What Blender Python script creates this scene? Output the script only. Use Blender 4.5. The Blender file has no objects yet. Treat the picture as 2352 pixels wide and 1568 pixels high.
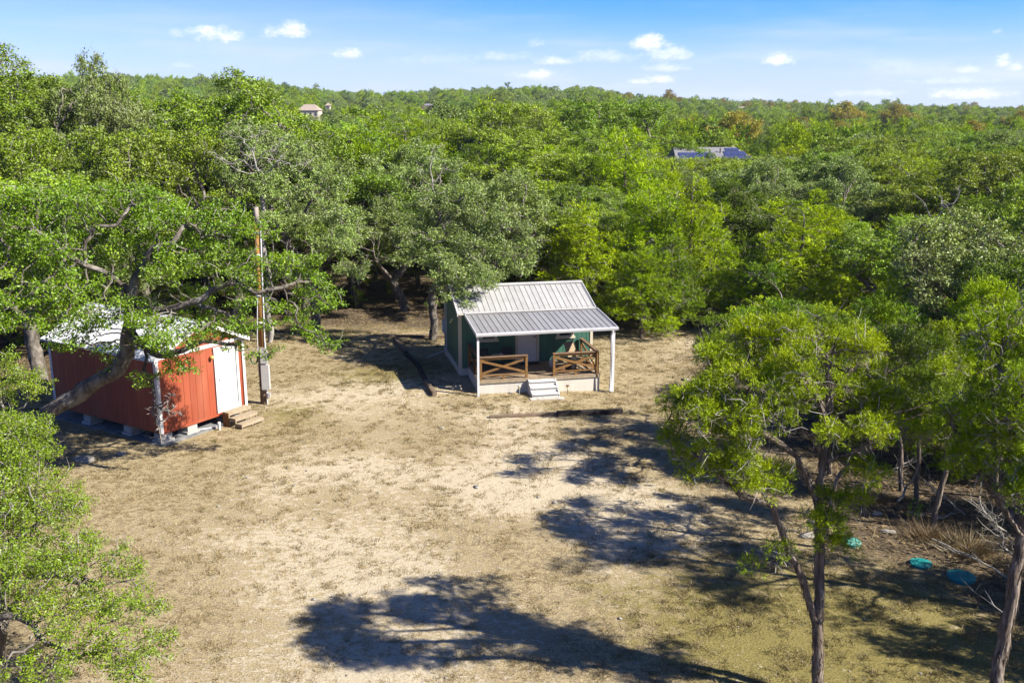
import bpy, bmesh, math, random
import numpy as np
from mathutils import Vector, Matrix

random.seed(7)
RNG = np.random.default_rng(11)
scene = bpy.context.scene
COL = scene.collection

# ------------------------------------------------------------------ camera, sky, sun, exposure
PITCH = 13.348            # degrees below level
CAM_H = 10.6
FOC = 2200.0              # focal length in units of a 2352 wide picture
cam_data = bpy.data.cameras.new("camera")
cam_data.sensor_width = 36.0
cam_data.lens = 36.0 * FOC / 2352.0
cam_data.clip_start = 0.1
cam_data.clip_end = 12000.0
cam = bpy.data.objects.new("camera", cam_data)
cam.location = (0, 0, CAM_H)
cam.rotation_euler = (math.radians(90 - PITCH), 0, 0)
COL.objects.link(cam)
scene.camera = cam

SUN_EL = math.radians(38.8)
SUN_AZ = math.atan2(0.937, -0.349)       # clockwise from +Y
SUN_DIR = Vector((math.cos(SUN_EL) * math.sin(SUN_AZ), math.cos(SUN_EL) * math.cos(SUN_AZ), math.sin(SUN_EL)))
sun_data = bpy.data.lights.new("sun", "SUN")
sun_data.energy = 4.4
sun_data.angle = math.radians(0.53)
sun_data.color = (1.0, 0.93, 0.82)
sun = bpy.data.objects.new("sun", sun_data)
sun.rotation_euler = SUN_DIR.to_track_quat("Z", "Y").to_euler()
sun.location = (20, -10, 40)
COL.objects.link(sun)

vs = scene.view_settings
vs.view_transform = "Standard"
vs.look = "None"
vs.exposure = 1.75
vs.gamma = 1.0
vs.use_curve_mapping = False
scene.cycles.max_bounces = 6
scene.cycles.transparent_max_bounces = 4
scene.cycles.use_denoising = True


def build_world():
    w = bpy.data.worlds.new("World")
    scene.world = w
    w.use_nodes = True
    nt = w.node_tree
    nt.nodes.clear()
    N = nt.nodes.new
    L = nt.links.new
    out = N("ShaderNodeOutputWorld")
    bg = N("ShaderNodeBackground")
    bg.inputs["Strength"].default_value = 0.05
    sky = N("ShaderNodeTexSky")
    sky.sky_type = "NISHITA"
    sky.sun_disc = False
    sky.sun_elevation = SUN_EL
    sky.sun_rotation = SUN_AZ
    sky.altitude = 300
    sky.air_density = 0.7
    sky.dust_density = 0.3
    sky.ozone_density = 4.0
    hs = N("ShaderNodeHueSaturation")
    hs.inputs["Saturation"].default_value = 1.12
    L(sky.outputs[0], hs.inputs["Color"])
    geo = N("ShaderNodeTexCoord")
    sep = N("ShaderNodeSeparateXYZ")
    L(geo.outputs["Generated"], sep.inputs[0])

    def math_(op, a, b=None, c=None, clamp=False):
        m = N("ShaderNodeMath")
        m.operation = op
        m.use_clamp = clamp
        for k, v in enumerate((a, b, c)):
            if v is None:
                continue
            if isinstance(v, (int, float)):
                m.inputs[k].default_value = v
            else:
                L(v, m.inputs[k])
        return m.outputs[0]
    az = math_("ARCTAN2", sep.outputs[0], sep.outputs[1])
    el = math_("ARCSINE", sep.outputs[2])
    cmb = N("ShaderNodeCombineXYZ")
    L(az, cmb.inputs[0])
    L(el, cmb.inputs[1])
    # billow noise for cumulus edges
    nz = N("ShaderNodeTexNoise")
    nz.inputs["Scale"].default_value = 55.0
    nz.inputs["Detail"].default_value = 5.0
    nz.inputs["Roughness"].default_value = 0.6
    mp = N("ShaderNodeMapping")
    mp.inputs["Scale"].default_value = (1, 1.7, 1)
    L(cmb.outputs[0], mp.inputs["Vector"])
    L(mp.outputs[0], nz.inputs["Vector"])
    nval = math_("SUBTRACT", nz.outputs["Fac"], 0.5)
    nz3 = N("ShaderNodeTexNoise")
    nz3.inputs["Scale"].default_value = 190.0
    nz3.inputs["Detail"].default_value = 4.0
    L(mp.outputs[0], nz3.inputs["Vector"])
    nval = math_("ADD", nval, math_("MULTIPLY", math_("SUBTRACT", nz3.outputs["Fac"], 0.5), 0.45))

    def px(p, q):
        t = math.radians(PITCH)
        x, v = (p - 1176) / FOC, -(q - 784) / FOC
        d = Vector((x, math.cos(t) + v * math.sin(t), -math.sin(t) + v * math.cos(t))).normalized()
        return math.atan2(d.x, d.y), math.asin(d.z)
    blobs = [(497, 84, 62, 25, 1.0), (470, 76, 34, 20, 1.0), (657, 76, 60, 23, 1.0), (672, 66, 34, 18, 1.0), (796, 126, 38, 18, 0.9), (402, 80, 22, 16, 0.4),
             (1236, 174, 66, 16, 1.0), (1495, 105, 62, 30, 0.95), (1530, 128, 64, 30, 0.7), (1500, 90, 34, 16, 1.0), (1232, 102, 24, 16, 0.6), (1265, 142, 50, 14, 0.7),
             (1385, 134, 90, 22, 0.45), (1150, 132, 80, 15, 0.4), (1495, 187, 60, 15, 0.85), (1784, 139, 44, 20, 0.9), (2225, 218, 105, 17, 0.8), (2220, 163, 30, 14, 0.6),
             (2302, 146, 17, 19, 0.95), (2335, 158, 22, 12, 0.8), (1990, 217, 90, 13, 0.45), (1530, 158, 60, 14, 0.6), (2080, 152, 110, 22, 0.28), (1000, 140, 130, 20, 0.2),
             (2180, 188, 110, 12, 0.4), (425, 152, 30, 9, 0.3), (2290, 74, 12, 8, 0.4)]
    total = None
    bright = None
    for p, q, rx, ry, s in blobs:
        a, e = px(p, q)
        dx = math_("MULTIPLY", math_("SUBTRACT", az, a), FOC / rx)
        dy = math_("MULTIPLY", math_("SUBTRACT", el, e), FOC / ry)
        dn = math_("MINIMUM", dy, 0.0)                      # flatter bases
        dy = math_("ADD", dy, math_("MULTIPLY", dn, 0.5))
        r2 = math_("ADD", math_("MULTIPLY", dx, dx), math_("MULTIPLY", dy, dy))
        f = math_("SUBTRACT", 1.0, r2)
        f = math_("ADD", f, math_("MULTIPLY", nval, 2.6))
        mr = N("ShaderNodeMapRange")
        mr.interpolation_type = "SMOOTHSTEP"
        L(f, mr.inputs[0])
        mr.inputs[1].default_value = -0.05
        mr.inputs[2].default_value = 1.45
        mr.inputs[3].default_value = 0.0
        mr.inputs[4].default_value = s
        total = mr.outputs[0] if total is None else math_("MAXIMUM", total, mr.outputs[0])
        up_ = N("ShaderNodeMapRange")
        up_.interpolation_type = "SMOOTHSTEP"
        L(math_("ADD", dy, math_("MULTIPLY", nval, 1.6)), up_.inputs[0])
        up_.inputs[1].default_value = -0.9
        up_.inputs[2].default_value = 0.15
        bm = math_("MULTIPLY", mr.outputs[0], up_.outputs[0])
        bright = bm if bright is None else math_("MAXIMUM", bright, bm)
    # thin streaks low in the sky, all the way round
    mp2 = N("ShaderNodeMapping")
    mp2.inputs["Scale"].default_value = (3.0, 26.0, 1)
    L(cmb.outputs[0], mp2.inputs["Vector"])
    nz2 = N("ShaderNodeTexNoise")
    nz2.inputs["Scale"].default_value = 1.6
    nz2.inputs["Detail"].default_value = 6.0
    nz2.inputs["Roughness"].default_value = 0.55
    L(mp2.outputs[0], nz2.inputs["Vector"])
    st = N("ShaderNodeMapRange")
    st.interpolation_type = "SMOOTHSTEP"
    L(nz2.outputs["Fac"], st.inputs[0])
    st.inputs[1].default_value = 0.44
    st.inputs[2].default_value = 0.72
    lo = N("ShaderNodeMapRange")
    lo.interpolation_type = "SMOOTHSTEP"
    L(el, lo.inputs[0])
    lo.inputs[1].default_value = 0.13
    lo.inputs[2].default_value = 0.01
    lo.inputs[3].default_value = 0.0
    lo.inputs[4].default_value = 0.8
    streak = math_("MULTIPLY", st.outputs[0], lo.outputs[0])
    total = math_("MAXIMUM", total, streak)
    # deeper blue at right angles to the sun, as skylight is polarised there
    dp = N("ShaderNodeVectorMath")
    dp.operation = "DOT_PRODUCT"
    L(geo.outputs["Generated"], dp.inputs[0])
    dp.inputs[1].default_value = SUN_DIR
    pol = math_("SUBTRACT", 1.0, math_("MULTIPLY", dp.outputs["Value"], dp.outputs["Value"]))

    def mrange(v, a, b, c=0.0, d=1.0):
        m = N("ShaderNodeMapRange")
        m.interpolation_type = "SMOOTHSTEP"
        L(v, m.inputs[0])
        for k, x in ((1, a), (2, b), (3, c), (4, d)):
            m.inputs[k].default_value = x
        return m.outputs[0]

    def mixcol(f, a, b, mode="MIX"):
        m = N("ShaderNodeMix")
        m.data_type = "RGBA"
        m.blend_type = mode
        for sck, v in (("Factor", f), ("A", a), ("B", b)):
            if isinstance(v, tuple):
                m.inputs[sck].default_value = v
            elif isinstance(v, float):
                m.inputs[sck].default_value = v
            else:
                L(v, m.inputs[sck])
        return m.outputs["Result"]
    pf = math_("MULTIPLY", mrange(pol, 0.86, 1.0), mrange(el, 0.02, 0.10))
    tintc = mixcol(pf, (0.80, 0.87, 1.25, 1), (0.26, 0.78, 1.5, 1))
    skyc = mixcol(1.0, hs.outputs[0], tintc, "MULTIPLY")
    # pale air low over the land, all the way round
    skyc = mixcol(mrange(el, 0.13, -0.005, 0.0, 0.85), skyc, (4.2, 4.85, 6.7, 1))
    mix = N("ShaderNodeMix")
    mix.data_type = "RGBA"
    L(total, mix.inputs["Factor"])
    L(skyc, mix.inputs["A"])
    L(mixcol(math_("DIVIDE", bright, math_("MAXIMUM", total, 0.02), clamp=True), (4.9, 5.4, 6.5, 1), (7.0, 7.1, 7.3, 1)), mix.inputs["B"])
    L(mix.outputs["Result"], bg.inputs["Color"])
    L(bg.outputs[0], out.inputs["Surface"])


build_world()


# ------------------------------------------------------------------ small helpers
def smooth(a, b, x):
    t = np.clip((np.asarray(x, float) - a) / (b - a), 0, 1)
    return t * t * (3 - 2 * t)


TH = math.radians(PITCH)


def ray(p, q):
    x, v = (p - 1176) / FOC, -(q - 784) / FOC
    return x, math.cos(TH) + v * math.sin(TH), -math.sin(TH) + v * math.cos(TH)


def at_depth(p, q, y):
    """where the line of sight through a point of the photograph reaches the distance y: how things were measured"""
    d = ray(p, q)
    t = y / d[1]
    return np.array((d[0] * t, y, CAM_H + d[2] * t))


def tag(o, label=None, cat=None, group=None, kind=None):
    if label:
        o["label"] = label
    if cat:
        o["category"] = cat
    if group:
        o["group"] = group
    if kind:
        o["kind"] = kind
    return o


def link(o, parent=None):
    COL.objects.link(o)
    if parent is not None:
        o.parent = parent
    return o


def empty(name, loc=(0, 0, 0), rz=0.0, label=None, cat=None, group=None):
    o = bpy.data.objects.new(name, None)
    o.empty_display_size = 0.2
    o.location = loc
    o.rotation_euler = (0, 0, rz)
    link(o)
    return tag(o, label, cat, group)


def mesh_np(name, verts, nper, mat, tint=None, parent=None, smooth_=False, obj=True, faces=None):
    """a mesh from flat numpy arrays; every nper vertices one polygon unless faces (n,k) is given"""
    me = bpy.data.meshes.new(name)
    verts = np.ascontiguousarray(verts, dtype=np.float32).reshape(-1, 3)
    if faces is None:
        loops = np.arange(len(verts), dtype=np.int32)
        npoly = len(verts) // nper
        k = nper
    else:
        faces = np.asarray(faces, dtype=np.int32)
        npoly, k = faces.shape
        loops = faces.ravel()
    me.vertices.add(len(verts))
    me.vertices.foreach_set("co", verts.ravel())
    me.loops.add(len(loops))
    me.loops.foreach_set("vertex_index", loops)
    me.polygons.add(npoly)
    me.polygons.foreach_set("loop_start", np.arange(npoly, dtype=np.int32) * k)
    if smooth_:
        me.polygons.foreach_set("use_smooth", np.ones(npoly, dtype=bool))
    me.update(calc_edges=True)
    if tint is not None:
        for nm, arr in (tint.items() if isinstance(tint, dict) else (("tint", tint),)):
            at = me.attributes.new(nm, "FLOAT", "POINT")
            at.data.foreach_set("value", np.asarray(arr, dtype=np.float32))
    me.materials.append(mat)
    if not obj:
        return me
    return link(bpy.data.objects.new(name, me), parent)


class MB:
    """collects boxes, bars and tubes; build() links them as one mesh object"""

    def __init__(self):
        self.v, self.f = [], []

    def add(self, vs_, fs):
        n = len(self.v)
        self.v += [tuple(map(float, p)) for p in vs_]
        self.f += [tuple(i + n for i in f) for f in fs]
        return self

    def box(self, a, b):
        x0, x1 = sorted((a[0], b[0])); y0, y1 = sorted((a[1], b[1])); z0, z1 = sorted((a[2], b[2]))
        return self.add([(x0, y0, z0), (x1, y0, z0), (x1, y1, z0), (x0, y1, z0), (x0, y0, z1), (x1, y0, z1), (x1, y1, z1), (x0, y1, z1)],
                        [(3, 2, 1, 0), (4, 5, 6, 7), (0, 1, 5, 4), (1, 2, 6, 5), (2, 3, 7, 6), (3, 0, 4, 7)])

    def bar(self, p, q, w, h, up=(0, 0, 1)):
        """a rectangular bar from p to q, w across and h along up"""
        p, q, up = Vector(p), Vector(q), Vector(up)
        d = (q - p).normalized()
        s = d.cross(up)
        if s.length < 1e-4:
            s = d.cross(Vector((1, 0, 0)))
        s.normalize()
        u = s.cross(d).normalized()
        vs_ = [c + s * sx * w / 2 + u * sy * h / 2 for c in (p, q) for sx, sy in ((-1, -1), (1, -1), (1, 1), (-1, 1))]
        return self.add(vs_, [(0, 1, 2, 3), (7, 6, 5, 4), (0, 4, 5, 1), (1, 5, 6, 2), (2, 6, 7, 3), (3, 7, 4, 0)])

    def tube(self, pts, r, n=8, r1=None, cap=True):
        pts = [Vector(p) for p in pts]
        rings = []
        for i, p in enumerate(pts):
            d = (pts[min(i + 1, len(pts) - 1)] - pts[max(i - 1, 0)]).normalized()
            a = d.cross(Vector((0, 0, 1)))
            if a.length < 1e-3:
                a = Vector((1, 0, 0))
            a.normalize()
            b = d.cross(a)
            rr = r if r1 is None else r + (r1 - r) * i / (len(pts) - 1)
            rings.append([p + (a * math.cos(t) + b * math.sin(t)) * rr for t in [2 * math.pi * k / n for k in range(n)]])
        vs_ = [v for g in rings for v in g]
        fs = [(i * n + k, i * n + (k + 1) % n, (i + 1) * n + (k + 1) % n, (i + 1) * n + k) for i in range(len(pts) - 1) for k in range(n)]
        if cap:
            fs += [tuple(range(n - 1, -1, -1)), tuple((len(pts) - 1) * n + k for k in range(n))]
        return self.add(vs_, fs)

    def lathe(self, prof, c=(0, 0, 0), n=24):
        vs_ = [(c[0] + r * math.cos(2 * math.pi * k / n), c[1] + r * math.sin(2 * math.pi * k / n), c[2] + z) for r, z in prof for k in range(n)]
        fs = [(i * n + k, i * n + (k + 1) % n, (i + 1) * n + (k + 1) % n, (i + 1) * n + k) for i in range(len(prof) - 1) for k in range(n)]
        fs += [tuple(range(n - 1, -1, -1)), tuple((len(prof) - 1) * n + k for k in range(n))]
        return self.add(vs_, fs)

    def prism(self, poly, a, b):
        """polygon poly in 3d swept by the vector b-a"""
        d = Vector(b) - Vector(a)
        n = len(poly)
        vs_ = [Vector(p) for p in poly] + [Vector(p) + d for p in poly]
        return self.add(vs_, [tuple(range(n - 1, -1, -1)), tuple(range(n, 2 * n))] + [(i, (i + 1) % n, n + (i + 1) % n, n + i) for i in range(n)])

    def mesh(self, name, mat, smooth_=False):
        me = bpy.data.meshes.new(name)
        me.from_pydata(self.v, [], self.f)
        bm = bmesh.new()
        bm.from_mesh(me)
        bmesh.ops.recalc_face_normals(bm, faces=bm.faces)
        bm.to_mesh(me)
        bm.free()
        if smooth_:
            for p in me.polygons:
                p.use_smooth = True
        me.materials.append(mat)
        return me

    def build(self, name, mat, parent=None, smooth_=False):
        return link(bpy.data.objects.new(name, self.mesh(name, mat, smooth_)), parent)


# ------------------------------------------------------------------ materials
def new_mat(name):
    m = bpy.data.materials.new(name)
    m.use_nodes = True
    nt = m.node_tree
    nt.nodes.clear()
    return m, nt, nt.nodes.new, nt.links.new


def ramp(nt, fac, stops):
    r = nt.nodes.new("ShaderNodeValToRGB")
    nt.links.new(fac, r.inputs[0])
    e = r.color_ramp.elements
    while len(e) < len(stops):
        e.new(0.5)
    for k, (p, c) in enumerate(stops):
        e[k].position = p
        e[k].color = (*c, 1)
    return r.outputs[0]


def noise(nt, scale, detail=4.0, rough=0.55, stretch=None, coord="Object", vec=None):
    n = nt.nodes.new("ShaderNodeTexNoise")
    n.inputs["Scale"].default_value = scale
    n.inputs["Detail"].default_value = detail
    n.inputs["Roughness"].default_value = rough
    if vec is None:
        tc = nt.nodes.new("ShaderNodeTexCoord")
        vec = tc.outputs[coord]
    if stretch:
        mp = nt.nodes.new("ShaderNodeMapping")
        mp.inputs["Scale"].default_value = stretch
        nt.links.new(vec, mp.inputs["Vector"])
        vec = mp.outputs[0]
    nt.links.new(vec, n.inputs["Vector"])
    return n.outputs["Fac"]


def mixc(nt, fac, a, b, mode="MIX"):
    m = nt.nodes.new("ShaderNodeMix")
    m.data_type = "RGBA"
    m.blend_type = mode
    for s, v in (("Factor", fac), ("A", a), ("B", b)):
        if isinstance(v, (int, float)):
            m.inputs[s].default_value = v
        elif isinstance(v, tuple):
            m.inputs[s].default_value = (*v, 1)
        else:
            nt.links.new(v, m.inputs[s])
    return m.outputs["Result"]


def bump(nt, h, strength=0.3, dist=0.02):
    b = nt.nodes.new("ShaderNodeBump")
    b.inputs["Strength"].default_value = strength
    b.inputs["Distance"].default_value = dist
    nt.links.new(h, b.inputs["Height"])
    return b.outputs[0]


def paint(name, c, var=0.12, scale=6.0, rough=0.6, stretch=None, bmp=0.15, metallic=0.0, spec=0.4, dirt=None, rnd=0.0, dscale=2.0):
    """a plain surface with uneven colour, dirt blotches and fine relief"""
    m, nt, N, L = new_mat(name)
    p = N("ShaderNodeBsdfPrincipled")
    o = N("ShaderNodeOutputMaterial")
    L(p.outputs[0], o.inputs[0])
    n = noise(nt, scale, 6, 0.6, stretch)
    lo = tuple(max(0, x * (1 - 2 * var)) for x in c)
    hi = tuple(min(1, x * (1 + 1.2 * var)) for x in c)
    col = ramp(nt, n, [(0.3, lo), (0.72, hi)])
    if dirt:
        d = noise(nt, dscale, 7, 0.65, stretch)
        mr = N("ShaderNodeMapRange")
        L(d, mr.inputs[0])
        mr.inputs[1].default_value = 0.5
        mr.inputs[2].default_value = 0.8
        col = mixc(nt, mr.outputs[0], col, dirt)
    if rnd:
        oi = N("ShaderNodeObjectInfo")
        h = N("ShaderNodeHueSaturation")
        mr = N("ShaderNodeMapRange")
        L(oi.outputs["Random"], mr.inputs[0])
        mr.inputs[3].default_value = 1 - rnd
        mr.inputs[4].default_value = 1 + rnd
        L(mr.outputs[0], h.inputs["Value"])
        L(col, h.inputs["Color"])
        col = h.outputs[0]
    L(col, p.inputs["Base Color"])
    p.inputs["Roughness"].default_value = rough
    p.inputs["Metallic"].default_value = metallic
    p.inputs["Specular IOR Level"].default_value = spec
    if bmp:
        L(bump(nt, n, bmp, 0.01), p.inputs["Normal"])
    return m


def foliage(name, stops, gloss=0.06, trans=0.35, hue=0.02, val=0.22, tcol=(1.25, 1.1, 0.5), blotch=0.25, blotch_col=None):
    m, nt, N, L = new_mat(name)
    at = N("ShaderNodeAttribute")
    at.attribute_name = "tint"
    col = ramp(nt, at.outputs["Fac"], stops)
    if blotch_col:
        b = noise(nt, 0.55, 3, 0.5)
        mr = N("ShaderNodeMapRange")
        L(b, mr.inputs[0])
        mr.inputs[1].default_value = 0.5
        mr.inputs[2].default_value = 0.68
        mr.inputs[4].default_value = blotch
        col = mixc(nt, mr.outputs[0], col, blotch_col)
    oi = N("ShaderNodeObjectInfo")
    h = N("ShaderNodeHueSaturation")
    for k, (lo, hi, sock) in enumerate(((0.5 - hue, 0.5 + hue, "Hue"), (1 - val, 1 + val, "Value"))):
        mr = N("ShaderNodeMapRange")
        if k == 0:
            L(oi.outputs["Random"], mr.inputs[0])
        else:
            mm = N("ShaderNodeMath")
            mm.operation = "MULTIPLY"
            mm.inputs[1].default_value = 7.31
            L(oi.outputs["Random"], mm.inputs[0])
            fr = N("ShaderNodeMath")
            fr.operation = "FRACT"
            L(mm.outputs[0], fr.inputs[0])
            L(fr.outputs[0], mr.inputs[0])
        mr.inputs[3].default_value = lo
        mr.inputs[4].default_value = hi
        L(mr.outputs[0], h.inputs[sock])
    L(col, h.inputs["Color"])
    d = N("ShaderNodeBsdfDiffuse")
    t = N("ShaderNodeBsdfTranslucent")
    g = N("ShaderNodeBsdfGlossy")
    g.inputs["Roughness"].default_value = 0.55
    g.inputs["Color"].default_value = (0.9, 0.95, 1, 1)
    L(h.outputs[0], d.inputs[0])
    tm = mixc(nt, 1.0, h.outputs[0], tcol, "MULTIPLY")
    L(tm, t.inputs[0])
    s1 = N("ShaderNodeMixShader")
    s1.inputs[0].default_value = trans
    L(d.outputs[0], s1.inputs[1])
    L(t.outputs[0], s1.inputs[2])
    s2 = N("ShaderNodeMixShader")
    s2.inputs[0].default_value = gloss
    L(s1.outputs[0], s2.inputs[1])
    L(g.outputs[0], s2.inputs[2])
    o = N("ShaderNodeOutputMaterial")
    L(s2.outputs[0], o.inputs[0])
    return m


def bark(name, stops, scale, stretch, bstr=0.6, lichen=None):
    m, nt, N, L = new_mat(name)
    p = N("ShaderNodeBsdfPrincipled")
    o = N("ShaderNodeOutputMaterial")
    L(p.outputs[0], o.inputs[0])
    n = noise(nt, scale, 6, 0.62, stretch)
    col = ramp(nt, n, stops)
    if lichen:
        q = noise(nt, 2.6, 5, 0.65)
        mr = N("ShaderNodeMapRange")
        L(q, mr.inputs[0])
        mr.inputs[1].default_value = 0.5
        mr.inputs[2].default_value = 0.62
        mr.inputs[4].default_value = 0.55
        col = mixc(nt, mr.outputs[0], col, lichen)
    L(col, p.inputs["Base Color"])
    p.inputs["Roughness"].default_value = 0.95
    p.inputs["Specular IOR Level"].default_value = 0.15
    L(bump(nt, n, bstr, 0.04), p.inputs["Normal"])
    return m


M = {}
M["oak_leaf"] = foliage("oak_leaf", [(0.0, (0.0616, 0.1096, 0.0044)), (0.45, (0.1541, 0.2485, 0.0080)), (0.85, (0.2343, 0.3435, 0.0124)), (1.0, (0.3331, 0.3947, 0.0264))],
                        gloss=0.022, trans=0.30, hue=0.014, val=0.22, blotch=0.5, blotch_col=(0.16, 0.19, 0.055))
M["oak_leaf_bright"] = foliage("oak_leaf_bright", [(0.0, (0.0581, 0.1100, 0.0024)), (0.45, (0.1355, 0.2372, 0.0027)), (0.85, (0.1984, 0.3182, 0.0042)), (1.0, (0.3098, 0.3588, 0.0088))],
                               gloss=0.03, trans=0.38, hue=0.01, val=0.06, blotch=0.3, blotch_col=(0.20, 0.24, 0.02))
M["oak_leaf_grey"] = foliage("oak_leaf_grey", [(0.0, (0.0630, 0.0998, 0.0186)), (0.45, (0.1432, 0.2129, 0.0381)), (0.85, (0.2176, 0.2994, 0.0635)), (1.0, (0.3206, 0.3725, 0.1185))],
                             gloss=0.03, trans=0.26, hue=0.012, val=0.2, blotch=0.4, blotch_col=(0.18, 0.19, 0.10))
M["juniper_leaf"] = foliage("juniper_leaf", [(0.0, (0.0486, 0.0906, 0.0014)), (0.4, (0.1864, 0.2800, 0.0018)), (0.8, (0.2995, 0.4037, 0.0026)), (1.0, (0.4048, 0.4779, 0.0054))],
                            gloss=0.01, trans=0.20, hue=0.010, val=0.20, blotch=0.4, blotch_col=(0.10, 0.155, 0.006))
M["juniper_leaf_lime"] = foliage("juniper_leaf_lime", [(0.0, (0.0440, 0.0750, 0.0030)), (0.4, (0.1705, 0.2550, 0.0040)), (0.8, (0.2750, 0.3650, 0.0050)), (1.0, (0.3630, 0.4200, 0.0080))],
                                 gloss=0.01, trans=0.18, hue=0.008, val=0.06, blotch=0.3, blotch_col=(0.15, 0.22, 0.004))
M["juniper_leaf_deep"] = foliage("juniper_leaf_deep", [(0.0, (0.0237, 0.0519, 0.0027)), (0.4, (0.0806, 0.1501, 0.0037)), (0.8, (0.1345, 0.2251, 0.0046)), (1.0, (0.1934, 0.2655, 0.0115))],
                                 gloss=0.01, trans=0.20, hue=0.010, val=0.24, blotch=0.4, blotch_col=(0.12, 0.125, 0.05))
M["autumn_leaf"] = foliage("autumn_leaf", [(0.0, (0.11, 0.10, 0.012)), (0.5, (0.22, 0.195, 0.018)), (1.0, (0.31, 0.265, 0.025))], gloss=0.02, hue=0.012, val=0.2)
M["dry_leaf"] = foliage("dry_leaf", [(0.0, (0.07, 0.05, 0.024)), (0.5, (0.165, 0.118, 0.058)), (1.0, (0.28, 0.22, 0.12))], gloss=0.02, trans=0.2, hue=0.01, val=0.1, tcol=(1, 0.9, 0.7))
M["grass_leaf"] = foliage("grass_leaf", [(0.0, (0.095, 0.08, 0.024)), (0.35, (0.175, 0.138, 0.054)), (0.7, (0.26, 0.198, 0.10)), (1.0, (0.36, 0.285, 0.165))],
                          gloss=0.02, trans=0.25, hue=0.0, val=0.0, tcol=(1, 0.95, 0.7))
M["oak_bark"] = bark("oak_bark", [(0.3, (0.035, 0.03, 0.024)), (0.55, (0.105, 0.09, 0.075)), (0.75, (0.20, 0.18, 0.155))], 9, (1, 1, 0.35), 0.7, lichen=(0.23, 0.218, 0.19))
M["juniper_bark"] = bark("juniper_bark", [(0.3, (0.035, 0.026, 0.019)), (0.5, (0.115, 0.09, 0.07)), (0.72, (0.27, 0.235, 0.20))], 14, (1, 1, 0.09), 0.8)
M["twig"] = bark("twig", [(0.3, (0.15, 0.137, 0.118)), (0.7, (0.30, 0.285, 0.26))], 5, (1, 1, 1), 0.2)
M["green_siding"] = paint("green_siding", (0.034, 0.110, 0.080), 0.10, 5, 0.6, (1, 1, 0.2), 0.12, rnd=0.06)
M["red_siding"] = paint("red_siding", (0.215, 0.042, 0.016), 0.09, 4, 0.6, (1, 1, 0.2), 0.12, rnd=0.08, dirt=(0.27, 0.085, 0.045), dscale=0.9)
M["cream_trim"] = paint("cream_trim", (0.44, 0.40, 0.31), 0.05, 5, 0.55, (1, 1, 0.3), 0.1, dirt=(0.36, 0.32, 0.25))
M["white_trim"] = paint("white_trim", (0.47, 0.47, 0.462), 0.04, 5, 0.5, (1, 1, 0.3), 0.1, dirt=(0.41, 0.395, 0.37))
M["white_door"] = paint("white_door", (0.50, 0.497, 0.50), 0.02, 3, 0.4, None, 0.03)
M["skirt"] = paint("skirt", (0.43, 0.412, 0.366), 0.05, 3, 0.8, (1, 1, 0.3), 0.2, dirt=(0.36, 0.335, 0.285), dscale=1.2)
M["roof_metal"] = paint("roof_metal", (0.295, 0.293, 0.282), 0.05, 2.2, 0.5, (1, 1, 1), 0.05, spec=0.4, dirt=(0.23, 0.22, 0.20), rnd=0.07)
M["roof_metal_dim"] = paint("roof_metal_dim", (0.20, 0.198, 0.20), 0.06, 2.5, 0.45, (1, 1, 1), 0.05, spec=0.4, dirt=(0.145, 0.14, 0.13), rnd=0.07)  # main roof's metal again; its dimmer reflection is put into the colour
M["shed_metal"] = paint("shed_metal", (0.42, 0.435, 0.46), 0.05, 2.5, 0.4, None, 0.05, spec=0.5, dirt=(0.52, 0.5, 0.46), rnd=0.03)
M["gutter"] = paint("gutter", (0.48, 0.485, 0.50), 0.03, 3, 0.4, None, 0.0, dirt=(0.42, 0.415, 0.40))
M["stained_wood"] = paint("stained_wood", (0.155, 0.078, 0.020), 0.22, 9, 0.7, (1, 1, 1), 0.2, rnd=0.12)
M["rail_top"] = paint("rail_top", (0.14, 0.088, 0.05), 0.2, 9, 0.75, None, 0.2, rnd=0.1)
M["deck_wood"] = paint("deck_wood", (0.22, 0.165, 0.11), 0.2, 8, 0.8, None, 0.2, rnd=0.12)
M["pale_wood"] = paint("pale_wood", (0.25, 0.20, 0.135), 0.15, 9, 0.75, None, 0.2, rnd=0.1)
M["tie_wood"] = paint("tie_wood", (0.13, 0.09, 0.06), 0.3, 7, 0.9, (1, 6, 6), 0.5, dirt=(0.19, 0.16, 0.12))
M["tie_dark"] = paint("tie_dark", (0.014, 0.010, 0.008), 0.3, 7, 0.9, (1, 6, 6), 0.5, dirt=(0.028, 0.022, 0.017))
M["pole_wood"] = bark("pole_wood", [(0.3, (0.165, 0.082, 0.025)), (0.7, (0.30, 0.165, 0.052))], 12, (1, 1, 0.05), 0.3)
M["pole_dark"] = bark("pole_dark", [(0.3, (0.10, 0.065, 0.045)), (0.7, (0.22, 0.15, 0.11))], 12, (1, 1, 0.05), 0.3)
M["pole_grey"] = bark("pole_grey", [(0.3, (0.15, 0.12, 0.10)), (0.7, (0.29, 0.255, 0.225))], 12, (1, 1, 0.05), 0.3)
M["pvc"] = paint("pvc", (0.42, 0.42, 0.42), 0.03, 4, 0.5, None, 0)
M["grey_metal"] = paint("grey_metal", (0.40, 0.41, 0.42), 0.06, 4, 0.5, None, 0.03)
M["white_box"] = paint("white_box", (0.36, 0.355, 0.35), 0.04, 4, 0.5, None, 0.0)
M["blue_grey"] = paint("blue_grey", (0.36, 0.42, 0.46), 0.05, 4, 0.5, None, 0.0)
M["black_metal"] = paint("black_metal", (0.02, 0.02, 0.022), 0.1, 4, 0.45, None, 0)
M["dark_fabric"] = paint("dark_fabric", (0.025, 0.028, 0.04), 0.15, 30, 0.9, None, 0.2)
M["tan_mesh"] = paint("tan_mesh", (0.21, 0.16, 0.10), 0.12, 40, 0.85, None, 0.2)
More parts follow.
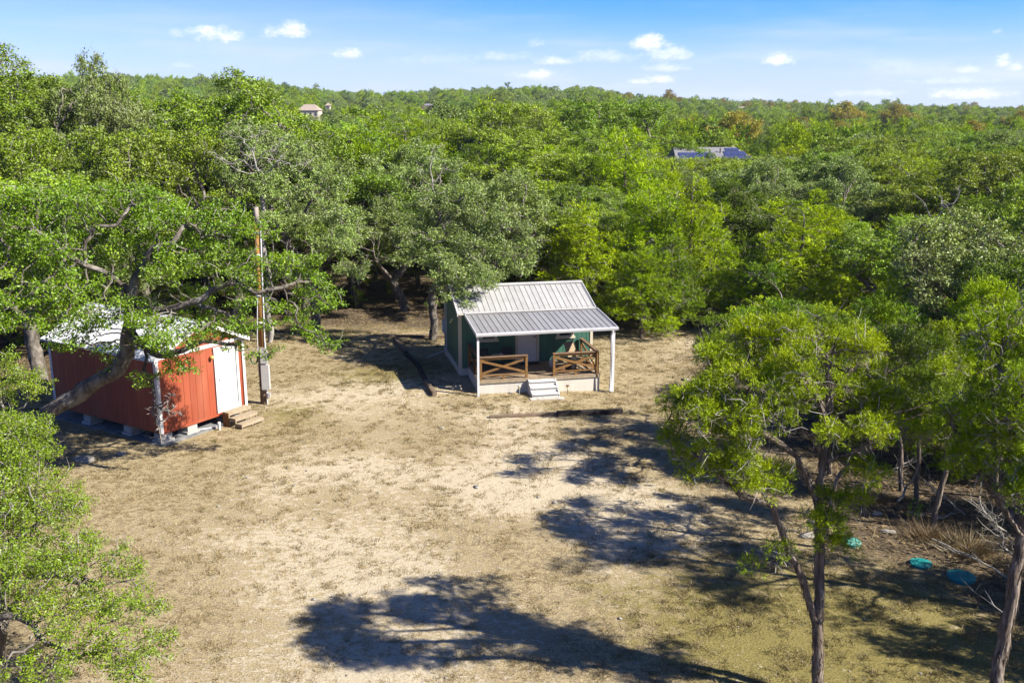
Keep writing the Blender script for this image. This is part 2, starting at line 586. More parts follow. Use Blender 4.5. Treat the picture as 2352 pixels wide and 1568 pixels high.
M["brown_wood"] = paint("brown_wood", (0.10, 0.055, 0.035), 0.2, 10, 0.6, None, 0.1)
M["concrete"] = paint("concrete", (0.29, 0.28, 0.26), 0.12, 9, 0.9, None, 0.4, dirt=(0.22, 0.205, 0.18), rnd=0.08)
M["steps_white"] = paint("steps_white", (0.43, 0.43, 0.42), 0.05, 7, 0.8, None, 0.2, dirt=(0.36, 0.34, 0.31))
M["paver"] = paint("paver", (0.36, 0.335, 0.29), 0.12, 8, 0.9, None, 0.4, rnd=0.12)
M["pad"] = paint("pad", (0.14, 0.145, 0.15), 0.2, 4, 0.9, None, 0.3, dirt=(0.22, 0.21, 0.19))
M["teal_plastic"] = paint("teal_plastic", (0.010, 0.20, 0.195), 0.12, 5, 0.5, None, 0.05, dirt=(0.07, 0.15, 0.12), dscale=3.0)
M["teal_pale"] = paint("teal_pale", (0.075, 0.28, 0.23), 0.15, 5, 0.5, None, 0.05, dirt=(0.24, 0.31, 0.26), dscale=3.0)  # paler, greyer copy of the teal plastic
M["limestone"] = paint("limestone", (0.22, 0.205, 0.18), 0.25, 6, 0.95, None, 0.5, dirt=(0.17, 0.155, 0.13))
M["brass"] = paint("brass", (0.50, 0.33, 0.09), 0.1, 8, 0.4, None, 0, metallic=0.3)
M["lamp_yellow"] = paint("lamp_yellow", (0.55, 0.50, 0.22), 0.1, 8, 0.5, None, 0)
M["green_hose"] = paint("green_hose", (0.02, 0.09, 0.05), 0.1, 8, 0.4, None, 0)
M["mat_rubber"] = paint("mat_rubber", (0.03, 0.03, 0.032), 0.2, 30, 0.95, None, 0.3)
M["shingle_tan"] = paint("shingle_tan", (0.25, 0.205, 0.165), 0.12, 1.2, 0.9, None, 0.2)
M["shingle_grey"] = paint("shingle_grey", (0.14, 0.14, 0.15), 0.1, 1.2, 0.9, None, 0.2)
M["stucco"] = paint("stucco", (0.38, 0.34, 0.27), 0.06, 2, 0.9, None, 0.1)
M["cactus"] = paint("cactus", (0.07, 0.095, 0.055), 0.15, 8, 0.6, None, 0.2)


def simple_glass(name, c, rough=0.08):
    m, nt, N, L = new_mat(name)
    p = N("ShaderNodeBsdfPrincipled")
    o = N("ShaderNodeOutputMaterial")
    L(p.outputs[0], o.inputs[0])
    L(ramp(nt, noise(nt, 3, 3), [(0.35, tuple(x * 0.8 for x in c)), (0.7, c)]), p.inputs["Base Color"])
    p.inputs["Roughness"].default_value = rough
    p.inputs["Specular IOR Level"].default_value = 0.6
    return m


M["glass"] = simple_glass("glass", (0.045, 0.05, 0.052))
M["solar"] = simple_glass("solar", (0.035, 0.045, 0.115), 0.2)


# ------------------------------------------------------------------ terrain
AZP = np.array([-2000, 0, 300, 560, 700, 850, 1000, 1200, 1350, 1450, 1700, 2000, 2352, 4400], float)
AZY = np.array([205, 208, 208, 208, 224, 236, 230, 222, 221, 238, 250, 259, 265, 268], float)
CLEAR = np.array([(-9.3, -10), (-9.6, 12), (-10.2, 18), (-13.2, 24), (-16.5, 28.5), (-19.5, 35), (-16, 40), (-14, 46.5), (-9.5, 48), (-5, 47.5), (-3.0, 46), (3, 46.5), (9, 47.5), (12.6, 50),
                  (13.0, 45), (8.8, 41), (7.6, 37.5), (8.0, 30), (8.6, 26), (9.6, 21.5), (11.5, 17), (11.5, -10)])


def hill(x, y):
    x, y = np.asarray(x, float), np.asarray(y, float)
    d = np.hypot(x, y)
    az = np.arctan2(x, np.maximum(y, 1e-3))
    p = 1176 + FOC * 1.0277 * np.tan(np.clip(az, -1.1, 1.1))
    yy = np.interp(p, AZP, AZY)
    e = (262 - yy) / FOC
    far = CAM_H + e * 950 - 6.5
    near = np.interp(p, [0, 600, 1200, 1700, 2400], [4.6, 3.6, 2.8, 1.0, 0.6])
    h = near * smooth(48, 120, d) * np.exp(-d / 900) + far * smooth(170, 950, d) ** 1.2
    h = h + 0.9 * np.sin(x * 0.021 + 1.3) * np.sin(y * 0.017) * smooth(150, 400, d)
    h = h - (d > 980) * (d - 980) * 0.035
    front = (y > 0)
    h = h * smooth(-20, 40, y) + 0.0 * front
    h = h + 0.22 * np.exp(-(((x + 2.6) / 3.2) ** 2 + ((y - 39.0) / 3.4) ** 2)) - 0.13 * np.exp(-(((x - 4.6) / 2.6) ** 2 + ((y - 36.0) / 3) ** 2))
    return h


def zg(x, y):
    return float(hill(x, y))


def poly_dist(x, y, poly=CLEAR):
    """signed distance to the clearing's edge, positive inside"""
    x, y = np.asarray(x, float), np.asarray(y, float)
    best = np.full(x.shape, 1e9)
    inside = np.zeros(x.shape, bool)
    n = len(poly)
    for i in range(n):
        ax, ay = poly[i]
        bx, by = poly[(i + 1) % n]
        ex, ey = bx - ax, by - ay
        t = np.clip(((x - ax) * ex + (y - ay) * ey) / (ex * ex + ey * ey), 0, 1)
        best = np.minimum(best, np.hypot(x - ax - t * ex, y - ay - t * ey))
        if ay != by:
            c = ((ay > y) != (by > y)) & (x < (bx - ax) * (y - ay) / (by - ay) + ax)
            inside ^= c
    return np.where(inside, best, -best)


def vnoise(x, y, s, seed):
    """smooth value noise on a grid of size s"""
    r = np.random.default_rng(seed).random((256, 256))
    x, y = np.asarray(x) / s, np.asarray(y) / s
    xi, yi = np.floor(x).astype(int), np.floor(y).astype(int)
    fx, fy = x - xi, y - yi
    fx, fy = fx * fx * (3 - 2 * fx), fy * fy * (3 - 2 * fy)
    g = lambda i, j: r[i & 255, j & 255]
    return (g(xi, yi) * (1 - fx) + g(xi + 1, yi) * fx) * (1 - fy) + (g(xi, yi + 1) * (1 - fx) + g(xi + 1, yi + 1) * fx) * fy


def gauss(x, y, cx, cy, rx, ry):
    return np.exp(-(((x - cx) / rx) ** 2 + ((y - cy) / ry) ** 2))


def ground_fields(x, y):
    bare = (1.0 * gauss(x, y, -0.2, 27.2, 3.6, 3.0) + 0.6 * gauss(x, y, -5.5, 35.0, 3.5, 2.6) + 0.75 * gauss(x, y, -4.0, 20.5, 3.8, 4.0) + 0.55 * gauss(x, y, 3.5, 23.5, 2.2, 3.0)
            + 0.5 * gauss(x, y, 0.5, 33.0, 3, 1.4) + 0.5 * gauss(x, y, -6.5, 28.0, 2.6, 2.0) + 0.5 * gauss(x, y, -2, 16, 3, 2) + 0.5 * gauss(x, y, 10, 44, 2.6, 5) + 0.5 * gauss(x, y, 2.4, 15.5, 1.2, 1))
    olive = (1.3 * gauss(x, y, 6.5, 17.5, 4.0, 3.8) + 0.8 * gauss(x, y, -5, 38, 3.5, 2.6) + 0.5 * gauss(x, y, 3.0, 33.5, 4, 1.6) + 0.6 * gauss(x, y, -8, 32.5, 2.2, 2.5) + 0.45 * gauss(x, y, -9, 47, 5, 5)
             + 0.6 * gauss(x, y, 8.5, 37, 2.5, 3.5))
    pd = poly_dist(x, y)
    litter = 1 - smooth(-1.0, 1.2, pd + (vnoise(x, y, 1.3, 5) - 0.5) * 2.2)
    bare = np.clip(bare + (vnoise(x, y, 2.3, 6) - 0.5) * 0.5, 0, 1)
    olive = np.clip(olive + (vnoise(x, y, 2.0, 8) - 0.5) * 0.5, 0, 1)
    return bare, olive, litter


def build_ground():
    rad = [0.0]
    r = 2.0
    while r < 9000:
        rad.append(r)
        r += 0.4 if 12 < r < 62 else max(0.6, r * 0.035)
    rad = np.array(rad[1:])
    ang = np.concatenate([np.linspace(-45, 45, 300), np.linspace(45, 315, 91)[1:-1]])
    ang = np.radians(ang)
    A, R = np.meshgrid(ang, rad)
    X, Y = R * np.sin(A), R * np.cos(A)
    Z = hill(X, Y)
    na, nr = len(ang), len(rad)
    V = np.stack([X, Y, Z], -1).reshape(-1, 3)
    i = np.arange(nr - 1)[:, None] * na + np.arange(na)[None, :]
    j = np.arange(nr - 1)[:, None] * na + (np.arange(na)[None, :] + 1) % na
    F = np.stack([i, i + na, j + na, j], -1).reshape(-1, 4)
    V = np.concatenate([V, [[0, 0, 0]]])
    bare, olive, litter = ground_fields(V[:, 0], V[:, 1])
    m, nt, N, L = new_mat("dry_ground")
    p = N("ShaderNodeBsdfPrincipled")
    o = N("ShaderNodeOutputMaterial")
    L(p.outputs[0], o.inputs[0])
    p.inputs["Roughness"].default_value = 0.97
    p.inputs["Specular IOR Level"].default_value = 0.1
    at = {}
    for k in ("bare", "olive", "litter"):
        a = N("ShaderNodeAttribute")
        a.attribute_name = k
        at[k] = a.outputs["Fac"]

    def mth(op, a, b):
        q = N("ShaderNodeMath")
        q.operation = op
        for s, v in enumerate((a, b)):
            if isinstance(v, (int, float)):
                q.inputs[s].default_value = v
            else:
                L(v, q.inputs[s])
        return q.outputs[0]

    def rng(v, a, b, c=0.0, d=1.0):
        q = N("ShaderNodeMapRange")
        q.interpolation_type = "SMOOTHSTEP"
        L(v, q.inputs[0])
        for s, w in ((1, a), (2, b), (3, c), (4, d)):
            q.inputs[s].default_value = w
        return q.outputs[0]
    n_big = noise(nt, 0.5, 5, 0.55)
    n_mid = noise(nt, 2.6, 6, 0.65)
    n_tuft = noise(nt, 4.2, 9, 0.74, (1, 1.3, 1))
    n_fine = noise(nt, 22, 6, 0.7)
    straw = ramp(nt, n_fine, [(0.28, (0.15, 0.113, 0.060)), (0.5, (0.285, 0.232, 0.134)), (0.72, (0.40, 0.342, 0.218))])
    brown = ramp(nt, n_fine, [(0.3, (0.075, 0.053, 0.028)), (0.6, (0.18, 0.137, 0.075)), (0.8, (0.285, 0.228, 0.138))])
    col = mixc(nt, rng(n_tuft, 0.47, 0.58, 0, 0.9), straw, brown)
    green = ramp(nt, n_fine, [(0.3, (0.085, 0.073, 0.018)), (0.55, (0.17, 0.145, 0.042)), (0.8, (0.25, 0.215, 0.08))])
    gm = mth("ADD", at["olive"], mth("MULTIPLY", mth("SUBTRACT", n_mid, 0.5), 1.6))
    col = mixc(nt, rng(gm, 0.25, 0.8, 0, 0.85), col, green)
    dirt = ramp(nt, n_fine, [(0.25, (0.27, 0.215, 0.145)), (0.5, (0.405, 0.349, 0.25)), (0.75, (0.49, 0.436, 0.333))])
    bm_ = mth("ADD", at["bare"], mth("ADD", mth("MULTIPLY", mth("SUBTRACT", n_tuft, 0.5), 3.6), mth("MULTIPLY", mth("SUBTRACT", n_big, 0.5), 0.8)))
    col = mixc(nt, rng(bm_, 0.30, 0.72, 0, 0.92), col, dirt)
    lit = ramp(nt, noise(nt, 6, 9, 0.78, (1, 1.6, 1)), [(0.34, (0.018, 0.013, 0.009)), (0.48, (0.055, 0.041, 0.028)), (0.58, (0.125, 0.094, 0.064)), (0.68, (0.27, 0.23, 0.18))])
    col = mixc(nt, mth("MULTIPLY", at["litter"], rng(n_mid, 0.25, 0.6, 0.7, 1.0)), col, lit)
    L(col, p.inputs["Base Color"])
    h = mth("ADD", mth("MULTIPLY", n_fine, 0.35), mth("MULTIPLY", n_tuft, 0.8))
    L(bump(nt, h, 0.9, 0.10), p.inputs["Normal"])
    g = mesh_np("ground", V, 4, m, tint={"bare": bare, "olive": olive, "litter": litter}, faces=F, smooth_=True)
    # centre fan
    g["kind"] = "structure"
    g["label"] = "dry tan grass and pale caliche of the clearing"
    return g


build_ground()


# ------------------------------------------------------------------ green cabin
CAB_A = math.radians(12.5)
CAB_O = (-1.29, 35.57, 0.0)
cabin = empty("green_cabin", CAB_O, CAB_A, "small dark green board sided cabin with pale metal roof and railed front porch", "cabin")
DZ = 0.605                     # deck height
WU0, WU1, WV0, WV1 = -0.33, 5.30, 2.45, 6.35
EAVE_Z, RIDGE_Z, RIDGE_V = 2.79, 3.545, 4.4
WIN = [(0.60, 1.16, 1.62, 2.28), (3.84, 4.42, 1.60, 2.26)]
DOOR = (2.11, 2.90, DZ + 0.05, 2.56)


def seg_minus(z0, z1, holes):
    segs = [(z0, z1)]
    for a, b in holes:
        nxt = []
        for s, e in segs:
            if b <= s or a >= e:
                nxt.append((s, e))
            else:
                if a > s:
                    nxt.append((s, a))
                if b < e:
                    nxt.append((b, e))
        segs = nxt
    return segs


def build_cabin():
    g = M["green_siding"]
    tr = M["cream_trim"]
    # front wall: backing sheet and boards cut round the openings
    fw = MB()
    fw.box((WU0 + 0.02, WV0 + 0.03, 0.45), (WU1 - 0.02, WV0 + 0.10, 2.78))
    front = fw.build("front_wall", g, cabin)
    openings = [(a - 0.02, b + 0.02, c - 0.02, d + 0.02) for a, b, c, d in WIN] + [(DOOR[0] - 0.08, DOOR[1] + 0.08, 0.3, DOOR[3] + 0.05)]
    w = 0.2035
    u = WU0 + 0.10
    meshes = {}
    while u < WU1 - 0.1:
        u1 = min(u + w, WU1 - 0.08)
        holes = [(c, d) for a, b, c, d in openings if a < u1 - 0.03 and b > u + 0.03]
        for s, e in seg_minus(0.47, 2.76, holes):
            MB().box((u + 0.006, WV0, s), (u1 - 0.006, WV0 + 0.028, e)).build("plank", g, front)
        u = u1
    lw = MB()
    # gable side: backing with the roof's slope
    def ztop(v):
        return RIDGE_Z - abs(v - RIDGE_V) * (RIDGE_Z - EAVE_Z) / (RIDGE_V - 2.2) - 0.05
    poly = [(WU0 + 0.03, WV0 + 0.11, 0.45), (WU0 + 0.03, WV1, 0.45), (WU0 + 0.03, WV1, ztop(WV1)), (WU0 + 0.03, RIDGE_V, ztop(RIDGE_V)), (WU0 + 0.03, WV0 + 0.11, ztop(WV0))]
    lw.prism(poly, (0, 0, 0), (0.06, 0, 0))
    side = lw.build("side_wall", g, cabin)
    v = WV0 + 0.14
    while v < WV1 - 0.05:
        v1 = min(v + w, WV1 - 0.02)
        b = MB()
        b.prism([(WU0, v + 0.006, 0.47), (WU0, v1 - 0.006, 0.47), (WU0, v1 - 0.006, ztop(v1)), (WU0, v + 0.006, ztop(v))] if not (v < RIDGE_V < v1) else
                [(WU0, v + 0.006, 0.47), (WU0, v1 - 0.006, 0.47), (WU0, v1 - 0.006, ztop(v1)), (WU0, RIDGE_V, ztop(RIDGE_V)), (WU0, v + 0.006, ztop(v))], (0, 0, 0), (0.028, 0, 0))
        b.build("plank", g, side)
        v = v1
    rw = MB()
    rw.prism([(WU1 - 0.06, q[1], q[2]) for q in poly], (0, 0, 0), (0.06, 0, 0))
    rw.build("side_wall", g, cabin)
    MB().box((WU0 + 0.1, WV1 - 0.06, 0.45), (WU1 - 0.07, WV1, ztop(WV1))).build("rear_wall", g, cabin)
    # foundation skirt
    sk = MB()
    sk.box((WU0 - 0.03, WV0 - 0.03, -0.6), (0.02, WV0 + 0.2, 0.46))
    sk.box((WU0 - 0.03, WV0 + 0.2, -0.6), (WU0 + 0.05, WV1, 0.46))
    sk.build("foundation_skirt", M["skirt"], cabin)
    MB().box((WU1 - 0.05, WV0 + 0.02, -0.6), (WU1 + 0.03, WV1, 0.46)).build("foundation_skirt", M["skirt"], cabin)
    # corner trims
    for (a, b_) in (((WU0 - 0.025, WV0 - 0.028, 0.463), (WU0 + 0.10, WV0 + 0.001, 2.775)), ((WU0 - 0.026, WV0 - 0.027, 0.463), (WU0 - 0.001, WV0 + 0.13, 2.74)),
                    ((WU1 - 0.09, WV0 - 0.028, 0.463), (WU1 + 0.025, WV0 + 0.001, 2.775)), ((WU1 + 0.001, WV0 - 0.02, 0.463), (WU1 + 0.026, WV0 + 0.12, 2.74)),
                    ((WU0 - 0.026, WV1 - 0.10, 0.463), (WU0 - 0.001, WV1 + 0.02, 2.72))):
        MB().box(a, b_).build("corner_trim", tr, cabin)
    # windows
    for a, b_, c, d in WIN:
        f = MB()
        t = 0.085
        f.box((a - t, WV0 - 0.03, c), (a, WV0 + 0.03, d)).box((b_, WV0 - 0.03, c), (b_ + t, WV0 + 0.03, d)).box((a - t, WV0 - 0.032, d), (b_ + t, WV0 + 0.03, d + t))
        win = f.build("window", tr, cabin)
        MB().box((a - t - 0.05, WV0 - 0.06, c - t), (b_ + t + 0.05, WV0 + 0.03, c - 0.001)).build("sill", tr, win)
        s = MB()
        q = 0.035
        s.box((a + 0.002, WV0 - 0.012, c + 0.002), (a + q, WV0 + 0.03, d - 0.002)).box((b_ - q, WV0 - 0.012, c + 0.002), (b_ - 0.002, WV0 + 0.03, d - 0.002))
        s.box((a + q, WV0 - 0.012, c + 0.002), (b_ - q, WV0 + 0.03, c + q)).box((a + q, WV0 - 0.012, d - q), (b_ - q, WV0 + 0.03, d - 0.002)).box((a + q, WV0 - 0.01, (c + d) / 2 - 0.018), (b_ - q, WV0 + 0.029, (c + d) / 2 + 0.018))
        s.build("sash", M["white_trim"], win)
        MB().box((a + q - 0.01, WV0 + 0.005, c + q - 0.01), (b_ - q + 0.01, WV0 + 0.02, d - q + 0.01)).build("pane", M["glass"], win)
    # door
    a, b_, c, d = DOOR
    dm = MB()
    dm.box((a, WV0 + 0.022, c), (b_, WV0 + 0.06, d))
    door = dm.build("door", M["white_door"], cabin)
    wd = (b_ - a)
    for z0, z1 in ((c + 0.12, c + 0.74), (c + 0.84, c + 1.46), (c + 1.55, d - 0.1)):
        for k in (0, 1):
            x0 = a + 0.11 + k * (wd - 0.11 * 2 + 0.07) / 2
            x1 = x0 + (wd - 0.29) / 2
            p = MB()
            # raised field with a sunk border
            p.box((x0, WV0 + 0.010, z0), (x1, WV0 + 0.021, z0 + 0.02)).box((x0, WV0 + 0.010, z1 - 0.02), (x1, WV0 + 0.021, z1)).box((x0, WV0 + 0.010, z0 + 0.02), (x0 + 0.02, WV0 + 0.021, z1 - 0.02)).box((x1 - 0.02, WV0 + 0.010, z0 + 0.02), (x1, WV0 + 0.021, z1 - 0.02))
            p.box((x0 + 0.06, WV0 + 0.012, z0 + 0.06), (x1 - 0.06, WV0 + 0.021, z1 - 0.06))
            p.build("door_panel", M["white_door"], door)
    MB().box((b_ - 0.085, WV0 - 0.012, c + 1.18), (b_ - 0.025, WV0 + 0.021, c + 1.32)).build("keypad_lock", M["black_metal"], door)
    h = MB()
    h.tube([(b_ - 0.055, WV0 + 0.021, c + 1.0), (b_ - 0.055, WV0 - 0.045, c + 1.0)], 0.025, 10)
    h.tube([(b_ - 0.055, WV0 - 0.045, c + 1.0), (b_ - 0.19, WV0 - 0.05, c + 0.985)], 0.013, 8)
    h.build("handle", M["black_metal"], door)
    fr = MB()
    fr.box((a - 0.11, WV0 - 0.03, DZ), (a - 0.003, WV0 + 0.05, d + 0.10)).box((b_ + 0.003, WV0 - 0.03, DZ), (b_ + 0.11, WV0 + 0.05, d + 0.10)).box((a - 0.003, WV0 - 0.031, d + 0.003), (b_ + 0.003, WV0 + 0.05, d + 0.10))
    fr.build("door_frame", tr, cabin)
    MB().box((a - 0.003, WV0 - 0.06, DZ + 0.001), (b_ + 0.003, WV0 + 0.05, DZ + 0.047)).build("threshold", M["white_trim"], cabin)
    # main roof: standing strips front and back
    rib = 0.2285
    sl = Vector((0, RIDGE_V - 2.2, RIDGE_Z - EAVE_Z))
    ln = sl.length
    sl.normalize()
    nrm = Vector((0, -sl.z, sl.y))

    def strip(u0, u1, p0, p1, mat, parent):
        p0, p1 = Vector(p0), Vector(p1)
        d = (p1 - p0).normalized()
        n = Vector((0, -d.z, d.y))
        if n.z < 0:
            n = -n
        b = MB()
        e = 0.012
        prof = [(u0, 0), (u0 + 0.004, 0.019), (u0 + 0.022, 0.019), (u0 + 0.028, 0.0), (u0 + 0.12, 0.0), (u1, 0.0)]
        prof = [q for q in prof if q[0] <= u1]
        top = [Vector((x, 0, 0)) + n * hh for x, hh in prof]
        bot = [Vector((prof[-1][0], 0, 0)) - n * e, Vector((prof[0][0], 0, 0)) - n * e]
        b.prism([p0 + q for q in top + bot], (0, 0, 0), p1 - p0)
        return b.build("roof_panel", mat, parent)
    RU0, RU1 = -0.42, 5.36
    rf = MB()
    rf.prism([(RU0 + 0.02, 2.2, EAVE_Z - 0.05), (RU0 + 0.02, RIDGE_V, RIDGE_Z - 0.05), (RU0 + 0.02, RIDGE_V * 2 - 2.2, EAVE_Z - 0.05), (RU0 + 0.02, RIDGE_V * 2 - 2.2, EAVE_Z - 0.015), (RU0 + 0.02, RIDGE_V, RIDGE_Z - 0.015), (RU0 + 0.02, 2.2, EAVE_Z - 0.015)],
             (0, 0, 0), (RU1 - RU0 - 0.04, 0, 0))
    roof = rf.build("roof", M["cream_trim"], cabin)
    u = RU0
    while u < RU1 - 0.03:
        u1 = min(u + rib, RU1)
        strip(u, u1, (0, 2.2, EAVE_Z), (0, RIDGE_V, RIDGE_Z), M["roof_metal"], roof)
        strip(u, u1, (0, RIDGE_V * 2 - 2.2, EAVE_Z), (0, RIDGE_V, RIDGE_Z), M["roof_metal"], roof)
        u = u1
    rc = MB()
    for s in (-1, 1):
        rc.prism([(RU0 - 0.01, RIDGE_V, RIDGE_Z + 0.055), (RU0 - 0.01, RIDGE_V + s * 0.17, RIDGE_Z + 0.055 - 0.17 * 0.343), (RU0 - 0.01, RIDGE_V + s * 0.17, RIDGE_Z + 0.035 - 0.17 * 0.343), (RU0 - 0.01, RIDGE_V, RIDGE_Z + 0.035)], (0, 0, 0), (RU1 - RU0 + 0.02, 0, 0))
    rc.build("ridge_cap", M["roof_metal"], roof)
    for uu in (RU0 - 0.02, RU1 - 0.005):
        rk = MB()
        for s in (-1, 1):
            vv = RIDGE_V + s * (RIDGE_V - 2.2)
            rk.prism([(uu, RIDGE_V, RIDGE_Z + 0.05), (uu, vv, EAVE_Z + 0.05), (uu, vv, EAVE_Z - 0.10), (uu, RIDGE_V, RIDGE_Z - 0.10)], (0, 0, 0), (0.025, 0, 0))
        rk.build("rake_trim", M["white_trim"], roof)
    # porch roof
    PU0, PU1 = -0.13, 5.44
    P0, P1 = (0, -0.32, 2.535), (0, 2.27, 2.765)
    sub = MB().prism([(PU0 + 0.02, P0[1] + 0.02, P0[2] - 0.07), (PU0 + 0.02, P1[1] - 0.1, P1[2] - 0.08), (PU0 + 0.02, P1[1] - 0.1, P1[2] - 0.028), (PU0 + 0.02, P0[1] + 0.02, P0[2] - 0.016)], (0, 0, 0), (PU1 - PU0 - 0.04, 0, 0))
    porch = sub.build("porch_roof", M["white_trim"], cabin)
    u = PU0
    while u < PU1 - 0.03:
        u1 = min(u + rib, PU1)
        strip(u, u1, P0, P1, M["roof_metal_dim"], porch)
        u = u1
    for uu in (PU0 - 0.02, PU1 - 0.004):
        MB().prism([(uu, P0[1], P0[2] + 0.035), (uu, P1[1], P1[2] + 0.035), (uu, P1[1], P1[2] - 0.09), (uu, P0[1], P0[2] - 0.09)], (0, 0, 0), (0.024, 0, 0)).build("rake_trim", M["gutter"], porch)
    MB().bar((PU0, 2.205, EAVE_Z + 0.015), (RU1, 2.205, EAVE_Z + 0.015), 0.12, 0.03, up=(0, -0.3, 1)).build("flashing", M["roof_metal"], porch)
    gt = MB()
    gv = P0[1]
    gt.prism([(PU0 - 0.02, gv, 2.545), (PU0 - 0.02, gv - 0.012, 2.43), (PU0 - 0.02, gv - 0.10, 2.43), (PU0 - 0.02, gv - 0.125, 2.50), (PU0 - 0.02, gv - 0.125, 2.55), (PU0 - 0.02, gv - 0.115, 2.55), (PU0 - 0.02, gv - 0.112, 2.505), (PU0 - 0.02, gv - 0.09, 2.442), (PU0 - 0.02, gv - 0.022, 2.442), (PU0 - 0.02, gv - 0.01, 2.545)],
             (0, 0, 0), (PU1 - PU0 + 0.05, 0, 0))
    gt.box((PU0 - 0.024, gv - 0.125, 2.43), (PU0 - 0.02, gv, 2.55)).box((PU1 + 0.03, gv - 0.125, 2.43), (PU1 + 0.034, gv, 2.55))
    gutter = gt.build("gutter", M["gutter"], cabin)
    k = MB()
    for i in range(10):
        uu = PU0 + 0.3 + i * 0.55
        MB().box((uu, gv - 0.115, 2.535), (uu + 0.03, gv + 0.02, 2.547)).build("gutter_strap", M["gutter"], gutter)
    MB().box((PU0 + 0.05, -0.30, 2.41), (PU1 - 0.05, -0.21, 2.46)).build("porch_beam", M["white_trim"], porch)
    # porch posts and downspout
    MB().box((-0.10, -0.295, -0.3), (-0.018, -0.213, 2.41)).build("porch_post", M["gutter"], cabin)
    MB().box((5.28, -0.305, -0.5), (5.38, -0.205, 2.41)).build("porch_post", M["gutter"], cabin)
    ds = MB()
    ds.tube([(5.25, -0.38, 2.43), (5.25, -0.38, 2.36), (5.22, -0.34, 2.2), (5.22, -0.335, 0.10), (5.19, -0.42, -0.02)], 0.045, 8)
    ds.build("downspout", M["gutter"], cabin)
    # deck
    dk = MB().box((0.02, 0.02, 0.40), (4.86, WV0 - 0.03, DZ - 0.036))
    deck = dk.build("deck", M["deck_wood"], cabin)
    nb = 17
    bw = (WV0 - 0.03 + 0.03) / nb
    bm = MB().box((0, 0, 0), (4.90, bw - 0.008, 0.035)).mesh("deck_board", M["deck_wood"])
    for i in range(nb):
        o = link(bpy.data.objects.new("deck_board", bm), deck)
        o.location = (-0.01, -0.03 + i * bw, DZ - 0.035)
    MB().box((-0.012, -0.034, DZ - 0.13), (4.892, -0.004, DZ - 0.036)).build("deck_fascia", M["pale_wood"], deck)
    # skirt boards below the deck
    n = 24
    for i in range(n):
        a0 = 4.88 / n * i
        MB().box((a0 + 0.0012, 0.012, -0.45), (a0 + 4.88 / n - 0.0012, 0.018, DZ - 0.131)).build("skirt_board", M["skirt"], deck)
    MB().box((0.022, 0.0185, -0.45), (4.858, 0.03, DZ - 0.131)).build("deck_skirt", M["skirt"], deck)
    MB().box((0.0, 0.02, -0.45), (0.02, WV0 - 0.04, DZ - 0.04)).build("deck_skirt", M["skirt"], deck)
    MB().box((4.86, 0.02, -0.45), (4.88, WV0 - 0.04, DZ - 0.04)).build("deck_skirt", M["skirt"], deck)
    # railings
    wd_, tp = M["stained_wood"], M["rail_top"]
    RZ = DZ + 0.90

    def panel(p, q):
        r = MB()
        p, q = Vector(p), Vector(q)
        t = (q - p).normalized()
        n_ = Vector((-t.y, t.x, 0))
        ends = []
        for c_ in (p + t * 0.045, q - t * 0.045):
            MB().bar(c_ + Vector((0, 0, DZ + 0.001)), c_ + Vector((0, 0, RZ - 0.02)), 0.09, 0.09, up=n_).build("rail_post", wd_, rail)
        MB().bar(p + Vector((0, 0, RZ)), q + Vector((0, 0, RZ)), 0.14, 0.038).build("top_rail", tp, rail)
        a_, b2 = p + t * 0.09, q - t * 0.09
        MB().bar(a_ + Vector((0, 0, RZ - 0.065)), b2 + Vector((0, 0, RZ - 0.065)), 0.038, 0.085).build("rail", wd_, rail)
        MB().bar(a_ + Vector((0, 0, DZ + 0.17)), b2 + Vector((0, 0, DZ + 0.17)), 0.085, 0.04).build("bottom_rail", wd_, rail)
        m_ = (a_ + b2) / 2
        MB().bar(m_ + Vector((0, 0, DZ + 0.001)), m_ + Vector((0, 0, DZ + 0.149)), 0.08, 0.04, up=n_).build("rail_block", wd_, rail)
        MB().bar(a_ + Vector((0, 0, DZ + 0.24)) + n_ * 0.02, b2 + Vector((0, 0, RZ - 0.15)) + n_ * 0.02, 0.038, 0.085).build("brace", wd_, rail)
        MB().bar(a_ + Vector((0, 0, RZ - 0.15)) - n_ * 0.02, b2 + Vector((0, 0, DZ + 0.24)) - n_ * 0.02, 0.038, 0.085).build("brace", wd_, rail)
    rail = empty("porch_railing")
    rail.parent = cabin
    panel((0.05, 0.05, 0), (1.95, 0.05, 0))
    panel((2.97, 0.05, 0), (4.84, 0.05, 0))
    panel((0.05, 0.14, 0), (0.05, 2.38, 0))
    panel((4.80, 0.14, 0), (4.80, 2.38, 0))
    # bits on the side wall
    MB().prism([(WU0 - 0.11, 3.86, 2.20), (WU0 - 0.11, 4.06, 2.20), (WU0 - 0.16, 4.00, 2.05), (WU0 - 0.16, 3.92, 2.05)], (0, 0, 0), (0.10, 0, 0.05)).build("wall_light", M["lamp_yellow"], cabin)
    MB().box((WU0 - 0.06, 3.06, 0.46), (WU0 - 0.002, 3.16, 0.58)).build("outlet_box", M["white_box"], cabin)
    MB().box((WU0 - 0.16, 5.93, 1.20), (WU0 - 0.002, 6.22, 1.75)).build("electric_panel", M["blue_grey"], cabin)
    MB().tube([(WU0 - 0.06, 5.55, 3.05), (WU0 - 0.06, 5.55, 0.42)], 0.022, 6).build("conduit", M["pvc"], cabin)
    MB().tube([(WU0 - 0.06, 6.1, 1.2), (WU0 - 0.06, 6.1, 0.45), (WU0 - 0.10, 6.05, 0.36), (WU0 - 0.35, 5.9, 0.30), (WU0 - 1.0, 5.4, 0.27)], 0.022, 6).build("conduit", M["pvc"], cabin)


build_cabin()


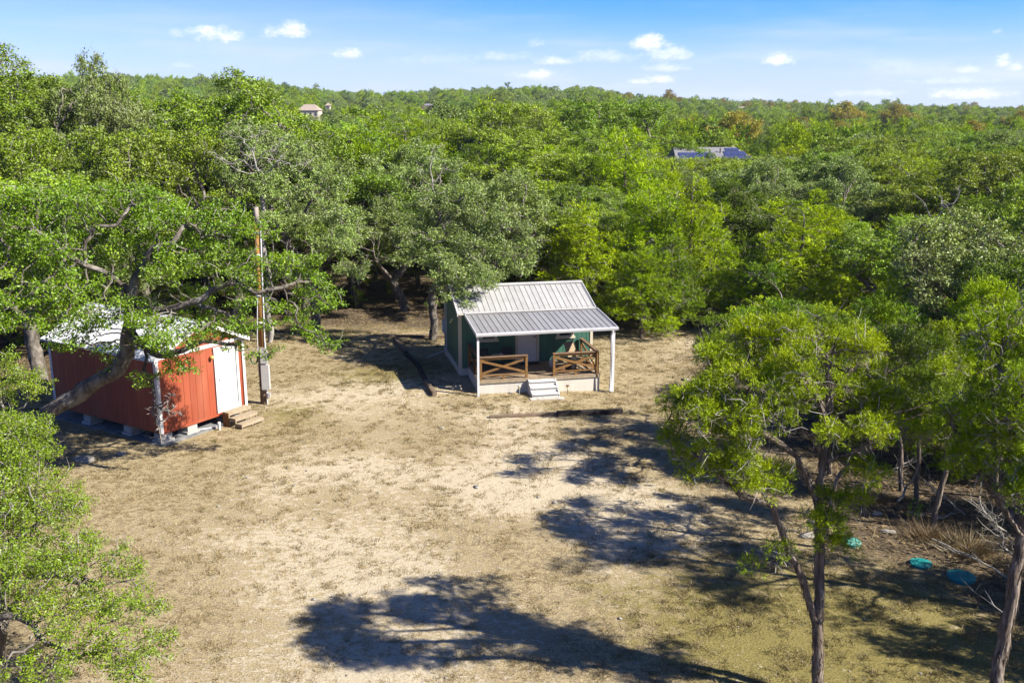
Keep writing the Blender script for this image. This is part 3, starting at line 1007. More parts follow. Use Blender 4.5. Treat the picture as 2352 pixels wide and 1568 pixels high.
def cab(u, v, z=0.0):
    c, s = math.cos(CAB_A), math.sin(CAB_A)
    return (CAB_O[0] + u * c - v * s, CAB_O[1] + u * s + v * c, z)


# front steps, pavers, doormat, garden lights
def build_steps():
    p = cab(1.93, -0.80)
    z = zg(p[0], p[1]) - 0.02
    t = empty("porch_steps", cab(1.93, 0, z), CAB_A, "white precast porch steps with scalloped sides below the cabin deck", "steps")
    W_, H_ = 1.10, 0.53 - z
    n = 3
    rise = H_ / n
    run = 0.27
    b = MB()
    for i in range(n):
        b.box((0.05, -run * (n - i) + 0.012, rise * i if i else -0.15), (W_ - 0.05, -0.035 if i == 0 else -0.035, rise * (i + 1) - 0.045))
    b.build("step_body", M["steps_white"], t)
    for i in range(n):
        y0 = -run * (n - i)
        MB().box((0.035, y0 - 0.03, rise * (i + 1) - 0.044), (W_ - 0.035, y0 + run + (0.0 if i < n - 1 else -0.036), rise * (i + 1))).build("tread", M["steps_white"], t)
    for x in (0.0, W_ - 0.034):
        pts = [(x, -0.034, -0.15), (x, -0.034, H_ + 0.03)]
        for i in range(n - 1, -1, -1):
            y0 = -run * (n - i)
            pts += [(x, y0 + 0.10, rise * (i + 1) + 0.03), (x, y0 + 0.02, rise * (i + 1) + 0.01), (x, y0 - 0.02, rise * (i + 1) - 0.05), (x, y0 + 0.0, rise * (i + 0.45))]
        pts += [(x, -run * n, -0.15)]
        MB().prism(pts, (0, 0, 0), (0.033, 0, 0)).build("side_panel", M["steps_white"], t)
    MB().box((0.44, -run + 0.006, rise * 2 + 0.07), (0.62, -run + 0.0115, rise * 2 + 0.125)).build("maker_plate", M["grey_metal"], t)
    pad = empty("paver_path", cab(1.9, -0.8, 0), CAB_A)
    pad["kind"] = "structure"
    for i in range(5):
        for j in range(1):
            x0 = -0.08 + i * 0.275 + random.uniform(-.02, .02)
            y0 = -0.26 + random.uniform(-.03, .03)
            wx = cab(1.9 + x0, -0.8 + y0)
            o = MB().box((x0, y0, zg(*wx[:2]) - 0.05), (x0 + 0.255, y0 + 0.24, zg(*wx[:2]) + 0.035)).build("paver", M["paver"], pad)
    for i, (u, v) in enumerate(((1.55, -0.28), (3.45, -0.40))):
        q = cab(u, v)
        z = zg(q[0], q[1])
        lab = ("small solar garden light left of the white steps, in their shade", "small solar garden light standing right of the white steps")[i]
        l_ = empty("garden_light", (q[0], q[1], z), 0, lab, "garden light", "solar lights beside the porch steps")
        MB().tube([(0, 0, -0.08), (0.005, 0.0, 0.22)], 0.011, 6).build("stake", M["grey_metal" if i == 0 else "brown_wood"], l_)
        MB().lathe([(0.02, 0.22), (0.05, 0.33), (0.055, 0.335)], n=12).build("lens", M["lamp_yellow"], l_)
        MB().lathe([(0.075, 0.336), (0.07, 0.36), (0.02, 0.385)], n=12).build("cap", M["brown_wood" if i else "white_box"], l_)
    dm = MB().box((0, 0, 0), (0.85, 0.42, 0.018)).build("doormat", M["mat_rubber"])
    dm.location = cab(2.10, 1.92, DZ + 0.002)
    dm.rotation_euler = (0, 0, CAB_A)
    tag(dm, "dark rubber doormat lying before the white cabin door", "doormat")


build_steps()


def sling_chair(u, v, rz, label, frame, cloth, recline=0.5, group="chairs on the cabin porch", size=1.0):
    """an outdoor chair: tube frame, sling seat and back, armrests"""
    t = empty("patio_chair", cab(u, v, DZ + 0.002), CAB_A + rz, label, "chair", group)
    t.scale = (size, size, size)
    bx, bz = -0.28 - 0.55 * math.sin(recline), 0.40 + 0.68 * math.cos(recline)
    for s in (-0.28, 0.28):
        f = MB()
        f.tube([(0.27, s, 0.0), (0.24, s, 0.42), (-0.24, s, 0.36)], 0.016, 6)
        f.build("leg", frame, t)
        f = MB()
        f.tube([(-0.38, s, 0.0), (-0.24, s, 0.36), (bx, s, bz)], 0.016, 6)
        f.build("back_post", frame, t)
        MB().tube([(0.25, s, 0.42), (0.25, s * 1.05, 0.60), (-0.36, s * 1.05, 0.62)], 0.018, 6).build("armrest", frame, t)
    MB().tube([(bx, -0.28, bz), (bx, 0.28, bz)], 0.016, 6).build("top_bar", frame, t)
    MB().prism([(0.24, -0.265, 0.425), (-0.22, -0.265, 0.355), (-0.22, -0.265, 0.343), (0.24, -0.265, 0.413)], (0, 0, 0), (0, 0.53, 0)).build("seat", cloth, t)
    MB().prism([(-0.235, -0.265, 0.375), (bx, -0.265, bz - 0.01), (bx - 0.012, -0.265, bz - 0.012), (-0.247, -0.265, 0.37)], (0, 0, 0), (0, 0.53, 0)).build("backrest", cloth, t)
    return t


sling_chair(0.62, 1.45, math.radians(-75), "dark cushioned patio chair in the porch's shaded left corner", M["black_metal"], M["dark_fabric"], 0.45, size=0.78)
sling_chair(1.55, 1.70, math.radians(-95), "dark patio chair in porch shade beside the white door", M["black_metal"], M["dark_fabric"], 0.45, size=0.74)
sling_chair(4.32, 1.35, math.radians(-62), "reclined patio chair with tan mesh back in the porch's sunny corner", M["brown_wood"], M["tan_mesh"], 0.5, size=0.92)
sling_chair(4.35, 0.55, math.radians(150), "low brown patio chair with pale sling by the right porch railing", M["brown_wood"], M["tan_mesh"], 0.85, size=0.85)


def small_porch_things():
    t = empty("side_table", cab(1.12, 1.72, DZ + 0.002), CAB_A, "small round dark side table between the shaded porch chairs", "table")
    MB().lathe([(0.26, 0.50), (0.27, 0.51), (0.27, 0.53), (0.26, 0.535)], n=20).build("table_top", M["grey_metal"], t)
    for k in range(3):
        a = k * 2.094
        MB().tube([(0.22 * math.cos(a), 0.22 * math.sin(a), 0), (0.08 * math.cos(a), 0.08 * math.sin(a), 0.5)], 0.013, 6).build("leg", M["black_metal"], t)
    c = MB().lathe([(0.028, 0), (0.036, 0.10), (0.032, 0.10), (0.026, 0.008)], n=12).build("cup", M["white_box"])
    c.location = cab(1.22, 1.62, DZ + 0.537)
    tag(c, "small white cup on the dark side table in porch shade", "cup")
    j = empty("water_jug", cab(3.30, 1.42, DZ + 0.002), CAB_A, "pale grey plastic water jug on the sunny deck boards", "jug")
    MB().lathe([(0.10, 0), (0.115, 0.02), (0.115, 0.20), (0.09, 0.26), (0.035, 0.30), (0.035, 0.325)], n=16).build("body", M["pvc"], j, True)
    MB().lathe([(0.04, 0.326), (0.04, 0.36), (0.02, 0.365)], n=12).build("cap", M["white_box"], j)
    MB().tube([(0.09, 0, 0.26), (0.14, 0, 0.25), (0.15, 0, 0.16), (0.112, 0, 0.10)], 0.014, 6).build("handle", M["pvc"], j)
    b = empty("fire_pit", cab(3.95, 0.72, DZ + 0.002), CAB_A, "dark round fire pit table with white label behind right railing", "fire pit")
    MB().lathe([(0.20, 0.0), (0.24, 0.03), (0.17, 0.10), (0.15, 0.30), (0.28, 0.40), (0.30, 0.42)], n=18).build("base", M["brown_wood"], b, True)
    MB().lathe([(0.36, 0.421), (0.37, 0.43), (0.37, 0.455), (0.30, 0.46), (0.24, 0.43)], n=20).build("rim", M["black_metal"], b)
    MB().box((-0.05, -0.19, 0.14), (0.06, -0.172, 0.30)).build("label_plate", M["white_box"], b)
    MB().box((-0.015, -0.195, 0.18), (0.025, -0.1905, 0.26)).build("label_mark", M["brown_wood"], b)
    s = empty("ottoman", cab(3.42, 0.62, DZ + 0.002), CAB_A, "low brown woven ottoman behind the right porch railing", "ottoman")
    MB().lathe([(0.20, 0.06), (0.23, 0.09), (0.23, 0.26), (0.21, 0.28)], n=16).build("body", M["brown_wood"], s, True)
    MB().lathe([(0.22, 0.281), (0.23, 0.30), (0.20, 0.34), (0.06, 0.35)], n=16).build("cushion", M["tan_mesh"], s, True)
    for k in range(4):
        a = k * math.pi / 2 + 0.7
        MB().tube([(0.17 * math.cos(a), 0.17 * math.sin(a), 0), (0.17 * math.cos(a), 0.17 * math.sin(a), 0.08)], 0.018, 6).build("leg", M["brown_wood"], s)


small_porch_things()

# ------------------------------------------------------------------ red shed
SH_A = math.radians(58.1)
SH_O = (-11.53, 29.94, 0.0)
SW, SD = 3.72, 5.75
Z0, ZW, ZR = 0.385, 2.93, 3.78


def shd(p, q, z=0.0):
    c, s = math.cos(SH_A), math.sin(SH_A)
    return (SH_O[0] + p * c - q * s, SH_O[1] + p * s + q * c, z)


def build_shed():
    t = empty("red_shed", SH_O, SH_A, "red board sided shed on concrete blocks with white door and white metal roof", "shed")
    r, w = M["red_siding"], M["white_trim"]
    hole = (2.40, 3.42, Z0 + 0.03, 2.76)
    front = MB().box((0.06, 0.03, Z0 + 0.02), (SW - 0.06, 0.09, ZW)).build("front_wall", r, t)
    pw = 0.258
    x = 0.0
    while x < SW - 0.02:
        x1 = min(x + pw, SW)
        hs = [(hole[2], hole[3])] if (hole[0] < x1 - 0.02 and hole[1] > x + 0.02) else []
        for s, e in seg_minus(Z0, ZW - 0.002, hs):
            MB().box((x + 0.005, 0.0, s), (x1 - 0.005, 0.028, e)).build("plank", r, front)
        x = x1
    side = MB().box((0.03, 0.10, Z0 + 0.02), (0.09, SD - 0.03, ZW)).build("side_wall", r, t)
    y = 0.09
    while y < SD - 0.02:
        y1 = min(y + pw, SD)
        MB().box((0.0, y + 0.005, Z0), (0.028, y1 - 0.005, ZW - 0.03)).build("plank", r, side)
        y = y1
    MB().box((SW - 0.06, 0.10, Z0), (SW, SD - 0.03, ZW - 0.03)).build("side_wall", r, t)
    MB().box((0.10, SD - 0.08, Z0), (SW - 0.07, SD - 0.02, ZW)).build("rear_wall", r, t)
    MB().box((0.02, 0.02, Z0 - 0.03), (SW - 0.02, SD - 0.02, Z0 + 0.015)).build("floor_frame", M["stained_wood"], t)
    MB().box((-0.012, -0.016, Z0 - 0.05), (SW + 0.012, -0.001, Z0 + 0.05)).build("rim_board", r, t)
    # gable
    gb = MB().prism([(0.0, 0.012, ZW + 0.001), (SW, 0.012, ZW + 0.001), (SW / 2, 0.012, ZR - 0.06)], (0, 0, 0), (0, 0.05, 0)).build("gable", r, t)
    MB().prism([(0.0, SD - 0.07, ZW + 0.001), (SW, SD - 0.07, ZW + 0.001), (SW / 2, SD - 0.07, ZR - 0.06)], (0, 0, 0), (0, 0.05, 0)).build("gable", r, t)
    x = 0.0
    while x < SW - 0.02:
        x1 = min(x + pw, SW)
        f = lambda q: max(ZW + 0.012, ZW + (ZR - 0.07 - ZW) * (1 - abs(q - SW / 2) / (SW / 2)))
        m_ = [(x + 0.005, 0.0, ZW + 0.004), (x1 - 0.005, 0.0, ZW + 0.004), (x1 - 0.005, 0.0, f(x1))]
        if x < SW / 2 < x1:
            m_.append((SW / 2, 0.0, f(SW / 2)))
        m_.append((x + 0.005, 0.0, f(x)))
        MB().prism(m_, (0, 0, 0), (0, 0.012, 0)).build("plank", r, gb)
        x = x1
    MB().box((-0.03, -0.026, ZW - 0.09), (SW + 0.03, -0.002, ZW + 0.03)).build("frieze_board", w, t)
    for a, b in (((-0.022, -0.024, Z0 - 0.03), (0.09, -0.002, ZW - 0.092)), ((-0.023, -0.0015, Z0 - 0.03), (-0.001, 0.10, ZW - 0.05)), ((SW - 0.09, -0.024, Z0 - 0.03), (SW + 0.022, -0.002, ZW - 0.092)),
                 ((SW + 0.001, -0.0015, Z0 - 0.03), (SW + 0.023, 0.10, ZW - 0.05)), ((-0.023, SD - 0.10, Z0 - 0.03), (-0.001, SD + 0.02, ZW - 0.05))):
        MB().box(a, b).build("corner_trim", w, t)
    # door
    fr = MB()
    fr.box((2.37, -0.03, Z0 + 0.06), (2.47, 0.04, 2.685)).box((3.35, -0.03, Z0 + 0.06), (3.45, 0.04, 2.685)).box((2.36, -0.034, 2.687), (3.46, 0.04, 2.79)).box((2.472, -0.028, Z0 + 0.06), (3.348, 0.04, Z0 + 0.24))
    fr.build("door_frame", w, t)
    d = MB().box((2.478, 0.0, Z0 + 0.256), (3.275, 0.04, 2.675)).build("door", M["white_door"], t)
    MB().lathe([(0.022, 0), (0.026, 0.03), (0.03, 0.045), (0.02, 0.06)], n=12).build("knob", M["grey_metal"], d).matrix_basis = Matrix.Translation((2.56, -0.0, 1.62)) @ Matrix.Rotation(math.pi / 2, 4, "X")
    MB().box((3.279, 0.012, Z0 + 0.256), (3.346, 0.04, 2.675)).build("weather_strip", M["grey_metal"], t)
    o = MB().lathe([(0.03, 0), (0.06, 0.03), (0.075, 0.08), (0.06, 0.14), (0.02, 0.16)], n=14).build("wall_lamp", M["brass"], t, True)
    o.matrix_basis = Matrix.Translation((2.23, -0.002, 2.49)) @ Matrix.Rotation(math.pi / 2, 4, "X")
    pl = MB().box((1.02, -0.016, 2.26), (1.16, -0.002, 2.44)).build("plaque", M["white_box"], t)
    MB().box((1.06, -0.020, 2.34), (1.12, -0.0165, 2.40)).build("picture", M["green_hose"], pl)
    # roof
    ov, el = 0.16, 0.17
    slope = (ZR - ZW) / (SW / 2)
    for s in (-1, 1):
        xe = SW / 2 + s * (SW / 2 + el)
        ze = ZR - slope * (SW / 2 + el) + 0.03
        pan = MB().prism([(SW / 2, -ov + 0.02, ZR + 0.005), (xe, -ov + 0.02, ze - 0.025), (xe, -ov + 0.02, ze - 0.055), (SW / 2, -ov + 0.02, ZR - 0.03)], (0, 0, 0), (0, SD + 2 * ov - 0.04, 0)).build("roof", w, t)
        n = 27
        step = (SD + 2 * ov) / n
        dvec = Vector((xe - SW / 2, 0, ze - ZR - 0.03))
        up = Vector((-dvec.z * s, 0, dvec.x * s)).normalized()
        if up.z < 0:
            up = -up
        for i in range(n):
            y0 = -ov + i * step
            prof = [(y0, 0), (y0 + 0.006, 0.024), (y0 + 0.03, 0.024), (y0 + 0.04, 0), (y0 + step, 0)]
            top = [Vector((SW / 2, yy, ZR + 0.03)) + up * hh for yy, hh in prof]
            bot = [Vector((SW / 2, yy, ZR + 0.03)) - up * 0.01 for yy in (y0 + step, y0)]
            MB().prism(top + bot, (0, 0, 0), dvec).build("roof_panel", M["shed_metal"], pan)
        for yy in (-ov - 0.018, SD + ov):
            MB().prism([(SW / 2, yy, ZR + 0.06), (xe, yy, ze + 0.03), (xe, yy, ze - 0.10), (SW / 2, yy, ZR - 0.07)], (0, 0, 0), (0, 0.018, 0)).build("rake_trim", w, pan)
    MB().prism([(SW / 2 - 0.15, -ov - 0.02, ZR - 0.02), (SW / 2, -ov - 0.02, ZR + 0.068), (SW / 2 + 0.15, -ov - 0.02, ZR - 0.02), (SW / 2 + 0.15, -ov - 0.02, ZR - 0.005), (SW / 2, -ov - 0.02, ZR + 0.085), (SW / 2 - 0.15, -ov - 0.02, ZR - 0.005)], (0, 0, 0), (0, SD + 2 * ov + 0.04, 0)).build("ridge_cap", M["shed_metal"], t)
    # pad, blocks, steps, pipe
    pad = MB().box((-0.15, -0.22, -0.2), (SW - 0.1, SD + 0.3, 0.035)).build("shed_pad", M["pad"])
    pad.location, pad.rotation_euler = SH_O, (0, 0, SH_A)
    pad["kind"] = "structure"
    spots = [(0.02, 0.0, "stack of grey concrete blocks under the shed's near front corner"), (1.08, 0.02, "stack of grey concrete blocks under the middle of the shed's front"),
             (2.75, 0.05, "grey concrete block pier partly behind the wooden shed steps"), (0.0, 1.55, "pale concrete block pier under the shed's shaded side, nearer one"),
             (0.0, 3.75, "pale concrete block pier under the shed's shaded side, further back"), (3.3, 3.0, None), (3.3, 5.3, None), (0.0, 5.3, None)]
    for p, q, lab in spots:
        if lab is None:
            continue
        b = empty("concrete_block", shd(p, q, 0.036), SH_A, lab, "concrete block", "concrete block piers under the red shed")
        MB().box((-0.06, -0.04, 0), (0.46, 0.44, 0.085)).build("footing", M["concrete"], b)
        for k in range(1):
            MB().box((0.0, 0.0, 0.087), (0.40, 0.20, 0.277)).build("block", M["concrete"], b)
            MB().box((0.0, 0.21, 0.087), (0.40, 0.40, 0.277)).build("block", M["concrete"], b)
        MB().box((0.02, 0.0, 0.279), (0.38, 0.40, Z0 - 0.036 - 0.032)).build("shim", M["pale_wood"], b)
    st = empty("wooden_steps", shd(2.46, -0.10, 0), SH_A, "pale wooden open box steps in front of the red shed's white door", "steps")
    ww = 1.02
    pwd = M["pale_wood"]
    for i, (y0, zt) in enumerate(((-0.36, 0.50), (-0.68, 0.34), (-0.98, 0.18))):
        for k in range(2):
            MB().box((0, y0 + k * 0.155, zt - 0.035), (ww, y0 + k * 0.155 + 0.145, zt)).build("tread", pwd, st)
        for xx in (0.02, ww / 2 - 0.02, ww - 0.06):
            MB().box((xx, y0 + 0.02, 0.0), (xx + 0.04, y0 + 0.06, zt - 0.036)).build("leg", pwd, st)
            MB().box((xx, y0 + 0.062, max(0.0, zt - 0.13)), (xx + 0.04, y0 + 0.30, zt - 0.036)).build("bearer", pwd, st)
        MB().box((0.0, y0 - 0.001, zt - 0.105), (ww, y0 + 0.018, zt - 0.036)).build("riser", pwd, st)
    MB().box((-0.02, -0.36, 0), (0.0, -0.06, 0.46)).build("side_board", M["stained_wood"], st)
    pv = empty("drain_pipe", shd(2.05, -0.42, 0), SH_A, "short white plastic pipe stub standing in dry grass before the shed", "pipe")
    MB().tube([(0, 0, -0.1), (0, 0, 0.20)], 0.045, 12).build("pipe", M["pvc"], pv)
    MB().lathe([(0.058, 0.19), (0.06, 0.26), (0.045, 0.285)], n=12).build("cap", M["pvc"], pv)
    c = MB().tube([shd(1.55, 0.10, 0.06), shd(1.85, -0.05, 0.05), shd(2.1, -0.22, 0.055)], 0.025, 8).build("loose_pipe", M["pvc"])
    tag(c, "thin white pipe lying on the grey pad under the shed", "pipe")


build_shed()


# ------------------------------------------------------------------ utility pole
def build_pole():
    x, y = -9.36, 34.58
    t = empty("utility_pole", (x, y, 0), 0, "brown wooden utility pole with grey conduit and meter boxes beside the shed", "utility pole")
    Hh = 7.35
    tx = 0.17

    def at(z):
        return (tx * z / Hh, 0, z)
    MB().tube([at(-0.4), at(2.2)], 0.12, 12, 0.115).build("pole_butt", M["pole_dark"], t, True)
    MB().tube([at(2.19), at(6.75)], 0.114, 12, 0.098).build("pole_shaft", M["pole_wood"], t, True)
    MB().tube([at(6.74), at(Hh)], 0.097, 12, 0.088).build("pole_top", M["pole_grey"], t, True)
    off = Vector((0.15, -0.06, 0))
    MB().tube([Vector(at(z)) + off for z in (-0.1, 1.0, 2.4)] , 0.035, 8).build("conduit", M["pvc"], t)
    MB().tube([Vector(at(z)) + off + Vector((-.01, 0, 0)) for z in (2.38, 4.5, 6.75)], 0.03, 8).build("conduit", M["pvc"], t)
    MB().lathe([(0.05, 0), (0.055, 0.08), (0.02, 0.14)], n=10).build("weather_head", M["grey_metal"], t).location = Vector(at(6.75)) + off + Vector((-.01, 0, 0))
    MB().box((0.06, -0.30, 1.62), (0.30, -0.12, 2.16)).build("meter_box", M["white_box"], t)
    mt = MB().lathe([(0.085, 0), (0.085, 0.06), (0.07, 0.10)], n=16).build("meter_dial", M["glass"], t)
    mt.matrix_basis = Matrix.Translation((0.305, -0.21, 1.88)) @ Matrix.Rotation(math.pi / 2, 4, "Y")
    MB().box((0.055, -0.30, 0.62), (0.34, -0.12, 1.56)).build("breaker_panel", M["white_box"], t)
    MB().tube([(0.2, -0.2, 0.62), (0.2, -0.2, -0.1)], 0.03, 8).build("conduit", M["pvc"], t)
    MB().box((0.24, -0.26, 0.32), (0.34, -0.16, 0.48)).build("outlet_box", M["white_box"], t)
    cb = MB()
    pts = [Vector(at(4.15)) + Vector((-0.02, -0.14, 0)), Vector(at(3.8)) + Vector((-0.05, -0.15, 0)), Vector(at(2.6)) + Vector((-0.11, -0.12, 0)), Vector(at(1.2)) + Vector((-0.10, -0.12, 0)), Vector(at(0.7)) + Vector((-0.09, -0.13, 0)), Vector(at(0.55)) + Vector((0.05, -0.16, 0)), (0.2, -0.2, 0.52)]
    cb.tube(pts, 0.017, 6)
    cb.build("cable", M["pvc"], t)
    for z in (3.1, 4.1, 4.2, 5.6, 6.4):
        MB().lathe([(0.12, 0), (0.124, 0.02), (0.124, 0.04), (0.12, 0.06)], n=14).build("clamp", M["grey_metal" if z != 4.2 else "pvc"], t).location = at(z)
    MB().tube([Vector(at(4.2)) + Vector((0.1, -0.12, 0)), Vector(at(4.25)) + Vector((0.28, -0.12, 0.02)), Vector(at(4.4)) + Vector((0.34, -0.1, 0.03))], 0.02, 6).build("insulator", M["pvc"], t)
    hz = empty("garden_hose", (x - 0.12, y - 0.10, 1.92), 0, "coil of dark green hose hanging on the utility pole", "hose")
    for k in range(3):
        pts = [(0.02 * k - 0.10 + 0.13 * math.cos(a), -0.05 - 0.028 * k, -0.12 + 0.22 * math.sin(a)) for a in np.linspace(0, 2 * math.pi, 17)]
        MB().tube(pts, 0.016, 6, cap=False).build("coil", M["green_hose"], hz)


build_pole()


# ------------------------------------------------------------------ timbers, septic lids, stones
def timber(p, q, w, h, mat, label, seed, lift=0.0):
    p, q = Vector((p[0], p[1], zg(*p) + lift)), Vector((q[0], q[1], zg(*q) + lift))
    ln = (q - p).length
    n = 12
    rr = random.Random(seed)
    b = MB()
    sec = []
    for i in range(n + 1):
        s = ln * i / n
        j = lambda k=0.012: rr.uniform(-k, k)
        e = 0.02
        sec.append([(s, -w / 2 + j(), -0.03), (s, -w / 2 + j(), h - e + j()), (s, -w / 2 + e + j(), h + j()), (s, w / 2 - e + j(), h + j()), (s, w / 2 + j(), h - e + j()), (s, w / 2 + j(), -0.03)])
    vs_ = [v for s in sec for v in s]
    fs = [(i * 6 + k, i * 6 + (k + 1) % 6, (i + 1) * 6 + (k + 1) % 6, (i + 1) * 6 + k) for i in range(n) for k in range(6)] + [tuple(range(6)), tuple(n * 6 + k for k in range(5, -1, -1))]
    o = b.add(vs_, fs).build("landscape_timber", mat)
    d = (q - p).normalized()
    o.location = p
    o.rotation_euler = (0, -math.asin(d.z), math.atan2(d.y, d.x))
    return tag(o, label, "timber", "old timbers laid round the cabin yard")


timber((-5.63, 44.9), (-4.80, 42.05), 0.17, 0.16, M["tie_wood"], "weathered timber at the far end of the row left of cabin", 1)
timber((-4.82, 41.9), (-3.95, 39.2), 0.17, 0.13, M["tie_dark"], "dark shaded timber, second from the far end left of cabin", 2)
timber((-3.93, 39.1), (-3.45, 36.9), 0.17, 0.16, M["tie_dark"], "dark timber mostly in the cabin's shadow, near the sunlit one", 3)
timber((-3.44, 36.8), (-2.96, 35.25), 0.17, 0.19, M["tie_wood"], "weathered brown timber with sunlit cut end left of the porch", 4)
timber((-0.80, 32.80), (1.66, 33.15), 0.17, 0.10, M["tie_wood"], "pale weathered timber in dry grass before the porch steps", 5)
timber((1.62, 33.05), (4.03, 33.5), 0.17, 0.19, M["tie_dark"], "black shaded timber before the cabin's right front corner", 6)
timber((-6.1, 45.6), (-2.6, 45.4), 0.17, 0.12, M["tie_wood"], "long timber lying crosswise behind the cabin's left side", 7)


def lid(p, r, label, mat, rim, tilt=0.0, hgt=0.075):
    t = empty("septic_lid", (p[0], p[1], zg(*p)), 0.4, label, "septic lid", "teal plastic septic lids")
    t.rotation_euler = (0, tilt, 0.4)
    MB().lathe([(r * 0.96, -0.08), (r, 0.0), (r, hgt * 0.7), (r * 0.985, hgt * 0.8)], n=36).build("riser", rim, t)
    top = MB().lathe([(r * 1.03, hgt * 0.68), (r * 1.04, hgt * 0.9), (r * 1.0, hgt), (r * 0.8, hgt * 1.05), (r * 0.78, hgt * 1.13), (r * 0.3, hgt * 1.22), (r * 0.02, hgt * 1.24)], n=36).build("lid", mat, t)
    rb = MB()
    for k in range(12):
        a = k * math.pi / 6
        rb = MB().bar((r * 0.3 * math.cos(a), r * 0.3 * math.sin(a), hgt * 1.225), (r * 0.75 * math.cos(a), r * 0.75 * math.sin(a), hgt * 1.15), 0.025, 0.016)
        rb.build("rib", mat, top)
    for k in range(6):
        a = k * math.pi / 3 + 0.2
        MB().lathe([(0.016, 0), (0.016, 0.014), (0.006, 0.018)], n=8).build("bolt", M["teal_plastic"], top).location = (r * 0.92 * math.cos(a), r * 0.92 * math.sin(a), hgt * 1.02)


lid((8.58, 22.49), 0.26, "pale teal septic lid half in sun, nearest the juniper trunk", M["teal_pale"], M["teal_plastic"], 0.05)
lid((9.88, 21.28), 0.25, "middle teal septic lid, shaded with a sunlit edge, by dry grass", M["teal_plastic"], M["teal_plastic"])
lid((10.54, 20.59), 0.31, "largest teal septic lid, fully shaded, nearest the right edge", M["teal_plastic"], M["teal_plastic"], 0.03, 0.10)


def rock_mesh(seed, mat, flat=0.55):
    bm = bmesh.new()
    bmesh.ops.create_icosphere(bm, subdivisions=2, radius=1.0)
    r = np.random.default_rng(seed)
    f = r.normal(size=(5, 3)) * 1.6
    ph = r.random(5) * 6
    for v in bm.verts:
        k = 1 + 0.16 * sum(math.sin(v.co.dot(Vector(f[i])) + ph[i]) for i in range(5))
        v.co *= k
        v.co.z *= flat
    me = bpy.data.meshes.new("rock")
    bm.to_mesh(me)
    bm.free()
    me.materials.append(mat)
    return me


ROCKS = [rock_mesh(s, M["limestone"]) for s in (1, 2, 3)]
for i, (p, q, y, s, lab) in enumerate(((196, 1056, 0, 0.20, "long pale limestone rock in dappled shade below the red shed"), (280, 1043, 0, 0.13, "grey rounded rock near the shed's front corner, in shade"),
                                       (2040, 1222, 0, 0.10, "pale limestone rock behind the pale septic lid"), (2015, 1180, 0, 0.09, "small pale rock in leaf litter under the right junipers"),
                                       (2105, 1180, 0, 0.12, "flat pale rock beside the leaning dark juniper stem"), (1880, 1205, 0, 0.16, "broad pale rock seen between the two trunks of big juniper"),
                                       (1855, 1230, 0, 0.12, "pale stone at the foot of the big juniper's forked stem"))):
    d = ray(p, q)
    tt = -CAM_H / d[2]
    o = link(bpy.data.objects.new("rock", ROCKS[i % 3]))
    o.location = (d[0] * tt, d[1] * tt, 0.02 + zg(d[0] * tt, d[1] * tt))
    o.scale = (s * 1.5, s, s * 0.8)
    o.rotation_euler = (0, 0, random.uniform(-0.6, 0.6))
    tag(o, lab, "rock", "limestone rocks")


# ------------------------------------------------------------------ trees
def unit(v):
    return v / np.maximum(np.linalg.norm(v, axis=-1, keepdims=True), 1e-9)


def resample(poly, D, rng, jit):
    poly = np.asarray(poly, float)
    out = [poly[0]]
    for a, b in zip(poly[:-1], poly[1:]):
        n = max(1, int(np.linalg.norm(b - a) / D))
        for k in range(1, n + 1):
            out.append(a + (b - a) * k / n)
    out = np.array(out)
    out[1:-1] += rng.normal(size=out[1:-1].shape) * jit
    return out


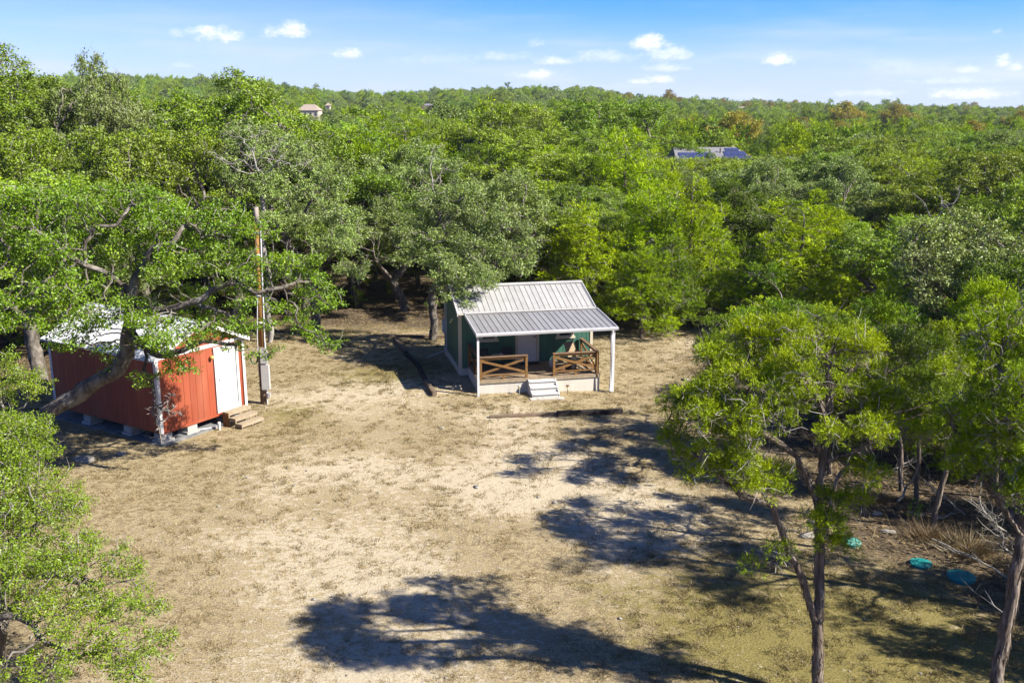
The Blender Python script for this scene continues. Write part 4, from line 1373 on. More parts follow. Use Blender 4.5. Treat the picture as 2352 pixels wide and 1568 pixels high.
class Skeleton:
    """a branching frame: hand-laid limbs first, then growth towards points spread through the crown"""

    def __init__(self, rng, D):
        self.rng, self.D = rng, D
        self.P, self.par, self.rmin = [], [], []

    def limb(self, poly, r0, r1, root=False, jit=0.02, gnarl=0.0):
        pts = resample(poly, self.D, self.rng, jit)
        if gnarl:
            t = np.linspace(0, 1, len(pts))[:, None]
            ph = self.rng.random(3) * 6
            pts = pts + gnarl * np.sin(np.cumsum(np.ones(len(pts)))[:, None] * self.D * 2.3 + ph) * np.minimum(1, t * 4) * np.minimum(1, (1 - t) * 4)
        rs = np.linspace(r0, r1, len(pts))
        if root or not self.P:
            prev = -1
        else:
            prev = int(np.argmin(np.linalg.norm(np.array(self.P) - pts[0], axis=1)))
            pts, rs = pts[1:], rs[1:]
        for p, r in zip(pts, rs):
            self.P.append(p)
            self.par.append(prev)
            self.rmin.append(r)
            prev = len(self.P) - 1
        return self

    def grow(self, A, kill, iters=70, wob=0.25, droop=0.0, reach=None):
        rng, D = self.rng, self.D
        P = np.array(self.P)
        A = A.copy()
        dist = np.linalg.norm(A[:, None, :] - P[None, :, :], axis=2) if len(A) * len(P) < 4e6 else None
        if dist is None:
            near = np.array([np.argmin(np.linalg.norm(P - a, axis=1)) for a in A])
            nd = np.linalg.norm(A - P[near], axis=1)
        else:
            near = dist.argmin(1)
            nd = dist.min(1)
        stuck = {}
        for _ in range(iters):
            keep = nd > kill
            A, near, nd = A[keep], near[keep], nd[keep]
            if len(A) == 0:
                break
            ids, inv = np.unique(near, return_inverse=True)
            acc = np.zeros((len(ids), 3))
            np.add.at(acc, inv, unit(A - P[near]))
            ok = np.array([stuck.get(int(i), 0) < 4 for i in ids])
            if not ok.any():
                break
            d = unit(unit(acc) + rng.normal(size=acc.shape) * wob + np.array([0, 0, -droop]))
            new = (P[ids] + d * D)[ok]
            for i in ids[ok]:
                stuck[int(i)] = stuck.get(int(i), 0) + 1
            base = len(P)
            P = np.concatenate([P, new])
            self.par += [int(i) for i in ids[ok]]
            self.rmin += [0.0] * len(new)
            dn = np.linalg.norm(A[:, None, :] - new[None, :, :], axis=2)
            j = dn.argmin(1)
            m = dn[np.arange(len(A)), j]
            better = m < nd
            nd = np.where(better, m, nd)
            near = np.where(better, base + j, near)
        self.P = [p for p in P]
        return self

    def finish(self, tip=0.010, e=2.3):
        n = len(self.P)
        P, par = np.array(self.P), np.array(self.par)
        r = np.zeros(n)
        kids = np.zeros(n, int)
        for i in range(n - 1, -1, -1):
            r[i] = max(tip, r[i] ** (1 / e) if r[i] > 0 else 0, self.rmin[i])
            if par[i] >= 0:
                r[par[i]] += (r[i] if self.rmin[i] == 0 else min(r[i], 0.05)) ** e
                kids[par[i]] += 1
        self.Pn, self.pn, self.r, self.kids = P, par, r, kids
        d = np.zeros((n, 3))
        m = par >= 0
        d[m] = unit(P[m] - P[par[m]])
        d[~m] = (0, 0, 1)
        self.dir = d
        return self

    def tubes(self, rcut=0.0):
        """verts and quads of the limbs"""
        P, par, r = self.Pn, self.pn, self.r
        n = len(P)
        ch = [[] for _ in range(n)]
        for i in range(n):
            if par[i] >= 0:
                ch[par[i]].append(i)
        V, Fq = [], []
        nv = 0
        starts = [(-1, i) for i in range(n) if par[i] < 0]
        while starts:
            s, i = starts.pop()
            chain = [i] if s < 0 else [s, i]
            while True:
                c = ch[chain[-1]] if not (len(chain) == 1 and s >= 0) else [i]
                if not c:
                    break
                m = max(c, key=lambda q: r[q])
                for q in c:
                    if q != m:
                        starts.append((chain[-1], q))
                chain.append(m)
            rr = r[chain].copy()
            if s >= 0:
                rr[0] = min(rr[0], rr[1] * 1.25)
            if rr.max() < rcut or len(chain) < 2:
                continue
            if rcut:
                k = np.nonzero(rr >= rcut)[0]
                chain, rr = chain[:k[-1] + 1], rr[:k[-1] + 1]
                if len(chain) < 2:
                    continue
            rm = rr.max()
            k = 9 if rm > 0.1 else 6 if rm > 0.045 else 4 if rm > 0.018 else 3
            C = P[chain]
            T = np.gradient(C, axis=0) if len(C) > 1 else np.array([[0, 0, 1.0]])
            T = unit(T)
            ref = np.array([0.31, 0.77, 0.2]) if abs(T[:, 2]).mean() > 0.6 else np.array([0.05, 0.1, 1.0])
            a = unit(np.cross(T, ref))
            b = np.cross(T, a)
            th = np.arange(k) * 2 * np.pi / k
            lump = 1 + (self.rng.normal(size=(len(C), k)) * 0.09 if rm > 0.05 else 0)
            ring = C[:, None, :] + (a[:, None, :] * np.cos(th)[None, :, None] + b[:, None, :] * np.sin(th)[None, :, None]) * (rr[:, None] * lump)[:, :, None]
            V.append(ring.reshape(-1, 3))
            q = np.arange(len(C) - 1)[:, None] * k
            kk = np.arange(k)[None, :]
            k2 = (kk + 1) % k
            Fq.append((np.stack([q + kk, q + k2, q + k + k2, q + k + kk], -1).reshape(-1, 4)) + nv)
            nv += len(C) * k
        if not V:
            return np.zeros((4, 3)), np.array([[0, 1, 2, 3]])
        return np.concatenate(V), np.concatenate(Fq)

    def anchors(self, rmax):
        m = (self.r <= rmax)
        return self.Pn[m], self.dir[m], (self.kids[m] == 0)


PADS = []          # centres, radii and flatness of the foliage pads made last


def pad_sprays(rng, n):
    """anchors of n plumes a pad, set through each pad and leaning out of it and up"""
    pc, rad, fl = PADS
    m = np.maximum(3, (n * (rad / rad.mean()) ** 2).astype(int))
    C, R = np.repeat(pc, m, 0), np.repeat(rad, m)
    e = unit(rng.normal(size=C.shape)) * rng.random((len(C), 1)) ** 0.5
    o = e * R[:, None] * np.array([0.8, 0.8, 0.8 * fl])
    tb = np.repeat(rng.uniform(0.30, 0.72, len(pc)), m) + rng.normal(size=len(C)) * 0.06
    return C + o, unit(e + np.array([0, 0, 0.35])), np.clip(tb, 0, 1)


def lobe_points(rng, lobes, n, shell=3.0, under=0.35, ragged=(0.8, 0.40), pads=None):
    """points through a union of ellipsoids (cx,cy,cz,rx,ry,rz), thicker towards the outside and on top, gathered into
    separate pads of foliage: pads = (pads per lobe, radius, flatness)"""
    lobes = np.asarray(lobes, float)
    vol = (lobes[:, 3] * lobes[:, 4] * lobes[:, 5]) ** (2 / 3)
    m2 = n * 3
    if pads:
        k, pr, fl = pads
        m = len(lobes) * k
        idx = rng.choice(len(lobes), size=m * 2, p=vol / vol.sum())
        d = unit(rng.normal(size=(m * 2, 3)))
        keep = (d[:, 2] > -0.2) | (rng.random(m * 2) < under)
        pc = (lobes[idx, :3] + d * (rng.random((m * 2, 1)) ** (1 / shell)) * lobes[idx, 3:])[keep][:m]
        rad = pr * rng.uniform(0.6, 1.35, len(pc))
        w = rad ** 2
        q = rng.choice(len(pc), size=n, p=w / w.sum())
        e = unit(rng.normal(size=(n, 3))) * rng.random((n, 1)) ** 0.5 * rad[q][:, None]
        e[:, 2] *= fl
        PADS.clear()
        PADS.extend((pc, rad, fl))
        return pc[q] + e
    idx = rng.choice(len(lobes), size=m2, p=vol / vol.sum())
    d = unit(rng.normal(size=(m2, 3)))
    rad = rng.random(m2) ** (1 / shell)
    keep = (d[:, 2] > -0.25) | (rng.random(m2) < under)
    p = lobes[idx, :3] + d * rad[:, None] * lobes[idx, 3:]
    return p[keep][:n]


def leaves_quads(rng, C, per, sig, L, Wd, up=0.8, flat=0.6, tint_base=None):
    """pads of leaves: each anchor carries a loose flattened tuft whose leaves mostly face the sky"""
    k = len(C)
    size = rng.uniform(0.65, 1.35, (k, 1))
    n = k * per
    c = np.repeat(C, per, 0)
    d = unit(rng.normal(size=(n, 3))) * rng.random((n, 1)) ** 0.45 * sig * 1.9 * np.repeat(size, per, 0)
    d[:, 2] *= flat
    tilt = np.repeat(unit(rng.normal(size=(k, 3)) * 0.35 + np.array([0, 0, 1])), per, 0)
    d[:, 2] -= (d[:, 0] * tilt[:, 0] + d[:, 1] * tilt[:, 1]) * 0.9
    c = c + d
    nrm = unit(rng.normal(size=(n, 3)) * 0.75 + tilt * up + unit(d) * 0.35)
    t = unit(np.cross(nrm, rng.normal(size=(n, 3))))
    b = np.cross(nrm, t)
    s = rng.uniform(0.7, 1.3, (n, 1))
    l, w = L * s / 2, Wd * s / 2
    cup = nrm * (L * 0.12)
    V = np.stack([c - t * l, c + b * w + cup, c + t * l, c - b * w + cup], 1)
    tb = np.repeat(tint_base if tint_base is not None else rng.uniform(0.25, 0.75, len(C)), per)
    tint = np.clip(tb + rng.normal(size=n) * 0.16, 0, 1)
    return V.reshape(-1, 3), np.repeat(tint, 4)


def sprays(rng, C, D_, per, ln, rad, bl, bw, tint_base=None, lift=0.55):
    """juniper foliage: every anchor carries a tight plume of short scale-leaf blades that leans outward and up"""
    k_ = len(C)
    n = k_ * per
    size = rng.uniform(0.6, 1.35, (k_, 1))
    axis = unit(D_ * 0.8 + np.array([0, 0, lift]) + rng.normal(size=D_.shape) * 0.30)
    sub = np.repeat(axis, per, 0)
    # three or four side sprays on each plume
    br = rng.integers(0, 4, n)
    side = unit(rng.normal(size=(k_, 4, 3)))[np.repeat(np.arange(k_), per), br]
    start = (br / 4.0 * 0.7)[:, None]
    k = rng.random((n, 1))
    L_ = ln * np.repeat(size, per, 0)
    sd = unit(sub + side * 0.75 * (br > 0)[:, None])
    c = np.repeat(C, per, 0) + sub * (start * L_) + sd * (k * L_ * (1 - 0.45 * start)) + rng.normal(size=(n, 3)) * rad * 0.5 * (1.15 - 0.85 * k)
    d = unit(sd * 0.9 + rng.normal(size=(n, 3)) * 0.45 + np.array([0, 0, 0.15]))
    s = unit(np.cross(d, rng.normal(size=(n, 3)) * 0.75 + np.array([0, 0, 1.0])))
    d = unit(d + np.array([0, 0, -0.12]) + sd * 0.3)
    q = rng.uniform(0.6, 1.3, (n, 1))
    V = np.stack([c - s * bw * q / 2, c + s * bw * q / 2, c + d * bl * q], 1)
    tb = np.repeat(tint_base if tint_base is not None else rng.uniform(0.2, 0.7, len(C)), per)
    tint = np.clip(tb + 0.25 * (k[:, 0] - 0.5) + rng.normal(size=n) * 0.12, 0, 1)
    return V.reshape(-1, 3), np.repeat(tint, 3)


def needles(rng, C, per, ln, w, up=0.0, D_=None):
    """bare twigs: crossed slivers"""
    n = len(C) * per
    c = np.repeat(C, per, 0)
    d = rng.normal(size=(n, 3)) + np.array([0, 0, up])
    if D_ is not None:
        d = d * 0.7 + np.repeat(D_, per, 0)
    d = unit(d)
    s = unit(np.cross(d, rng.normal(size=(n, 3))))
    l = ln * rng.uniform(0.5, 1.4, (n, 1))
    mid = c + d * l * 0.55 + rng.normal(size=(n, 3)) * ln * 0.12
    e = c + d * l + rng.normal(size=(n, 3)) * ln * 0.2
    V = np.stack([c - s * w / 2, c + s * w / 2, mid + s * w * 0.35, mid - s * w * 0.35, mid - s * w * 0.35, mid + s * w * 0.35, e + s * w * 0.1, e - s * w * 0.1], 1)
    return V.reshape(-1, 3)


def tree_meshes(name, sk, kind, leaf_mat, bark_mat, density=1.0, rcut=0.0, rleaf=0.03, leafL=0.11, per=16, sig=0.2, twigs=1, twig_len=0.35, leaf_frac=1.0, blade=(0.16, 0.035), plume=(0.4, 0.1), plumes=0):
    """crown and trunk meshes of one skeleton"""
    rng = sk.rng
    V, F = sk.tubes(rcut)
    trunk = mesh_np(name + "_trunk", V, 4, bark_mat, faces=F, smooth_=True, obj=False)
    C, D_, tipm = sk.anchors(rleaf)
    if leaf_frac < 1:
        k = rng.random(len(C)) < np.where(tipm, 1.0, leaf_frac)
        C, D_ = C[k], D_[k]
    tb = 0.28 + 0.45 * (0.5 * rng.random(len(C)) + 0.5 * vnoise(C[:, 0] * 1.0 + C[:, 2] * 0.7 + 40, C[:, 1] + C[:, 2] * 0.4 + 40, 0.9, 3))
    if kind == "oak":
        LV, lt = leaves_quads(rng, C, per, sig, leafL, leafL * 0.55, tint_base=tb)
        crown = mesh_np(name + "_crown", LV, 4, leaf_mat, tint=lt, obj=False)
    else:
        if plumes:
            Cp, Dp, tp = pad_sprays(rng, plumes)
            LV, lt = sprays(rng, Cp, Dp, per, plume[0], plume[1], blade[0], blade[1], tint_base=tp, lift=0.4)
        else:
            LV, lt = sprays(rng, C, D_, per, plume[0], plume[1], blade[0], blade[1], tint_base=tb)
        crown = mesh_np(name + "_crown", LV, 3, leaf_mat, tint=lt, obj=False)
    tw = None
    if twigs:
        sel = C[rng.random(len(C)) < min(1, twigs)]
        tw = mesh_np(name + "_twigs", needles(rng, sel, max(1, int(twigs)), twig_len, 0.022), 4, M["twig"], obj=False)
    return dict(trunk=trunk, crown=crown, twigs=tw)


def make_tree(name, meshes, loc, rz=0.0, scale=(1, 1, 1), label=None, cat="tree", group=None):
    t = empty(name, loc, rz, label, cat, group)
    t.scale = scale
    for k in ("trunk", "crown", "twigs"):
        if meshes.get(k) is not None:
            o = link(bpy.data.objects.new(k, meshes[k]), t)
            if k != "trunk":
                o["kind"] = "stuff"
    return t


def generic_oak(seed, H=9.0, Wd=8.5, natt=520, D=0.36, kill=0.55, nl=9, pads=None):
    rng = np.random.default_rng(seed)
    sk = Skeleton(rng, D)
    lean = rng.normal(size=2) * 0.7
    fork = np.array([lean[0] * 0.5, lean[1] * 0.5, H * 0.26])
    sk.limb([(0, 0, -0.4), (lean[0] * 0.2, lean[1] * 0.2, H * 0.12), fork], 0.30, 0.24, root=True, gnarl=0.06)
    lobes = []
    for k in range(nl):
        a = k * 2.399 + rng.uniform(-0.6, 0.6)
        rr = Wd * 0.5 * math.sqrt((k + 0.4) / nl) * rng.uniform(0.6, 0.92)
        zz = H * (0.82 - 0.40 * (rr / (Wd * 0.5)) ** 1.5) + rng.uniform(-0.12, 0.10) * H
        s = Wd * rng.uniform(0.09, 0.19)
        lobes.append((math.cos(a) * rr + lean[0], math.sin(a) * rr + lean[1], zz, s, s, s * rng.uniform(0.5, 0.8)))
    for k in range(5):
        a = k * 1.2566 + rng.uniform(-0.5, 0.5)
        q = fork + np.array([math.cos(a) * Wd * 0.14, math.sin(a) * Wd * 0.14, H * 0.14])
        e = fork + np.array([math.cos(a + .3) * Wd * 0.30, math.sin(a + .3) * Wd * 0.30, H * rng.uniform(0.2, 0.4)])
        sk.limb([fork, q, e], 0.15, 0.06, gnarl=0.10)
    A = lobe_points(rng, lobes, natt, pads=pads or (5, 0.52, 0.5))
    sk.grow(A, kill, wob=0.42)
    return sk.finish(tip=0.011)


def generic_juniper(seed, H=7.5, Wd=5.2, natt=480, D=0.30, kill=0.45, nl=14, pads=None):
    rng = np.random.default_rng(seed)
    sk = Skeleton(rng, D)
    lobes = []
    ns = rng.integers(1, 4)
    for s in range(ns):
        a = rng.uniform(0, 6.28)
        o = 0 if s == 0 else Wd * rng.uniform(0.12, 0.2)
        sk.limb([(0.1 * s, 0.05 * s, -0.3), (math.cos(a) * o * 0.6, math.sin(a) * o * 0.6, H * 0.35), (math.cos(a) * o, math.sin(a) * o, H * rng.uniform(0.72, 0.9))], 0.16 if s == 0 else 0.11, 0.03, root=(s == 0), gnarl=0.05)
    for k in range(nl):
        f = (k + 0.5) / nl
        a = k * 2.399 + rng.uniform(-0.5, 0.5)
        prof = (1 - f) ** 0.75 * 0.9 + 0.10
        rr = Wd * 0.5 * prof * rng.uniform(0.5, 0.72) * (0 if k == nl - 1 else 1)
        s = Wd * 0.5 * (0.34 + 0.2 * (1 - f)) * rng.uniform(0.75, 1.1)
        lobes.append((math.cos(a) * rr, math.sin(a) * rr, H * (0.14 + 0.78 * f), s, s, s * rng.uniform(0.8, 1.2)))
    A = lobe_points(rng, lobes, natt, shell=3.2, under=0.5, pads=pads or (5, 0.36, 1.0))
    sk.grow(A, kill, wob=0.22, droop=-0.05)
    return sk.finish(tip=0.009)


OAKS, JUNS, OAKS_FAR, JUNS_FAR = [], [], [], []
for s in range(5):
    sk = generic_oak(100 + s, natt=3000, D=0.25, kill=0.27, nl=24, pads=(7, 0.50, 0.5))
    mt = M["oak_leaf"] if s % 2 == 0 else M["oak_leaf_grey"]
    OAKS.append(tree_meshes("oak", sk, "oak", mt, M["oak_bark"], per=34, sig=0.15, leafL=0.115, twigs=1.4, twig_len=0.45, rleaf=0.0195, rcut=0.012))
for s in range(2):
    sk = generic_oak(150 + s, H=11.0, Wd=11.0, natt=5400, D=0.26, kill=0.28, nl=42, pads=(7, 0.52, 0.5))
    OAKS.append(tree_meshes("oak", sk, "oak", M["oak_leaf"], M["oak_bark"], per=30, sig=0.16, leafL=0.125, twigs=1.2, twig_len=0.45, rleaf=0.0195, rcut=0.014))
for s in range(5):
    sk = generic_juniper(200 + s, natt=1700, D=0.2, kill=0.24, nl=26, pads=(7, 0.33, 1.05))
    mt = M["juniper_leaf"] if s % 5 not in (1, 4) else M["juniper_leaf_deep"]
    JUNS.append(tree_meshes("juniper", sk, "jun", mt, M["juniper_bark"], per=26, plumes=10, twigs=0.5, twig_len=0.5, rleaf=0.0135, rcut=0.010, blade=(0.095, 0.037), plume=(0.27, 0.085)))
for s in range(3):
    sk = generic_oak(300 + s, natt=600, D=0.45, kill=0.5, nl=22)
    OAKS_FAR.append(tree_meshes("far_oak", sk, "oak", (M["oak_leaf"], M["oak_leaf_grey"], M["oak_leaf"])[s], M["oak_bark"], per=22, sig=0.30, leafL=0.30, twigs=0, rleaf=0.026, rcut=0.05))
for s in range(3):
    sk = generic_juniper(400 + s, natt=520, D=0.4, kill=0.42, nl=18)
    JUNS_FAR.append(tree_meshes("far_juniper", sk, "jun", (M["juniper_leaf"], M["juniper_leaf_deep"], M["juniper_leaf"])[s], M["juniper_bark"], per=26, twigs=0, rleaf=0.024, rcut=0.05, blade=(0.30, 0.14), plume=(0.65, 0.2)))
tot = lambda L_: [(len(t["crown"].polygons), len(t["trunk"].polygons)) for t in L_]
print("variants", tot(OAKS), tot(JUNS), tot(OAKS_FAR), tot(JUNS_FAR))


def dims(ms):
    co = np.empty(len(ms["crown"].vertices) * 3, np.float32)
    ms["crown"].vertices.foreach_get("co", co)
    co = co.reshape(-1, 3)
    w = np.percentile(co[:, :2], 98, 0) - np.percentile(co[:, :2], 2, 0)
    return float(np.percentile(co[:, 2], 99.6)), float(w.mean()) * 1.04


for ms in OAKS + JUNS:
    ms["dims"] = dims(ms)          # height and width the shared shapes come out at
print("dims", [tuple(round(x, 1) for x in m["dims"]) for m in OAKS + JUNS])


# ---- the leaning oak over the shed: limbs measured in the photograph, at about the distance of the shed's front corner
def P3(p, q, y):
    return at_depth(p, q, y)


def hero_oak():
    rng = np.random.default_rng(5)
    sk = Skeleton(rng, 0.20)
    base = P3(40, 1000, 28.2)
    gz = zg(base[0], base[1])
    base[2] = gz - 0.3
    fork0 = P3(292, 812, 28.0)
    fork = P3(302, 715, 27.8)
    sk.limb([base, P3(110, 945, 28.2), P3(200, 890, 28.1), P3(270, 850, 28.0), fork0], 0.27, 0.22, root=True, jit=0.015, gnarl=0.03)
    sk.limb([fork0, P3(296, 765, 27.9), fork], 0.24, 0.19, jit=0.015)
    sk.limb([fork, P3(300, 690, 27.8), P3(312, 640, 27.7), P3(338, 600, 27.6), P3(352, 565, 27.5), P3(396, 556, 27.4), P3(420, 520, 27.6)], 0.17, 0.06, jit=0.02, gnarl=0.05)
    sk.limb([fork, P3(360, 716, 27.4), P3(410, 698, 27.2), P3(470, 686, 27.1), P3(510, 664, 27.0), P3(530, 652, 27.0), P3(590, 672, 27.2), P3(650, 660, 27.3)], 0.15, 0.05, jit=0.02, gnarl=0.05)
    sk.limb([P3(440, 690, 27.2), P3(500, 715, 26.9), P3(560, 745, 26.8)], 0.07, 0.03, jit=0.02, gnarl=0.04)
    sk.limb([P3(296, 765, 27.9), P3(360, 815, 26.9), P3(420, 806, 26.8), P3(470, 786, 26.9), P3(540, 790, 27.0)], 0.13, 0.05, jit=0.02, gnarl=0.04)
    sk.limb([fork, P3(285, 650, 27.6), P3(255, 625, 27.4), P3(205, 612, 27.2), P3(195, 560, 27.2), P3(215, 520, 27.3)], 0.10, 0.05, jit=0.03, gnarl=0.06)
    sk.limb([P3(205, 612, 27.2), P3(160, 590, 27), P3(110, 545, 26.8), P3(70, 520, 26.7), P3(0, 525, 26.6)], 0.08, 0.05, jit=0.03, gnarl=0.06)
    sk.limb([P3(215, 520, 27.3), P3(270, 510, 27.4), P3(300, 470, 27.6)], 0.06, 0.03, jit=0.03, gnarl=0.05)
    # grey dead limb hanging past the shed's corner
    sk.limb([fork0, P3(325, 790, 27.4), P3(340, 820, 27.2), P3(330, 850, 27.1), P3(352, 880, 27.2), P3(358, 920, 27.2), P3(350, 950, 27.2), P3(364, 985, 27.2), P3(370, 1010, 27.2)], 0.055, 0.028, jit=0.02, gnarl=0.03)
    dead0 = len(sk.P)
    for q in ((385, 925, 26.9), (400, 935, 26.8), (412, 945, 26.8), (380, 965, 26.9), (396, 905, 26.9)):
        sk.limb([P3(360, 935, 27.2), P3(q[0] - 14, q[1] + 6, q[2] + .1), P3(*q)], 0.022, 0.014, jit=0.04)
    dead1 = len(sk.P)
    L = lambda p, q, y, rx, rz, ry=None: (*P3(p, q, y), rx, ry or rx, rz)
    lobes = [L(330, 500, 28.6, 1.6, 0.9), L(200, 480, 28, 1.6, 0.9), L(450, 530, 28, 1.5, 0.9), L(560, 570, 28, 1.3, 0.8), L(640, 620, 28, 1.3, 0.8), L(690, 680, 27.8, 1.0, 0.8), L(715, 760, 27.6, 0.55, 0.65),
             L(560, 660, 27.3, 1.2, 0.7), L(450, 620, 27.4, 1.3, 0.8), L(60, 500, 27, 1.6, 0.9), L(120, 580, 26.8, 1.3, 0.8), L(30, 600, 26.5, 1.4, 0.9), L(230, 680, 26.6, 1.1, 0.5), L(390, 700, 28.4, 1.2, 0.5), L(360, 610, 28.4, 1.1, 0.7),
             L(180, 795, 26.6, 0.6, 0.35), L(225, 820, 26.3, 0.55, 0.3), L(420, 760, 26.5, 0.9, 0.35), L(500, 745, 26.7, 0.9, 0.45), L(560, 760, 27.0, 0.8, 0.45), L(530, 800, 27.0, 0.5, 0.35), L(380, 800, 26.3, 0.55, 0.4), L(410, 835, 26.6, 0.40, 0.25), L(335, 740, 26.2, 0.6, 0.4),
             L(230, 720, 26.4, 0.9, 0.4), L(340, 745, 26.3, 0.8, 0.3), L(300, 735, 27.0, 0.8, 0.35), L(430, 735, 27.3, 0.8, 0.35), L(250, 745, 26.8, 0.7, 0.3), L(170, 740, 26.6, 0.7, 0.35), L(360, 770, 26.8, 0.5, 0.3), L(300, 590, 29.2, 1.5, 0.8), L(450, 590, 29, 1.4, 0.8), L(150, 540, 28.6, 1.5, 0.8), L(120, 690, 26.3, 1.0, 0.7), L(20, 700, 26.0, 1.2, 0.8), L(585, 705, 27.2, 0.9, 0.5), L(350, 870, 26.8, 0.3, 0.3), L(590, 800, 27.3, 0.35, 0.3)]
    A = lobe_points(rng, lobes, 7200, shell=2.2, under=0.6, pads=(10, 0.42, 0.5))
    zc = A[:, 2] - CAM_H
    dep = A[:, 1] * math.cos(TH) - zc * math.sin(TH)
    pp, qq = 1176 + FOC * A[:, 0] / dep, 784 - FOC * (A[:, 1] * math.sin(TH) + zc * math.cos(TH)) / dep
    A = A[~((np.abs(pp - (589 + (qq - 480) * 0.036)) < 20) & (rng.random(len(A)) < 0.85) & (np.abs(qq - 640) > 22))]
    sk.grow(A, 0.19, wob=0.45, iters=90)
    sk.finish(tip=0.009)
    keepout = np.zeros(len(sk.Pn), bool)
    keepout[dead0 - 8:dead1] = True
    sk.r[keepout] = np.maximum(sk.r[keepout], 0.0)
    ms_rng = sk.rng
    V, F = sk.tubes(0.0)
    C = sk.Pn[(sk.r <= 0.0145) & ~keepout]
    tb = 0.30 + 0.45 * (0.45 * ms_rng.random(len(C)) + 0.55 * vnoise(C[:, 0] + 40, C[:, 2] + C[:, 1] + 40, 0.8, 4))
    LV, lt = leaves_quads(ms_rng, C, 30, 0.115, 0.078, 0.045, tint_base=tb)
    t = empty("live_oak", (base[0], base[1], gz), 0, "big leaning live oak whose crown spreads over the red shed's roof", "tree")
    off = np.array([base[0], base[1], gz])
    tr = mesh_np("trunk", V - off, 4, M["oak_bark"], faces=F, smooth_=True, parent=t)
    mesh_np("crown", LV - off, 4, M["oak_leaf_bright"], tint=lt, parent=t)["kind"] = "stuff"
    sel = C[ms_rng.random(len(C)) < 0.6]
    D0 = sk.Pn[dead0 - 8:dead1]
    nd = np.concatenate([needles(ms_rng, sel, 1, 0.32, 0.016), needles(ms_rng, D0, 9, 0.16, 0.02), needles(ms_rng, np.array([P3(355 + a, 735 + b, 27.0) for a, b in ms_rng.normal(size=(26, 2)) * (16, 30)]), 6, 0.35, 0.018, up=-0.3)])
    mesh_np("twigs", nd - off, 4, M["twig"], parent=t)["kind"] = "stuff"
    print("hero oak", len(LV) // 4, len(F))


hero_oak()


def left_oak():
    rng = np.random.default_rng(9)
    sk = Skeleton(rng, 0.17)
    base = np.array([-9.6, 15.6, 0.0])
    gz = 0.0
    sk.limb([base + (0, 0, -0.3), base + (0.2, -0.1, 0.8), base + (0.5, -0.3, 1.6)], 0.2, 0.15, root=True, jit=0.015)
    f = base + (0.5, -0.3, 1.6)
    L = lambda p, q, y, rx, rz=None: (*P3(p, q, y), rx, rx, rz or rx * 0.62)
    lobes = [L(-30, 820, 22.5, 0.9), L(0, 930, 21.5, 1.1), L(30, 1040, 20.0, 1.05), L(-20, 1080, 20, 1.2), L(125, 1125, 19.0, 0.75, 0.5), L(10, 1180, 18.5, 1.1), L(110, 1240, 17.6, 0.9), L(190, 1270, 16.8, 0.8, 0.45), L(230, 1340, 16.2, 0.95, 0.55),
             L(290, 1390, 15.8, 0.75, 0.45), L(180, 1400, 15.5, 0.8, 0.45), L(120, 1340, 16, 0.7, 0.4), L(330, 1480, 15.2, 0.62, 0.4), L(250, 1490, 14.8, 0.75, 0.45), L(150, 1520, 14.4, 0.8, 0.45), L(60, 1540, 14.0, 0.7, 0.4), L(300, 1560, 14.2, 0.6, 0.4),
             L(-60, 1000, 20.5, 1.5), L(-80, 1200, 18.5, 1.4), L(75, 1075, 18.4, 0.75), L(105, 1175, 17.8, 0.7), L(60, 990, 19.8, 0.7), L(10, 1000, 19.0, 0.9), L(20, 1110, 18.0, 0.9), L(20, 1210, 16.8, 0.8), L(0, 1320, 15.6, 0.7), L(70, 1300, 16.0, 0.7), L(10, 900, 20.5, 0.9), L(90, 1430, 14.6, 0.5), L(200, 1450, 14.6, 0.6), L(-60, 1560, 13.5, 0.9), L(40, 1290, 17, 0.7, 0.4)]
    sk.limb([P3(-40, 1430, 14.9), P3(0, 1418, 14.9), P3(40, 1412, 15.0), P3(75, 1432, 15.0), P3(100, 1470, 14.9), P3(160, 1500, 14.8)], 0.085, 0.035, jit=0.015, gnarl=0.02) if False else None
    for pts, r0, r1 in (([f, P3(-20, 1425, 15.0), P3(40, 1412, 15.0), P3(80, 1435, 15.0), P3(110, 1470, 14.9), P3(170, 1500, 14.9)], 0.085, 0.03),
                        ([f, P3(60, 1330, 16.8), P3(130, 1330, 16.8), P3(190, 1340, 16.5)], 0.05, 0.02),
                        ([f, P3(-60, 1200, 18.5), P3(0, 1120, 20.0), P3(20, 1000, 21.2), P3(0, 900, 22.2)], 0.06, 0.03),
                        ([f, P3(20, 1240, 17.2), P3(90, 1200, 17.8)], 0.07, 0.03)):
        sk.limb(pts, r0, r1, jit=0.02, gnarl=0.04)
    A = lobe_points(rng, lobes, 5200, shell=2.0, under=0.75, pads=(9, 0.30, 0.55))
    sk.grow(A, 0.16, wob=0.45, iters=90)
    sk.finish(tip=0.007)
    V, F = sk.tubes(0.0)
    C = sk.Pn[sk.r <= 0.0105]
    tb = 0.32 + 0.40 * (0.5 * rng.random(len(C)) + 0.5 * vnoise(C[:, 0] + 40, C[:, 1] + C[:, 2] + 40, 0.7, 4))
    LV, lt = leaves_quads(rng, C, 46, 0.088, 0.046, 0.027, tint_base=tb)
    t = empty("live_oak", tuple(base), 0, "low spreading live oak in the bottom left corner, branches against pale dirt", "tree")
    mesh_np("trunk", V - base, 4, M["oak_bark"], faces=F, smooth_=True, parent=t)
    mesh_np("crown", LV - base, 4, M["oak_leaf_bright"], tint=lt, parent=t)["kind"] = "stuff"
    mesh_np("twigs", needles(rng, C[rng.random(len(C)) < 0.7], 1, 0.24, 0.013) - base, 4, M["twig"], parent=t)["kind"] = "stuff"
    print("left oak", len(LV) // 4, len(F))


left_oak()


